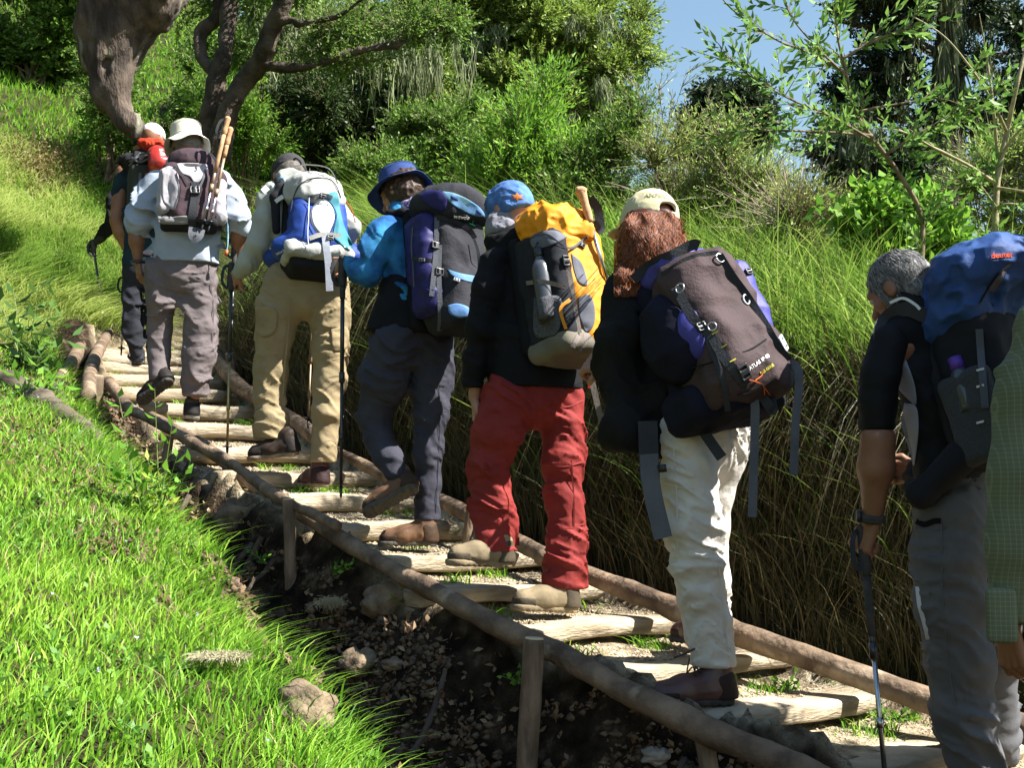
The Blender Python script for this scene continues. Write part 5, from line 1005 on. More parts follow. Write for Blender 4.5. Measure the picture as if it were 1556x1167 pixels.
def hiker_one():
    A = PX(8.85, 16); s = A.s
    root = empty('person', A.p(208, 550), 'hiker in a dark short-sleeved tee shirt and white cap with one bare arm hanging', 'person', 'hikers climbing the stairs')
    N = A.p(222, 236, 4); P = A.p(215, 395, 0); hc = A.p(232, 211, 8); f = nrm(A.f*.85+A.r*.45-Z*.12); u = Z
    legL = [A.p(199, 410, 0), A.p(202, 480, 4), A.p(206, 540, 0)]; legR = [A.p(234, 410, 3), A.p(236, 480, 12), A.p(234, 530, 25)]
    shL = A.p(188, 262, 0); elL = A.p(178, 335, -6); wrL = A.p(196, 388, 6); shR = A.p(256, 262, 0); elR = A.p(262, 320, 5); wrR = A.p(255, 350, 30)
    J = dict(N=N, P=P, shL=shL, elL=elL, shR=shR, elR=elR, legL=legL, legR=legR)
    hl = hand_mesh(elL, wrL, nrm(np.array([.25, .45, -.8])), np.array([.8, .3, 0.]), -1, (1.1,)*4, k=1.05, r_el=.052); hr = hand_mesh(elR, wrR, A.f, -A.r, 1, (1.,)*4, r_el=.045)
    sh0 = sdf_mesh([cap(shL, elL, .056, .053)], .009, .02); hl.append(sh0)
    make_body(root, A, J, SKIN2, (hc, f, u, 1.0), [hl, hr])
    DT = cloth('near_black_trouser_cloth', (.022, .023, .03), (.015, .016, .02)); fl = folds(.014, (6, 6, 13), 3, 1.2, .4)
    sdf('trousers', A.chain([(201, 405, 0, 17), (201, 450, 2, 16), (203, 500, 2, 15), (207, 540, 0, 13)])+A.chain([(232, 405, 3, 17), (236, 480, 12, 15), (234, 528, 25, 13)])+A.torso([(215, 385, 0, 30), (215, 410, 0, 31)], .72), root, DT, .011, .04, fl)
    boot(root, A.p(209, 551, -4), A.f, Z, .27, cloth('grey_mesh_shoe', (.10, .11, .14)), mat('pale_sole', (.34, .33, .31)), .07); boot(root, A.p(234, 540, 25), A.f, Z, .27, cloth('grey_mesh_shoe', (.1, .11, .14)), mat('pale_sole', (.34, .33, .31)), .07)
    TS = cloth('dark_teal_tee', (.012, .030, .040), (.008, .02, .027))
    sdf('tee_shirt', A.torso([(222, 245, 3, 24), (220, 275, 2, 33), (218, 340, 0, 34), (216, 392, 0, 34)], .7)+A.chain([(193, 252, 0, 13), (186, 275, -2, 15), (181, 292, -3, 15.5)])+A.chain([(250, 252, 0, 13), (258, 275, 0, 15), (261, 290, 0, 14)]), root, TS, .010, .03, folds(.012, (6, 6, 13), 8, 1.2))
    WC = cloth('white_cap_cloth', (.66, .65, .62), (.52, .51, .49), scale=40); M = frame(f, u)
    cp = sdf('cap', [ell(hc+M[:, 2]*.03, (.083, .101, .088), M), plane(hc+M[:, 2]*.005, -M[:, 2]), neg(ell(hc, (.073, .092, .08), M))], root, WC, .0055, .02); V, Q = sdf_mesh([ell(hc+M[:, 1]*.12+M[:, 2]*.008, (.07, .08, .008), M)], .006, .01); mesh_np('peak', V, Q, WC, cp, loc=root['_o'])
    RN = cloth('red_neckerchief_cloth', (.50, .05, .02), (.36, .03, .015)); sdf('neckerchief', [cap(A.p(215, 216, -8), A.p(243, 219, -10), 5*s, 5*s), ell(A.p(230, 222, 0), (.075, .075, .05)), cap(A.p(243, 216, -8), A.p(247, 222, -6), 4*s, 3*s)], root, RN, .006, .02, foldy(.012, 20)); mb = MB(); w_ = A.p(193, 382, 4); mb.tube([w_+np.array([math.cos(t)*.034, math.sin(t)*.032, .012*math.cos(t)]) for t in np.linspace(0, 2*PI, 17)], .006, n=6); mb.build('wrist_band', mat('pale_band', (.45, .36, .32)), root)
    pr = empty('backpack', A.p(225, 330), 'dark backpack with a shiny red bag strapped on top worn by the leading hiker', 'backpack', 'backpacks'); K = A.pack(.12); c = A.p(226, 292, -26); bxk = lambda l, o, v, h, r: bx(c+K@np.array([l, o, v]), h, r, K)
    sdf('main_bag', [bxk(0, 0, -.02, (.14, .09, .21), .06)], pr, cloth('dark_green_pack_cloth', (.04, .045, .035)), .01, .03, foldy(.012, 9)); sdf('lid', [ell(c+K@np.array([-.08, .0, .22]), (.12, .10, .055), K)], pr, cloth('near_black_pack_cloth', (.015, .015, .018)), .008, .03, foldy(.024, 16)); sdf('red_bag', [cap(A.p(240, 236, -48), A.p(243, 248, -50), .07, .085)], pr, cloth('glossy_red_nylon', (.42, .03, .02), (.3, .02, .015), rough=.25, spec=.6), .008, .03, foldy(.008, 12)); bv = bvh_of(*kids(pr)); S = strapper(pr, bv, 8.5)
    for q in ([(196, 252), (210, 236), (228, 232)], [(200, 238), (212, 246), (226, 240)], [(196, 245), (206, 240), (214, 232)]): S('strap', q, .014, WEBG, .012)
    S('strap', [(213, 262), (212, 300), (213, 340)], .02, WEBG, .006); S('strap', [(222, 262), (221, 300)], .016, cloth('red_webbing', (.3, .04, .03)), .006)
    pole(None, A.p(197, 398, 2), A.p(199, 592, -6), 'trekking_pole', 'silver trekking pole below the bare hanging arm, its tip on the log steps', shaft=DARKM, low=mat('silver_blue_tube', (.6, .62, .72), rough=.3, metal=.7, bump=0), split=.45, r=.010); pole(None, A.p(190, 420, 40), A.p(184, 541, 20), 'trekking_pole', 'silver trekking pole with a white basket beside the dark trouser leg', shaft=STEEL, low=STEEL, r=.008)
hiker_one()
def hiker_zero():
    A = PX(9.9, 16); s = A.s
    root = empty('person', A.p(226, 526), 'foremost hiker in black sleeves, nearly hidden, holding a pole in a black glove', 'person', 'hikers climbing the stairs')
    N = A.p(214, 250, 0); P = A.p(214, 390, 0); hc = A.p(218, 226, 8); f = A.f; u = Z
    legL = [A.p(202, 400), A.p(203, 455, 4), A.p(205, 520)]; legR = [A.p(230, 400), A.p(231, 455, 8), A.p(230, 515, 14)]
    shL = A.p(186, 270); elL = A.p(172, 332, -6); wrL = A.p(149, 365, 4); shR = A.p(242, 270); elR = A.p(250, 318); wrR = A.p(245, 340, 30)
    J = dict(N=N, P=P, shL=shL, elL=elL, shR=shR, elR=elR, legL=legL, legR=legR)
    hl = hand_mesh(elL, wrL, nrm(np.array([-.8, .4, -.3])), np.array([.3, .7, -.6]), 1, (1.1,)*4, r_el=.036); hr = hand_mesh(elR, wrR, A.f, -A.r, 1, (1.,)*4)
    make_body(root, A, J, SKIN2, (hc, f, u, .95), [hl, hr])
    sdf('trousers', A.chain([(203, 398, 0, 15), (203, 455, 4, 13), (205, 516, 0, 12)])+A.chain([(229, 398, 0, 15), (231, 455, 8, 13), (230, 510, 14, 12)])+A.torso([(214, 380, 0, 27), (214, 398, 0, 28)], .72), root, BLACK, .012, .04, folds(.012, (6, 6, 13), 3, 1.2, .4))
    sdf('jacket', A.torso([(214, 256, 3, 22), (213, 290, 0, 29), (214, 384, 0, 30)], .7)+A.chain([(188, 268, 0, 12), (176, 305, -4, 12), (171, 332, -6, 11), (160, 350, -2, 9.5), (151, 363, 3, 7.5)])+A.chain([(240, 268, 0, 12), (250, 318, 0, 10), (246, 336, 22, 8)]), root, BLACK, .010, .03, folds(.014, (7, 7, 14), 8, 1.2))
    sdf('glove', hand_prims(wrL, nrm(np.array([-.8, .4, -.3])), np.array([.3, .7, -.6]), 1, (1.1,)*4, 1.16)+[cap(wrL+np.array([.03, -.01, .015]), wrL, .036, .034)], root, cloth('black_glove', (.03, .028, .026)), .005, .008)
    boot(root, A.p(205, 527), A.f, Z, .27, BLACK, RUBBER, .08); boot(root, A.p(230, 522, 14), A.f, Z, .27, BLACK, RUBBER, .08)
    sdf('cap', [ell(hc+Z*.03, (.082, .10, .085)), plane(hc+Z*.01, -Z)], root, BLACK, .008, .02)
    pole(None, A.p(141, 368, 2), A.p(162, 514, -12), 'trekking_pole', 'dark and silver trekking pole held out in the black glove at far left', shaft=DARKM, low=STEEL, r=.010, split=.62, gl=.12)
hiker_zero()
# ================================================================ grey haired hiker and the hiker in the green checked shirt
def hiker_seven():
    A = PX(3.74, 38); s = A.s
    root = empty('person', A.p(1490, 1222), 'grey-haired hiker in a black shirt leaning on a pole, head bent forward', 'person', 'hikers climbing the stairs')
    N = A.p(1398, 482, 0); P = A.p(1450, 770, 0); hc = A.p(1366, 440, 14); f = nrm(A.f*.85-Z*.42-A.r*.1); u = nrm(Z+A.f*.45)
    legL = [A.p(1442, 800, -25), A.p(1460, 1010, -8), A.p(1485, 1180, 0)]; legR = [A.p(1500, 810, 40), A.p(1505, 1000, 70), A.p(1515, 1150, 110)]
    shL = A.p(1352, 530, -42); elL = A.p(1334, 668, -46); wrL = A.p(1325, 792, -26); shR = A.w(N, .19, 0, -.06); elR = A.w(N, .26, .02, -.30); wrR = A.w(N, .24, .18, -.46)
    J = dict(N=N, P=P, shL=shL, elL=elL, shR=shR, elR=elR, legL=legL, legR=legR)
    hl = hand_mesh(elL, wrL, nrm(np.array([-.35, .35, -.95])), np.array([.72, .5, -.1]), -1, (1.05, 1.1, 1.15, 1.2), k=1.05, r_el=.049, thumb=.5)
    hr = hand_mesh(elR, wrR, A.f, -A.r, 1, (1.,)*4, r_el=.045)
    make_body(root, A, J, SKIN2, (hc, f, u, 1.0), [hl, hr])
    GT = cloth('grey_hiking_trouser_cloth', (.115, .115, .12), (.088, .088, .092), bump=.4, bscale=40, bd=.005)
    L = A.chain([(1444, 780, -25, 60), (1442, 850, -26, 58), (1446, 920, -20, 56), (1455, 1000, -10, 53), (1463, 1080, -5, 50), (1482, 1160, 0, 42), (1486, 1195, 0, 38)])
    R = A.chain([(1500, 790, 40, 55), (1504, 900, 55, 50), (1506, 1000, 70, 44), (1515, 1150, 110, 38)])
    fl = folds(.015, (6, 6, 15), 31, 1.4, .2); f2 = folds(.006, (11, 11, 36), 5, .6, .3)
    lo = A.p(1460, 1020)[2]; tr = sdf('trousers', L+R+A.torso([(1452, 750, 0, 76), (1455, 790, 0, 82)], .74)+cuffs(A, (1486, 1192, 0, 46), (1515, 1160, 110, 46)), root, GT, .008, .028, lambda q: fl(q)*(.5+.9*sstep(lo+.15, lo-.2, q[:, 2]))+f2(q))
    stitch(root, tr, A, [[(1430, 790), (1432, 900), (1440, 1000), (1455, 1100)], [(1392, 800), (1415, 806), (1440, 800)]])
    mb = MB(); bt = bvh_of(tr)
    drape(mb, bt, [(1394, 892), (1397, 920), (1404, 945), (1410, 972)], .012, 3.7, .006); mb.build('side_piping', cloth('pale_piping', (.6, .6, .62)), root)
    mb = MB(); drape(mb, bt, [(1392, 792), (1405, 797), (1420, 792), (1430, 792)], .016, 3.7, .004); mb.build('pocket_zip', BLACK, root)
    BB = cloth('brown_boot_leather', (.10, .06, .04), weave=0); boot(root, A.p(1500, 1228, -2), nrm(A.f*.6-A.r*.7), Z, .28, BB, RUBBER, .12); boot(root, A.p(1530, 1180, 110), nrm(A.f*.8-A.r*.5), Z, .28, BB, RUBBER, .12)
    BK = cloth('black_sport_shirt', (.006, .006, .007), (.004, .004, .005), rough=.7)
    TO = A.torso([(1400, 500, 4, 58), (1412, 560, 4, 74), (1430, 640, 2, 72), (1445, 720, 0, 74), (1452, 762, 0, 78)], .72)
    SL = A.chain([(1350, 522, -42, 33), (1338, 570, -48, 33), (1334, 610, -47, 32), (1334, 652, -46, 31)])+[plane(A.p(1334, 655, -46), nrm(np.array([0, 0, -1.])))]
    sdf('sleeve', SL, root, BK, .0075, .03, folds(.008, (7, 7, 15), 4, 1)); SR = [cap(shR, elR, .07, .055), cap(elR, wrR, .05, .04)]
    sh = sdf('shirt', TO+SR+A.chain([(1358, 512, -38, 28), (1385, 500, -15, 40)])+[cap(N-Z*.02, N+Z*.055-A.f*.01, .078, .062)], root, BK, .0085, .04, folds(.012, (6, 6, 14), 71, 1))
    LG = cloth('grey_side_panel', (.24, .25, .29), (.19, .20, .23)); bs = bvh_of(sh); T = patcher(root, bs, 3.7)
    T('side_panel', [(1355, 515), (1366, 525), (1378, 550), (1390, 585), (1392, 615), (1378, 605), (1362, 585), (1354, 550)], LG, .008); T('side_panel', [(1374, 612), (1392, 618), (1396, 650), (1392, 690), (1388, 708), (1380, 680), (1370, 645)], cloth('light_side_panel', (.32, .32, .33)), .008)
    M = frame(f, u); HRM = mat('salt_and_pepper_hair', (.16, .155, .15), (.03, .028, .026), 60, .55, .25, 90, .002, stretch=(1, 1, 2.2), ramp=(.42, .62), det=8)
    def hw(q): return (noise3(q*np.array([50, 50, 30.]), 3)-.5)*.004
    hr_ = sdf('hair', [ell(hc+M[:, 2]*.020-M[:, 1]*.012, (.084, .100, .102), M), ell(hc-M[:, 1]*.055-M[:, 2]*.045, (.066, .045, .050), M), cap(hc+M[:, 1]*.02-M[:, 2]*.02-M[:, 0]*.072, hc+M[:, 1]*.022-M[:, 2]*.045-M[:, 0]*.070, .014, .007), neg(ell(hc+M[:, 1]*.095-M[:, 2]*.045, (.11, .075, .10), M)), neg(ell(hc-M[:, 0]*.09-M[:, 2]*.020-M[:, 1]*.006, (.030, .022, .036), M))], root, HRM, .0042, .012, hw, .006)
    mb = MB(); rr = np.random.default_rng(5); bh = bvh_of(hr_); gv = []
    for i in range(5200):
        x = rr.uniform(1310, 1416); y = rr.uniform(378, 462); p, n = hit(bh, x, y, -.001)
        if p is None: continue
        n = nrm(n); d = -M[:, 2]*.9-M[:, 1]*.25+rr.normal(0, .10, 3); d = nrm(d-n*(d@n)); q = [p, p+d*.010+n*.0010, p+d*.024+n*.0008]; mb.tube(q, [.0009, .0008, .0003], n=3, cap=False, a=rr.random()**1.6)
    mb.build('hair_strands', mat('grey_hair_strands', (.42, .41, .40), (.03, .028, .026), attr=True, rough=.5, bump=0), hr_, loc=root['_o'])
    mb = MB(); wv = wrL+np.array([.0, 0, .012]); ax = nrm(wrL-elL); a1 = nrm(np.cross(ax, [0, 1, 0])); a2 = np.cross(ax, a1)
    ribbon_pts = [wv+a1*math.cos(t)*.030+a2*math.sin(t)*.028 for t in np.linspace(0, 2*PI, 25)]; mb.tube(ribbon_pts, .010, n=8); mb.tube([wv+ax*.008+a1*math.cos(t)*.029+a2*math.sin(t)*.027 for t in np.linspace(0, 2*PI, 25)], .010, n=8); wt = mb.build('wristwatch', RUBBER, root)
    mb = MB(); mb.tube([wv-a1*.034, wv-a1*.046], .019, n=16); mb.build('watch_face', PLAST, wt, loc=root['_o'])
    # pack
    BL = cloth('denim_blue_pack_cloth', (.030, .075, .22), (.020, .05, .155), rough=.6, bump=.5); NB = cloth('near_black_pack_cloth', (.012, .012, .014)); GM = cloth('grey_mesh_pocket', (.055, .058, .062), (.035, .036, .04), scale=200)
    pr = empty('backpack', A.p(1500, 700), 'blue topped backpack with a red logo worn by the grey-haired hiker', 'backpack', 'backpacks'); K = A.pack(.34); c = A.p(1506, 560, -52); Q_ = lambda l, o, v: c+K@np.array([l, o, v]); bxk = lambda l, o, v, h, r: bx(Q_(l, o, v), h, r, K)
    sdf('main_bag', [bxk(.0, .0, -.03, (.14, .10, .24), .06)], pr, NB, .008, .03, foldy(.010, 8)); sdf('lid', [ell(A.p(1494, 424, -38), (.185, .175, .098), K), bxk(.0, -.02, .16, (.15, .13, .055), .05)], pr, BL, .007, .04, foldy(.022, 11, 3)); sdf('side_pocket', [bxk(-.15, -.01, -.15, (.025, .08, .13), .024)], pr, GM, .008, .03, foldy(.006, 10)); sdf('back_panel', [bxk(0, -.11, -.02, (.14, .03, .25), .028)], pr, NB, .01, .03)
    sdf('hip_belt', [cap(Q_(-.14, -.10, -.24), A.p(1400, 752, -70), .05, .035), cap(A.p(1400, 752, -70), A.p(1388, 742, -40), .035, .03)], pr, NB, .008, .03)
    bv = bvh_of(*kids(pr)); S = strapper(pr, bv, 3.6); T = patcher(pr, bv, 3.6)
    T('pale_stripe', [(1500, 437), (1512, 420), (1524, 408), (1530, 414), (1520, 430), (1508, 445)], cloth('pale_stripe', (.10, .10, .13)), .004); S('piping', [(1488, 462), (1500, 440), (1518, 415), (1535, 402)], .006, BLACK, .010)
    for q in ([(1488, 500), (1490, 530), (1493, 570), (1497, 620)],): S('strap', q, .020, WEBG, .010)
    for y in (560, 585, 640): S('reflective_tab', [(1484, y+3), (1495, y)], .006, cloth('pale_label', (.7, .72, .75)), .012)
    writing(pr, bv, 'deuter', 1523, 387, .024, 6, 3.5, mat('red_print', (.75, .10, .03), bump=0), 'lettering', .005, .001)
    mb = MB(); drape(mb, bs, [(1338, 520), (1340, 495), (1356, 476), (1380, 470), (1410, 482)], .042, 3.7, .012, .006); mb.build('shoulder_strap', cloth('grey_shoulder_strap', (.04, .042, .045)), pr)
    mb = MB(); ribbon(mb, spline(np.array([A.p(1352, 460, -60), A.p(1372, 453, -68), A.p(1390, 462, -74), A.p(1398, 470, -76)]), None, 5)[0], .008); mb.build('load_strap', cloth('pale_label', (.7, .72, .75)), pr)
    bo = empty('water_bottle', A.p(1466, 640, -95), 'bottle with a purple cap in the shaded side pocket of the blue topped pack', 'bottle'); q = hit(bv, 1468, 595, -.035, 3.5)[0]; ax = K[:, 2]; mb = MB(); mb.tube([q-ax*.06, q, q+ax*.05, q+ax*.07], [.034, .034, .030, .018], n=18, res=3); mb.build('flask', mat('smoky_plastic', (.06, .07, .08), rough=.2, spec=.6, bump=0), bo); mb = MB(); mb.tube([q+ax*.068, q+ax*.105], [.021, .020], n=18); mb.build('bottle_cap', mat('purple_plastic', (.12, .05, .35), rough=.4, bump=0), bo)
    pole(None, A.p(1310, 803, -14), A.p(1348, 1213, -60), 'trekking_pole', 'black and silver trekking pole gripped by the grey-haired hiker', grip=RUBBER, shaft=DARKM, low=STEEL, gl=.14, grip2=.17, r=.0095, split=.46)
hiker_seven()
def hiker_eight():
    A = PX(3.05, 38); s = A.s
    root = empty('person', A.p(1700, 1480), 'hiker in a green checked shirt cut off by the right edge', 'person', 'hikers climbing the stairs')
    N = A.p(1678, 430, 0); P = A.p(1720, 880, 0); hc = A.p(1668, 345, 10); f = nrm(A.f-Z*.2); u = Z
    legL = [A.p(1690, 930, -20), A.p(1700, 1200, 10), A.p(1700, 1430, 0)]; legR = [A.p(1770, 930, 20), A.p(1780, 1200, 30), A.p(1790, 1400, 60)]
    shL = A.p(1600, 520, -40); elL = A.p(1552, 800, -40); wrL = A.p(1532, 955, -22); shR = A.w(N, .19, 0, -.06); elR = A.w(N, .26, .0, -.32); wrR = A.w(N, .22, .25, -.40)
    J = dict(N=N, P=P, shL=shL, elL=elL, shR=shR, elR=elR, legL=legL, legR=legR)
    hl = hand_mesh(elL, wrL, nrm(np.array([.22, .15, -1.])), np.array([.8, .4, 0.]), -1, (.5, .6, .7, .8), k=1.08, r_el=.045, thumb=.3); hr = hand_mesh(elR, wrR, A.f, -A.r, 1, (1.,)*4, r_el=.04)
    make_body(root, A, J, SKIN2, (hc, f, u, 1.0), [hl, hr])
    m = cloth('olive_checked_cotton', (.13, .15, .09), (.10, .115, .07)); nt = m.node_tree; Nn = nt.nodes; Ln = nt.links; b = Nn['Principled BSDF']
    tcn_ = [n for n in Nn if n.type == 'TEX_COORD'][0]; sx = Nn.new('ShaderNodeSeparateXYZ'); Ln.new(tcn_.outputs['Object'], sx.inputs[0]); outs = []
    for ax, sc, off in ((0, 95, 0), (2, 90, .3)):
        ml = Nn.new('ShaderNodeMath'); ml.operation = 'MULTIPLY_ADD'; Ln.new(sx.outputs[ax], ml.inputs[0]); ml.inputs[1].default_value = sc; ml.inputs[2].default_value = 50+off; fr = Nn.new('ShaderNodeMath'); fr.operation = 'FRACT'; Ln.new(ml.outputs[0], fr.inputs[0]); lt = Nn.new('ShaderNodeMath'); lt.operation = 'LESS_THAN'; Ln.new(fr.outputs[0], lt.inputs[0]); lt.inputs[1].default_value = .16; outs.append(lt)
    mx_ = Nn.new('ShaderNodeMath'); mx_.operation = 'ADD'; Ln.new(outs[0].outputs[0], mx_.inputs[0]); Ln.new(outs[1].outputs[0], mx_.inputs[1]); mu = Nn.new('ShaderNodeMath'); mu.operation = 'MULTIPLY'; Ln.new(mx_.outputs[0], mu.inputs[0]); mu.inputs[1].default_value = .30
    mi = Nn.new('ShaderNodeMix'); mi.data_type = 'RGBA'; Ln.new(mu.outputs[0], mi.inputs[0]); old = b.inputs['Base Color'].links[0].from_socket; Ln.new(old, mi.inputs[6]); mi.inputs[7].default_value = (.26, .28, .19, 1); Ln.new(mi.outputs[2], b.inputs['Base Color'])
    SL = A.chain([(1602, 520, -40, 66), (1580, 600, -46, 72), (1562, 720, -46, 66), (1552, 830, -42, 60), (1545, 940, -30, 50)])+[neg(bx(A.p(1545, 945, -30)-Z*.15, (.16, .16, .15), .004))]
    sdf('sleeve', SL, root, m, .008, .03, folds(.016, (5, 5, 9), 15, 1.1))
    mb = MB(); mb.tube([A.p(1520, 968, -58), A.p(1519.5, 968, -64)], .006, n=12); mb.build('button', PLAST, root)
    sdf('cuff_tab', [bx(A.p(1522, 935, -62), (.035, .018, .065), .014, frame([.3, 1, 0]))], root, m, .006, .02)
    sdf('shirt', A.torso([(1680, 470, 0, 95), (1690, 600, 0, 120), (1710, 880, 0, 125)], .72)+[cap(shR, elR, .08, .06), cap(elR, wrR, .055, .04)], root, m, .012, .05, folds(.014, (5, 5, 10), 33, 1))
    OL = cloth('olive_trouser_cloth', (.12, .11, .08)); sdf('trousers', A.chain([(1690, 900, -20, 66), (1700, 1200, 10, 55), (1700, 1440, 0, 45)])+A.chain([(1770, 900, 20, 66), (1780, 1200, 30, 55), (1790, 1410, 60, 45)])+A.torso([(1725, 870, 0, 110), (1725, 920, 0, 115)], .72), root, OL, .014, .05, folds(.014, (6, 6, 14), 3))
    boot(root, A.p(1705, 1490), A.f, Z, .28, OL, RUBBER, .12); boot(root, A.p(1795, 1450, 60), A.f, Z, .28, OL, RUBBER, .12)
    sdf('sun_hat', [ell(hc+Z*.05, (.095, .11, .075)), ell(hc+Z*.03, (.17, .18, .010))], root, OL, .009, .03)
    mb = MB(); wv = wrL+np.array([0, 0, .02]); mb.tube([wv+np.array([math.cos(t)*.034, math.sin(t)*.030, .003*math.cos(t)]) for t in np.linspace(0, 2*PI, 25)], .013, n=8); mb.build('wristwatch', RUBBER, root)
hiker_eight()
# ================================================================ vegetation: shared builders
def fol(name, c1, c2, c3=None, trans=.35, rough=.5, spec=.25):
    return mat(name, c1, c2, scale=3, rough=rough, bump=0, attr=True, trans=trans, spec=spec, wear=(*(c3 or tuple((a+b)/2 for a, b in zip(c1, c2))), .5) if c3 else None)
def project(P):
    P = np.asarray(P); d = P@_F; return CX+FPX*(P@_R)/d, CY-FPX*(P@_U)/d, d
def quads_obj(name, V, tint, m, parent=None, loc=None, rows=4, smooth=False):
    """V: (N, rows, 3) closed quads when rows == 4"""
    n = len(V); return mesh_np(name, V.reshape(-1, 3), np.arange(n*4).reshape(n, 4), m, parent, smooth, loc, {'tint': np.repeat(tint, 4)})
def unit(v): return v/(np.linalg.norm(v, axis=-1, keepdims=True)+1e-9)
def twig_leaves(S, D, L, nl, ll, lw, g, ang=.9, droop=.0, tint0=None, flat=.0):
    n = len(S); D = unit(D); t = (np.arange(nl)+.6)/nl; t = t[None, :]+g.uniform(-.4, .4, (n, nl))/nl
    ref = unit(g.normal(size=(n, 3))); A = unit(np.cross(D, ref)); B = np.cross(D, A)
    ph = np.arange(nl)[None, :]*2.4+g.uniform(0, 6.28, (n, 1))+g.normal(0, .3, (n, nl))
    pos = S[:, None]+D[:, None]*(L[:, None]*t)[..., None]; pos[..., 2] -= droop*L[:, None]*t*t
    side = A[:, None]*np.cos(ph)[..., None]+B[:, None]*np.sin(ph)[..., None]; an = ang*(1-.45*t)[..., None]
    d = unit(D[:, None]*np.cos(an)+side*np.sin(an)+np.array([0, 0, -.12])+g.normal(0, .15, (n, nl, 3)))
    nn = unit(np.cross(d, np.cross(D[:, None]+0*d, d))+g.normal(0, .35, (n, nl, 3))+np.array([0, 0, flat])); w = unit(np.cross(d, nn))
    l = ll*g.uniform(.65, 1.25, (n, nl, 1))*(1-.25*t[..., None]); ww = lw*g.uniform(.7, 1.2, (n, nl, 1)); bend = np.cross(w, d)*l*.12
    V = np.stack([pos, pos+d*l*.45+w*ww*.5-bend, pos+d*l, pos+d*l*.45-w*ww*.5-bend], 2).reshape(-1, 4, 3)
    tw = g.uniform(0, 1, n) if tint0 is None else tint0
    return V, np.clip((tw[:, None]*.6+g.uniform(0, .4, (n, nl))).ravel(), 0, 1)
def stems(S, E, r0, r1, droop=0, seg=3):
    """thin three-sided stems from S to E"""
    n = len(S); t = np.linspace(0, 1, seg+1); P = S[:, None]*(1-t)[None, :, None]+E[:, None]*t[None, :, None]; P[..., 2] += droop*np.sin(t*PI)[None, :]
    D = unit(E-S); A = unit(np.cross(D, np.array([.3, .5, .8]))); B = np.cross(D, A); r = (np.asarray(r0).reshape(-1, 1)*(1-t)+np.asarray(r1).reshape(-1, 1)*t)[..., None]
    rings = [P+(A[:, None]*math.cos(a)+B[:, None]*math.sin(a))*r for a in (0, 2.09, 4.19)]; Q = []
    for k in range(seg):
        for a in range(3): b = (a+1) % 3; Q.append(np.stack([rings[a][:, k], rings[b][:, k], rings[b][:, k+1], rings[a][:, k+1]], 1))
    return np.concatenate(Q)
def stem_obj(name, L, m, root): Vs = np.concatenate(L); return quads_obj(name, Vs, np.full(len(Vs), .5), m, root)
def blades(P, h, lean, w, g, curl=.5, rows=3, tint=None):
    """grass blades: lean = (N, 3) horizontal drift of the tip relative to the height"""
    n = len(P); az = g.uniform(0, 6.28, n); W_ = np.stack([np.cos(az), np.sin(az), np.zeros(n)], 1); ts = np.linspace(0, 1, rows+1); L = []
    for t in ts:
        c = P+np.outer(h*(t-curl*.5*t*t), [0, 0, 1])+lean*(h*t**1.7)[:, None]; ww = (w*(1-t**1.5)*.5+.0003)[:, None]; L.append((c-W_*ww, c+W_*ww))
    Q = np.concatenate([np.stack([L[k][0], L[k][1], L[k+1][1], L[k+1][0]], 1) for k in range(rows)]); tint = g.uniform(0, 1, n) if tint is None else tint
    return Q, np.tile(tint, rows)
def in_view(P, mx=140, top=-80, bot=1290):
    x, y, d = project(P); return (x > -mx) & (x < 1556+mx) & (y > top) & (y < bot) & (d > .5)
def scatter(n, s0, s1, q0, q1, g, dens=None):
    s = g.uniform(s0, s1, n); q = g.uniform(q0, q1, n); t = q+tcen(s); x = A0[0]+PU[0]*s+PR[0]*t; y = A0[1]+PU[1]*s+PR[1]*t
    P = np.stack([x, y, H(x, y)], 1); m = in_view(P)
    if dens is not None: m &= g.uniform(0, 1, n) < dens(s, q, P)
    return P[m], s[m], q[m]
M_GRASS = fol('meadow_grass', (.36, .56, .06), (.06, .18, .012), (.18, .38, .03), .42)
M_YGRASS = fol('straw_grass', (.56, .60, .22), (.15, .28, .04), (.36, .46, .10), .4)
M_BANK = fol('tall_bank_grass', (.42, .54, .12), (.05, .12, .018), (.17, .29, .04), .34)
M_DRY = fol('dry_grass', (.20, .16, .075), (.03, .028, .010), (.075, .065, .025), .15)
M_BARK = mat('bark', (.115, .085, .062), (.035, .026, .02), 5, .9, 1.0, 18, .03, stretch=(2.2, 2.2, .8), wear=(.26, .25, .18, 2.6, .60)); M_BARKD = mat('dark_bark', (.10, .075, .055), (.03, .022, .016), 6, .9, 1.0, 20, .03); M_TWIG = mat('twig_bark', (.20, .15, .09), (.09, .065, .04), 20, .8, .2); M_DTWIG = mat('dead_twig', (.27, .23, .16), (.18, .14, .09), 20, .8, .2)
M_LICH = fol('beard_lichen', (.30, .34, .17), (.07, .09, .04), (.15, .18, .085), .3)
M_STEM = mat('green_stem', (.12, .17, .04), (.07, .10, .03), 20, .6, 0)
g = np.random.default_rng(21)
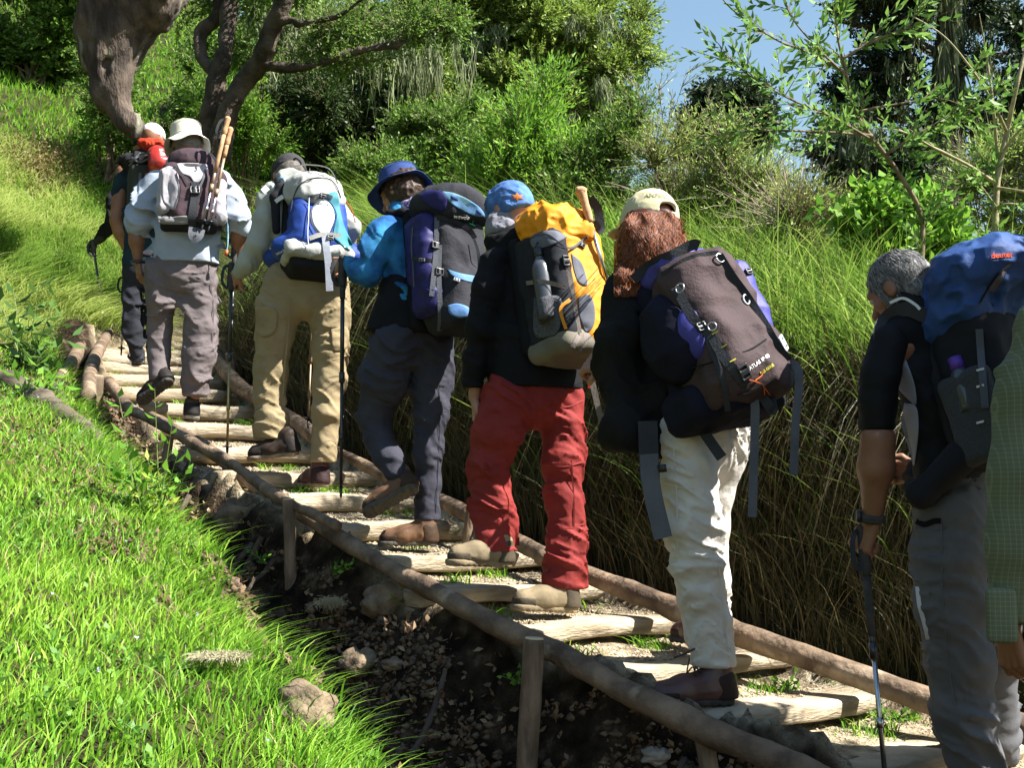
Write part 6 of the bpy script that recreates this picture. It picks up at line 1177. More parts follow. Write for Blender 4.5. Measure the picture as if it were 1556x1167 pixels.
# ================================================================ grass
P, s_, q_ = scatter(185000, -2.6, 6.2, -5.5, -.75, g, lambda s, q, P: (-q > np.interp(s, TE_S, TE_T)-.10)*np.clip(4.2/P[:, 1], .35, 1)**1.3)
hh = g.uniform(.03, .095, len(P))*(.55+.95*fbm(P*2.6, 2, 3)); ln = g.normal(0, .38, (len(P), 3)); ln[:, 2] = 0; ln += PR*.18
Q1, t1 = blades(P, hh, ln, g.uniform(.0035, .0075, len(P)), g, .5, 3, np.clip(.7*fbm(P*2.3, 3, 9)-.1+g.uniform(0, .7, len(P)), 0, 1))
e = np.abs(-q_-np.interp(s_, TE_S, TE_T)) < .14; Pe = P[e][:2600]; le = g.normal(0, .35, (len(Pe), 3)); le[:, 2] = 0; le += PR*.55-PU*.2
Q2, t2 = blades(Pe+g.normal(0, .02, Pe.shape)*[1, 1, 0], g.uniform(.06, .17, len(Pe)), le, g.uniform(.004, .007, len(Pe)), g, .9, 4)
gr = quads_obj('meadow_grass', np.concatenate([Q1, Q2]), np.concatenate([t1, t2]), M_GRASS); tag(gr, 'bright lush grass covering the slope in the foreground left of the stairs', 'grass', kind='stuff')
Pn = P[g.uniform(0, 1, len(P)) < .03]; ln = g.normal(0, .6, (len(Pn), 3)); ln[:, 2] = 0; Qn, tn = blades(Pn, g.uniform(.05, .15, len(Pn)), ln, g.uniform(.002, .004, len(Pn)), g, .8, 3); tag(quads_obj('dead_stalks', Qn, tn, fol('straw_stalk', (.60, .50, .26), (.30, .22, .10))), 'dry straw coloured stalks among the foreground grass', 'dry grass', kind='stuff')
# broad low herb leaves mixed into the turf
P, s_, q_ = scatter(9000, -2.4, 5, -4.5, -.8, g, lambda s, q, P: (-q > np.interp(s, TE_S, TE_T)-.05)*(noise3(P*3.1, 4) > .45)); D = unit(g.normal(0, .5, (len(P), 3))+[0, 0, 1.])
V, tt = twig_leaves(P, D, g.uniform(.02, .06, len(P)), 5, .028, .016, g, 1.3); tag(quads_obj('ground_herbs', V, tt, fol('herb_leaf', (.20, .38, .06), (.05, .15, .02))), 'low round-leaved herbs growing among the foreground grass', 'herbs', kind='stuff')
# straw coloured long grass on the far bank
P, s_, q_ = scatter(110000, 5.2, 10.5, -7, .2, g, lambda s, q, P: ((s > 6.6) | (q < -np.interp(s, TE_S, TE_T)-.18))*np.clip(1.2-(s-7)*.18, .25, 1)*sstep(4.9, 5.8, s)); hh = g.uniform(.22, .46, len(P))*(1-.45*sstep(-1.6, 0, q_)); fl_ = fbm(P*1.3, 2, 6)-.5
ln = g.normal(0, .35, (len(P), 3)); ln[:, 2] = 0; ln += np.array([.75, -.75, 0])+np.stack([fl_*3, -fl_*1.2, 0*fl_], 1); grn = sstep(.50, .62, fbm(P*.8+3, 2, 12))+sstep(-2.4, -3.6, q_)*.3
Qy, ty = blades(P, hh, ln, g.uniform(.005, .011, len(P)), g, 1.25, 4, np.clip(g.uniform(.15, 1, len(P))-.55*grn, 0, 1))
tag(quads_obj('straw_grass', Qy, ty, M_YGRASS), 'long wind-bent straw coloured grass on the steep slope beside the top of the stairs', 'long grass', kind='stuff')
# short grass further up the hill
P, s_, q_ = scatter(90000, 8.5, 22, -14, 5, g, lambda s, q, P: np.clip(1.3-(s-8)*.06, .3, 1)); hh = g.uniform(.08, .2, len(P)); ln = g.normal(0, .4, (len(P), 3)); ln[:, 2] = 0
Qh, th_ = blades(P, hh, ln+[.2, -.2, 0], g.uniform(.012, .022, len(P)), g, .6, 2, np.clip(g.uniform(.1, .75, len(P))+.3*(fbm(P*.6, 2, 2)-.4), 0, 1)); tag(quads_obj('hill_grass', Qh, th_, M_GRASS), 'short sunlit grass on the hillside under the big trees', 'grass', kind='stuff')
# tall grass on the right bank: green crown, brown skirt
P, s_, q_ = scatter(62000, -3.2, 7.4, .72, 4.6, g, lambda s, q, P: np.where(q < 1.02, .55, 1)*(noise3(P*2.4, 5) > .16)*(1-sstep(5.6, 7.4, s)*.6)); cl = noise3(P*3.2, 8)
hh = g.uniform(.25, .85, len(P))*(.65+.6*cl)*(1-.25*sstep(1.0, .7, q_))*(1-.35*sstep(5.0, 6.8, s_)); ln = g.normal(0, .33, (len(P), 3)); ln[:, 2] = 0; ln += -PR*g.uniform(.1, 1.0, (len(P), 1))*(1-.6*sstep(1.5, 2.6, q_))[:, None]-PU*.12
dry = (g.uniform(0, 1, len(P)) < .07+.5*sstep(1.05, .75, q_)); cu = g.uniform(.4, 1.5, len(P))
def bl(m_): 
    n = m_.sum(); hi = g.uniform(0, 1, n) < .5; Qa, ta = blades(P[m_], hh[m_], ln[m_], g.uniform(.004, .0095, n)*(1+.9*(g.uniform(0, 1, n) > .8)), g, .9, 5); return Qa, ta
Qb, tb = bl(~dry); tag(quads_obj('bank_grass', Qb, tb, M_BANK), 'tall tufted green grass on the bank right of the stairs', 'tall grass', kind='stuff')
Qd, td = bl(dry)
Pd, sd_, qd_ = scatter(9000, -3.2, 5.6, .92, 1.45, g); hd = g.uniform(.35, .95, len(Pd)); up = Pd+np.outer(hd*.10, Z); ld = g.normal(0, .12, (len(Pd), 3)); ld[:, 2] = 0; ld += -PR*g.uniform(.30, .75, (len(Pd), 1))
az = g.uniform(0, 6.28, len(Pd)); Wd = np.stack([np.cos(az), np.sin(az), 0*az], 1)*.003; rows_ = []
for t in np.linspace(0, 1, 5): c_ = up+ld*(hd*t**.8)[:, None]+np.outer(hd*(.22*t-.95*t*t), Z); c_[:, 2] = np.maximum(c_[:, 2], plane_z(sd_)-.02); rows_.append((c_-Wd*(1.05-t), c_+Wd*(1.05-t)))
Qs_ = np.concatenate([np.stack([rows_[k][0], rows_[k][1], rows_[k+1][1], rows_[k+1][0]], 1) for k in range(4)])
Pr, sr_, qr_ = scatter(26000, -3.2, 5.8, .58, 1.05, g, lambda s, q, P: noise3(P*4, 3) > .25); lr = g.normal(0, .28, (len(Pr), 3)); lr[:, 2] = 0; lr += -PR*.10; Qr, tr_ = blades(Pr, g.uniform(.15, .62, len(Pr)), lr, g.uniform(.003, .007, len(Pr)), g, .7, 4)
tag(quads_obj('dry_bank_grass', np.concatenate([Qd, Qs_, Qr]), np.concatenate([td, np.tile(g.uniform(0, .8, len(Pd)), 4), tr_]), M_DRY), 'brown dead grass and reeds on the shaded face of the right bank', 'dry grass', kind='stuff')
# tufts between the steps
cs = [(s0+g.uniform(.12, .3), g.uniform(-.36, .36)) for s0 in LOG_S[1:] for _ in range(2)]+[(-.28, .50), (-.2, .42), (.1, .46), (-.42, .52), (2.62, .05), (2.66, -.1), (2.64, .16), (6.0, -.1), (5.6, -.3), (5.2, -.3), (.55, .1), (.95, .2), (.12, -.05), (-.22, .2)]; PP = []; HHt = []
for (a, b_) in cs:
    n = int(g.integers(14, 60)); q = g.normal(0, .035, (n, 2)); s2 = a+q[:, 0]; t2_ = tcen(a)+b_+q[:, 1]; x = A0[0]+PU[0]*s2+PR[0]*t2_; y = A0[1]+PU[1]*s2+PR[1]*t2_; PP.append(np.stack([x, y, H(x, y)], 1)); HHt.append(g.uniform(.02, .075, n))
PP = np.concatenate(PP); ln = g.normal(0, .6, (len(PP), 3)); ln[:, 2] = 0; Qt, tt = blades(PP, np.concatenate(HHt), ln, g.uniform(.003, .006, len(PP)), g, .7, 3); tag(quads_obj('grass_tufts', Qt, tt, M_GRASS), 'small grass tufts sprouting between the log steps', 'grass tufts', kind='stuff')
# unseen leafy shrub added beyond the right edge to shade the last two hikers
def offside():
    g = np.random.default_rng(90); S = []; D = []
    for c, r in (((2.6, 3.22, 1.40), (.35, .28, .42)), ((2.6, 2.75, 1.15), (.35, .42, .45))): p, v = ell_points(np.array(c), r, 900, g, .2); S.append(p); D.append(v*.6+[0, 0, .4]+g.normal(0, .4, p.shape))
    S = np.concatenate(S); D = np.concatenate(D); Ls = g.uniform(.1, .22, len(S)); V, t = twig_leaves(S, D, Ls, 12, .06, .03, g, .9, .05, None, .6); b = np.array([2.75, 3.1, gz(2.75, 3.1)-.05]); rt = empty('added_shade_shrub', b, 'unseen leafy shrub added beyond the picture edge to shade the last two hikers', 'bush'); quads_obj('foliage', V, t, F_MID, rt)
    mb = MB(); [mb.tube([b, b+[dx, dy, .7], np.array(c)], [.03, .02, .008], n=8, res=5) for dx, dy, c in ((0, .1, (2.6, 3.2, 1.4)), (0, -.1, (2.6, 2.7, 1.2)))]; mb.build('stems', M_TWIG, rt)
# ================================================================ leafy bushes and trees
def ell_points(c, r, n, g, shell=.55):
    v = unit(g.normal(size=(n, 3))); return c+v*np.asarray(r)*(shell+(1-shell)*g.uniform(0, 1, (n, 1)))**.6*g.uniform(.82, 1.06, (n, 1)), v
def bush(name, label, cat, lobes, Y, m, n=700, nl=13, ll=.045, lw=.016, L=(.18, .34), up=.5, ang=.9, group=None, seed=1, wood=M_TWIG, droop=.05, out=.6, base=None, depth=1.0, flat=.3, dead=0, trunk=None, lean=None):
    """lobes: (px, py, rx, ry[, dY]) in photo pixels at distance Y"""
    g = np.random.default_rng(seed); S = []; D = []; T = []; cen = []; L2 = []
    for (px, py, rx, ry, *dy) in lobes:
        for _ in range(4): u_ = g.uniform(-.62, .62, 3); f_ = g.uniform(.40, .78); L2.append((px+u_[0]*rx, py+u_[1]*ry, rx*f_, ry*f_*g.uniform(.9, 1.5), u_[2]*rx*Y/FPX))
    lobes = L2; A_ = np.array([rx*ry for _, _, rx, ry, *_ in lobes], float); A_ /= A_.sum()
    for (px, py, rx, ry, *dy), a in zip(lobes, A_):
        yy = Y+(dy[0] if dy else 0); s = yy/FPX; c = W(px, py+up*.25*L[1]/s, yy); k = max(12, int(n*a)); sh_ = .62*L[1]*out; r = np.array([max(rx*s-sh_, rx*s*.35), max((rx+ry)/2*s*depth-sh_, .3*rx*s), max(ry*s-sh_*(1+up*.4), ry*s*.35)]); p, v = ell_points(c, r, k, g)
        cl = noise3(p*2.2/max(.4, s*60)+seed, 2); kp = (cl > .30); p, v = p[kp], v[kp]; S.append(p-v*.08); D.append(v*out+np.array([0, 0, up])+g.normal(0, .45, (len(p), 3))+(np.asarray(lean) if lean is not None else 0)); T.append(cl[kp]); cen.append((c, r))
    S = np.concatenate(S); D = np.concatenate(D); Ls = g.uniform(*L, len(S)); V, tt = twig_leaves(S, D, Ls, nl, ll, lw, g, ang, droop, np.clip(g.uniform(0, 1, len(S)), 0, 1), flat)
    cc = cen[0][0] if base is None else W(base[0], base[1], base[2] if len(base) > 2 else Y); b0 = np.array([cc[0], cc[1], gz(cc[0], cc[1])-.05]); root = empty(name, b0, label, cat, group)
    quads_obj('foliage', V, tt, m, root); st_ = []
    E = S+unit(D)*Ls[:, None]*.95; st_.append(stems(S, E, np.full(len(S), .0022+.00012*Y), np.full(len(S), .0008), 0, 1))
    for c, r in cen:
        nb = 3 if len(T) and c is cen[0][0] else 1; tgt, _v = ell_points(c, r*.8, nb, g, .3); b1 = np.tile(b0, (nb, 1))+g.normal(0, .06, (nb, 3))*[1, 1, 0]; st_.append(stems(b1, tgt, np.full(nb, .008+.0006*Y), np.full(nb, .003), .12, 5))
        k2 = S[g.choice(len(S), min(60, len(S)), False)]; k2 = k2[np.linalg.norm((k2-c)/r, axis=1) < 1.3]
        if len(k2): j = g.integers(0, nb, len(k2)); st_.append(stems(tgt[j], k2, np.full(len(k2), .004+.0002*Y), np.full(len(k2), .0015), .04, 3))
    stem_obj('stems', st_, wood, root)
    if dead:
        pts, v = ell_points(np.mean([c for c, _ in cen], 0), np.mean([r for _, r in cen], 0)*1.5, dead, g, .2); e_ = pts+unit(g.normal(0, 1, (dead, 3))+[.2, 0, .6])*g.uniform(.2, .6, (dead, 1)); stem_obj('dead_twigs', [stems(pts, e_, np.full(dead, .0035), np.full(dead, .001), .03, 3)], M_DTWIG, root)
    return root
F_MID = fol('mid_green_leaf', (.22, .36, .055), (.04, .10, .015), (.11, .21, .028)); F_YEL = fol('yellow_green_leaf', (.33, .42, .07), (.08, .15, .02), (.19, .28, .04)); F_DRK = fol('shade_toned_leaf', (.075, .13, .03), (.012, .030, .008), (.035, .065, .014), .2); F_BRT = fol('bright_leaf', (.32, .52, .06), (.06, .18, .02), (.17, .34, .035), .45); F_OLV = fol('olive_leaf', (.44, .52, .13), (.08, .13, .025), (.25, .33, .07)); F_WIL = fol('willow_leaf', (.44, .55, .14), (.08, .16, .03), (.26, .37, .08), .38); F_FAR = fol('far_dark_leaf', (.065, .10, .035), (.010, .018, .008), (.028, .048, .016), .2)  # F_DRK has the canopy's shade put into its leaf colour
offside()
GB = 'bushes behind the hikers'
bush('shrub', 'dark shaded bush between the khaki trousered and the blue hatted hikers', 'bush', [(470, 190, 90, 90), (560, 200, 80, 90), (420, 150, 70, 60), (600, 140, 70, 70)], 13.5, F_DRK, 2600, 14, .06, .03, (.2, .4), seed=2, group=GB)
bush('shrub', 'sunlit leafy bush just right of the khaki trousered hiker\'s pack', 'bush', [(560, 260, 46, 50), (535, 300, 40, 60), (590, 260, 40, 40)], 10.5, F_MID, 900, 14, .045, .02, (.18, .32), seed=3, group=GB)
bush('shrub', 'bushy undergrowth behind the blue bucket hat', 'bush', [(650, 235, 60, 60), (620, 190, 55, 55), (700, 210, 60, 70)], 11.0, F_MID, 1500, 14, .05, .024, (.2, .36), seed=4, group=GB)
bush('shrub', 'tall shrub of upright leafy shoots above the blue patterned headscarf', 'bush', [(790, 215, 60, 75), (820, 160, 45, 50), (850, 240, 55, 60), (740, 260, 60, 45)], 8.8, F_BRT, 1200, 18, .075, .014, (.28, .5), up=1.1, ang=.8, seed=5, group=GB)
bush('shrub', 'dense green bush behind the yellow pack', 'bush', [(880, 280, 60, 60), (930, 250, 60, 70), (900, 340, 60, 60), (960, 190, 40, 45)], 8.6, F_MID, 1300, 15, .05, .016, (.22, .4), up=.8, seed=6, group=GB)
bush('shrub', 'pale twiggy bush behind the cream cap', 'bush', [(1010, 250, 60, 70), (1060, 310, 60, 70), (1000, 330, 55, 60)], 8.2, F_OLV, 1100, 13, .042, .011, (.22, .42), up=.9, seed=7, group=GB, dead=120)
bush('shrub', 'grey green bush full of dry twigs under the small far tree', 'bush', [(1120, 230, 60, 75), (1160, 300, 60, 80), (1100, 330, 60, 60)], 8.0, F_WIL, 1100, 13, .042, .010, (.22, .42), up=.9, seed=8, group=GB, dead=160)
bush('shrub', 'low tangled bush of bare twigs left of the broad-leaved plant', 'bush', [(1200, 340, 60, 60), (1240, 300, 50, 50), (1180, 380, 55, 40)], 7.2, F_OLV, 500, 11, .038, .010, (.2, .38), up=.9, seed=9, group=GB, dead=420)
bush('broadleaf_shrub', 'bright green broad-leaved plant above the grey-haired hiker', 'bush', [(1310, 330, 45, 45), (1360, 350, 50, 50), (1400, 330, 45, 45), (1430, 370, 50, 40), (1330, 390, 45, 35)], 6.6, F_BRT, 420, 9, .085, .045, (.16, .3), up=.9, ang=1.1, seed=10, flat=.6)
bush('shrub', 'olive bush at the right edge behind the slim sapling', 'bush', [(1540, 330, 70, 60), (1500, 270, 60, 50), (1600, 260, 70, 80), (1460, 290, 40, 40)], 8.5, F_WIL, 1200, 13, .045, .013, (.2, .4), seed=11, group=GB, dead=240)
bush('shrub', 'leafy bush hanging over the slope behind the drooping trunk', 'bush', [(190, 150, 60, 60), (270, 140, 60, 70), (150, 110, 50, 50), (330, 200, 60, 60), (240, 210, 50, 35), (200, 200, 60, 40), (290, 230, 60, 40)], 13.0, F_MID, 1900, 13, .06, .028, (.2, .4), seed=12, group=GB)
bush('shrub', 'pale green bush beside the leading hiker\'s white cap', 'bush', [(150, 205, 40, 34), (185, 225, 40, 34), (125, 190, 34, 28)], on_ground(160, 232)[1], F_BRT, 520, 12, .05, .024, (.14, .28), seed=13, group=GB)
bush('shrub', 'fern-like shrub right of the packed cork handled poles', 'bush', [(360, 200, 44, 40), (330, 165, 40, 40), (400, 215, 36, 30)], 12.5, F_BRT, 620, 15, .07, .02, (.25, .45), up=.2, seed=14, group=GB)
bush('shrub', 'dark leafy bush at the upper left corner', 'bush', [(30, 50, 110, 70), (110, 30, 80, 80), (-50, 30, 110, 80), (40, -20, 140, 80), (100, -60, 120, 60)], 15.5, F_MID, 3600, 13, .08, .04, (.2, .36), seed=15, group=GB)
bush('shrub', 'sparse leafy bush below the upper left corner on the sunlit slope', 'bush', [(70, 70, 40, 26), (40, 66, 34, 24)], on_ground(60, 88)[1], F_BRT, 260, 11, .07, .03, (.2, .35), seed=16, group=GB)
bush('shrub', 'bushes filling the gap under the tree canopy above the khaki trousered hiker', 'bush', [(420, 60, 80, 60), (500, 100, 80, 60), (560, 60, 80, 60), (340, 80, 50, 50)], 17.5, F_MID, 1700, 13, .075, .035, (.25, .45), seed=17, group=GB)
bush('shrub', 'sunlit shrub on the bank between the yellow pack and the cream cap', 'bush', [(930, 360, 40, 50), (900, 400, 40, 50)], 7.4, F_BRT, 380, 16, .06, .012, (.2, .4), up=1.2, ang=.7, seed=18, group=GB)
# ================================================================ trees
def limb(pts, rad, Y=None, n=14, jit=.03, seed=1, res=9):
    P = np.array([W(x, y, yy) for x, y, yy in pts]); mb = MB(); mb.tube(P, np.asarray(rad, float), n=n, jit=jit, seed=seed, res=res); return mb, P
def beards(pts, g, n=60, L=(.2, .7), w=.008, spread=.2):
    """hanging lichen: many thin tapered wavy strips from a branch line"""
    P, _ = spline(np.asarray(pts, float), None, 8); i = g.integers(0, len(P), n); S = P[i]+g.normal(0, spread, (n, 3))*[1, 1, .7]; Q = []; T = []
    for k in range(7):
        o = g.normal(0, .018, (n, 3)); ln = g.uniform(*L, n)*(.5+.5*g.uniform(0, 1, n)); a = g.uniform(0, 6.28, n); Wd = np.stack([np.cos(a), np.sin(a), 0*a], 1)*(w*g.uniform(.5, 1.3, n))[:, None]; dr = g.normal(0, .07, (n, 3)); prev = None
        for t in np.linspace(0, 1, 5):
            c = S+o+dr*(t*ln)[:, None]+np.outer(-ln*t, Z); c[:, 0] += .018*np.sin(t*7+k+S[:, 2]*9); e = (1-t**2*.9)*(.4+.6*math.sin(min(1, t*2)*1.57)); cur = (c-Wd*e, c+Wd*e)
            if prev is not None: Q.append(np.stack([prev[0], prev[1], cur[1], cur[0]], 1)); T.append(g.uniform(.2, 1, n))
            prev = cur
    return np.concatenate(Q), np.concatenate(T)
def split_lobes(lobes, A_, g):
    L2 = []; A2 = []
    for (px, py, Y, rx, ry), a in zip(lobes, A_):
        for _ in range(4):
            u_ = g.uniform(-.6, .6, 3); f_ = g.uniform(.42, .75); L2.append((px+u_[0]*rx, py+u_[1]*ry, Y+u_[2]*rx*Y/FPX, rx*f_, ry*f_)); A2.append(a*f_*f_)
    A2 = np.array(A2); return L2, A2/A2.sum()
def crown(lobes, g, n, nl, ll, lw, L, up=.35, out=.8, ang=.9, flat=.5, thr=.33, fr=1.3, droop=.05):
    S = []; D = []
    A_ = np.array([l[3]*l[4] for l in lobes]); A_ = A_/A_.sum()
    lobes, A_ = split_lobes(lobes, A_, g)
    for (px, py, Y, rx, ry), a in zip(lobes, A_):
        s = Y/FPX; c = W(px, py, Y); sh_ = .5*L[1]; r = np.array([max(rx*s-sh_, rx*s*.5), (rx+ry)*.45*s, max(ry*s-sh_, ry*s*.5)]); p, v = ell_points(c, r, int(n*a), g, .35); cl = noise3(p*fr+px, 3); k = cl > thr; S.append(p[k]); D.append(v[k]*out+[0, 0, up]+g.normal(0, .4, (k.sum(), 3)))
    S = np.concatenate(S); D = np.concatenate(D); Ls = g.uniform(*L, len(S)); V, t = twig_leaves(S, D, Ls, nl, ll, lw, g, ang, droop, None, flat); return S, D, Ls, V, t
# --- the big tree whose broken limb droops over the path
g = np.random.default_rng(5)
rt = empty('leaning_tree', W(-330, 420, 9.6), 'huge gnarled leaning trunk drooping from the top left down to a broken stub', 'tree')
rt.location.z = gz(rt.location.x, rt.location.y)-.2; rt['_o'] = [float(q) for q in rt.location]
def gnarl(q):
    a = noise3(q*np.array([15, 15, 3.0]), 2); b = noise3(q*26, 4); c = noise3(q*4.1, 7); return .040*(1-np.abs(2*a-1))+.020*b+.05*(c-.5)-.03
b0 = np.array(rt['_o']); TK = [cap(b0, W(-230, 60, 9.3), .42, .36), cap(W(-230, 60, 9.3), W(-60, -190, 9.0), .36, .34), cap(W(-60, -190, 9.0), W(140, -150, 8.7), .34, .36), cap(W(140, -150, 8.7), W(205, -20, 8.6), .36, .33), cap(W(205, -20, 8.6), W(172, 50, 8.6), .31, .22), cap(W(172, 50, 8.6), W(162, 95, 8.6), .22, .155), cap(W(162, 95, 8.6), W(168, 135, 8.55), .155, .115), cap(W(168, 135, 8.55), W(198, 190, 8.5), .115, .08), cap(W(198, 190, 8.5), W(207, 205, 8.5), .05, .02), cap(W(194, 190, 8.5), W(196, 206, 8.5), .04, .012), cap(W(215, -10, 8.6), W(280, -60, 8.9), .26, .2), cap(W(280, -60, 8.9), W(420, -190, 9.6), .2, .14), ell(W(150, 25, 8.6), (.17, .2, .22))]
V, Q = sdf_mesh(TK, .022, .10, gnarl, .01); mesh_np('trunk', V, Q, M_BARK, rt)
mb = MB(); v_ = nrm(W(204, 203, 8.5)-W(170, 140, 8.55)); mb.tube([W(201, 190, 8.45), W(204, 199, 8.44), W(207, 206, 8.44)], [.055, .045, .015], n=14, jit=.02)
S, D, Ls, V, t = crown([(-60, -260, 9.4, 200, 90), (240, -300, 9.6, 200, 90)], g, 900, 12, .07, .03, (.2, .4)); quads_obj('crown', V, t, F_MID, rt)
# --- tree with two dark trunks and a long branch with beard lichen
rt = empty('forked_tree', W(325, 240, 11.8), 'forked tree with two dark trunks and a long mossy branch reaching right', 'tree'); rt.location.z = gz(rt.location.x, rt.location.y)-.1; rt['_o'] = [float(q) for q in rt.location]
mb = MB()
for pts, rad in (([(312, 260, 11.9), (318, 200, 11.8), (326, 140, 11.8), (340, 80, 11.8), (348, 30, 11.9), (358, -60, 12)], [.15, .11, .095, .085, .08, .07]), ([(330, 240, 11.7), (350, 160, 11.6), (374, 120, 11.6), (400, 88, 11.5), (414, 40, 11.4), (435, -10, 11.3), (460, -70, 11.3)], [.13, .085, .085, .10, .085, .08, .06]), ([(396, 98, 11.5), (430, 102, 11.4), (480, 98, 11.3), (540, 78, 11.2), (600, 66, 11.3), (680, 40, 11.5)], [.055, .042, .036, .03, .024, .018]), ([(332, 120, 11.8), (308, 90, 11.9), (305, 50, 12), (330, 20, 12), (340, -30, 12)], [.06, .06, .07, .07, .05]), ([(412, 40, 11.4), (440, 30, 11.3), (470, 34, 11.2), (520, 20, 11.1), (560, -10, 11)], [.04, .03, .028, .024, .02])):
    m2_, _p = limb(pts, rad, jit=.035, seed=pts[0][0]); mb.add(np.concatenate(m2_.V), np.concatenate(m2_.Q))
mb.build('trunk', M_BARKD, rt)
g = np.random.default_rng(6); S, D, Ls, V, t = crown([(300, 10, 12.2, 50, 30), (430, -15, 11.8, 70, 40), (520, 30, 11.5, 60, 30), (600, 40, 11.5, 60, 28), (660, 30, 11.6, 50, 28), (380, -50, 12, 80, 40), (480, 90, 11.5, 40, 20), (560, 85, 11.5, 50, 18)], g, 1500, 13, .05, .023, (.2, .35)); quads_obj('crown', V, t, F_MID, rt); stem_obj('twigs', [stems(S, S+unit(D)*Ls[:, None], np.full(len(S), .004), np.full(len(S), .001), 0, 1)], M_TWIG, rt)
BQ = []; BT_ = []
for pts, n, L in (([W(440, 30, 12.1), W(500, 10, 12), W(560, -8, 12)], 40, (.12, .36)), ([W(500, 10, 12.1), W(535, 12, 12), W(560, 0, 12)], 20, (.3, .7)), ([W(520, 20, 12), W(590, 6, 12)], 26, (.15, .4)), ([W(390, 20, 12.7), W(430, 0, 12.6)], 26, (.15, .4)), ([W(440, 60, 12.6), W(470, 40, 12.5)], 20, (.15, .4)), ([W(645, 60, 12.4), W(652, 80, 12.4)], 50, (.4, .75))):
    q, t = beards(pts, g, n, L); BQ.append(q); BT_.append(t)
tag(quads_obj('beard_lichen', np.concatenate(BQ), np.concatenate(BT_), M_LICH, rt))
# --- large sunlit tree filling the middle
rt = empty('canopy_tree', W(800, 330, 15.5), 'large spreading tree with sunlit leafy crown and hanging lichen, top centre', 'tree'); rt.location.z = gz(rt.location.x, rt.location.y)-.2; rt['_o'] = [float(q) for q in rt.location]
mb = MB(); b0 = np.array(rt['_o'])
def lp(pts, rad, seed): P = np.array([b0 if p is None else W(*p) for p in pts]); mb.tube(P, np.asarray(rad, float), n=12, jit=.04, seed=seed, res=8)
lp([None, (790, 240, 15.4), (770, 160, 15.3), (760, 90, 15.2), (750, 10, 15)], [.42, .36, .3, .24, .15], 1); lp([(775, 170, 15.3), (840, 120, 15), (900, 90, 14.8), (960, 80, 14.6)], [.2, .16, .12, .06], 2); lp([(770, 150, 15.3), (700, 90, 15), (620, 60, 14.8), (560, 50, 14.6)], [.2, .16, .12, .07], 3); lp([(780, 210, 15.4), (850, 190, 15), (920, 180, 14.7)], [.15, .12, .06], 4); lp([(778, 220, 15.4), (700, 180, 15.), (650, 160, 14.8)], [.15, .12, .07], 5); mb.build('trunk', M_BARKD, rt)
g = np.random.default_rng(7)
LB_ = [(640, 20, 14.6, 70, 40), (720, 30, 14.2, 70, 45), (800, 20, 14.2, 75, 50), (880, 30, 14.2, 70, 50), (940, 60, 14.4, 45, 35), (975, 90, 14.6, 28, 20), (700, 110, 15, 65, 35), (800, 100, 14.2, 75, 45), (890, 110, 14.2, 60, 45), (920, 160, 14.4, 48, 35), (945, 200, 14.6, 42, 30), (840, 190, 14.4, 60, 45), (760, 180, 15, 55, 40), (880, 240, 14.6, 45, 30), (960, 20, 14.8, 30, 25), (700, -40, 14.2, 130, 50), (860, -40, 14.2, 120, 50), (640, 120, 13.6, 60, 45), (700, 190, 13.4, 55, 40), (790, 255, 13.2, 60, 40), (860, 300, 13.4, 50, 40), (560, 60, 14, 60, 40), (480, 50, 14.4, 70, 50), (430, 10, 14.6, 70, 50), (540, 120, 14.6, 60, 40), (600, 170, 14.6, 50, 40)]
S, D, Ls, V, t = crown(LB_, g, 15000, 13, .066, .028, (.16, .34), fr=1.7, thr=.36); quads_obj('crown', V, t, fol('canopy_leaf', (.36, .46, .085), (.06, .12, .02), (.20, .30, .05)), rt); stem_obj('twigs', [stems(S, S+unit(D)*Ls[:, None], np.full(len(S), .005), np.full(len(S), .0015), 0, 1)], M_TWIG, rt)
S, D, Ls, V, t = crown([(700, 150, 16.4, 110, 70), (820, 150, 16.4, 120, 80), (760, 60, 16.4, 140, 70), (620, 100, 16.2, 70, 50), (860, 230, 16.2, 70, 60)], g, 2600, 12, .08, .045, (.25, .45), thr=.2); quads_obj('inner_crown', V, t, F_DRK, rt)  # inner leaves coloured dark for the shade inside the crown
BQ = []; BT_ = []
for i in range(46):
    x = g.uniform(600, 960); y = g.uniform(20, 210); yy = 13.75+g.uniform(0, .5); q, t = beards([W(x-10, y, yy), W(x+10, y+g.uniform(-5, 5), yy)], g, 9, (.12, .42), .010, .05); BQ.append(q); BT_.append(t)
quads_obj('beard_lichen', np.concatenate(BQ), np.concatenate(BT_), M_LICH, rt)
# --- far small dark tree
rt = empty('far_tree', W(1095, 330, 32), 'small dark far tree standing alone against the sky', 'tree'); mb = MB(); mb.tube([np.array([rt['_o'][0], rt['_o'][1], gz(*rt['_o'][:2])-.5]), W(1095, 250, 32), W(1100, 170, 32)], [.45, .35, .2], n=10, jit=.05, res=6); mb.build('trunk', M_BARKD, rt)
g = np.random.default_rng(8); S, D, Ls, V, t = crown([(1095, 150, 32, 36, 20), (1130, 150, 32, 30, 18), (1160, 165, 32, 34, 18), (1075, 190, 32, 42, 26), (1150, 200, 32, 50, 28), (1060, 225, 32, 45, 30)], g, 2600, 12, .16, .08, (.3, .6)); quads_obj('crown', V, t, F_FAR, rt)
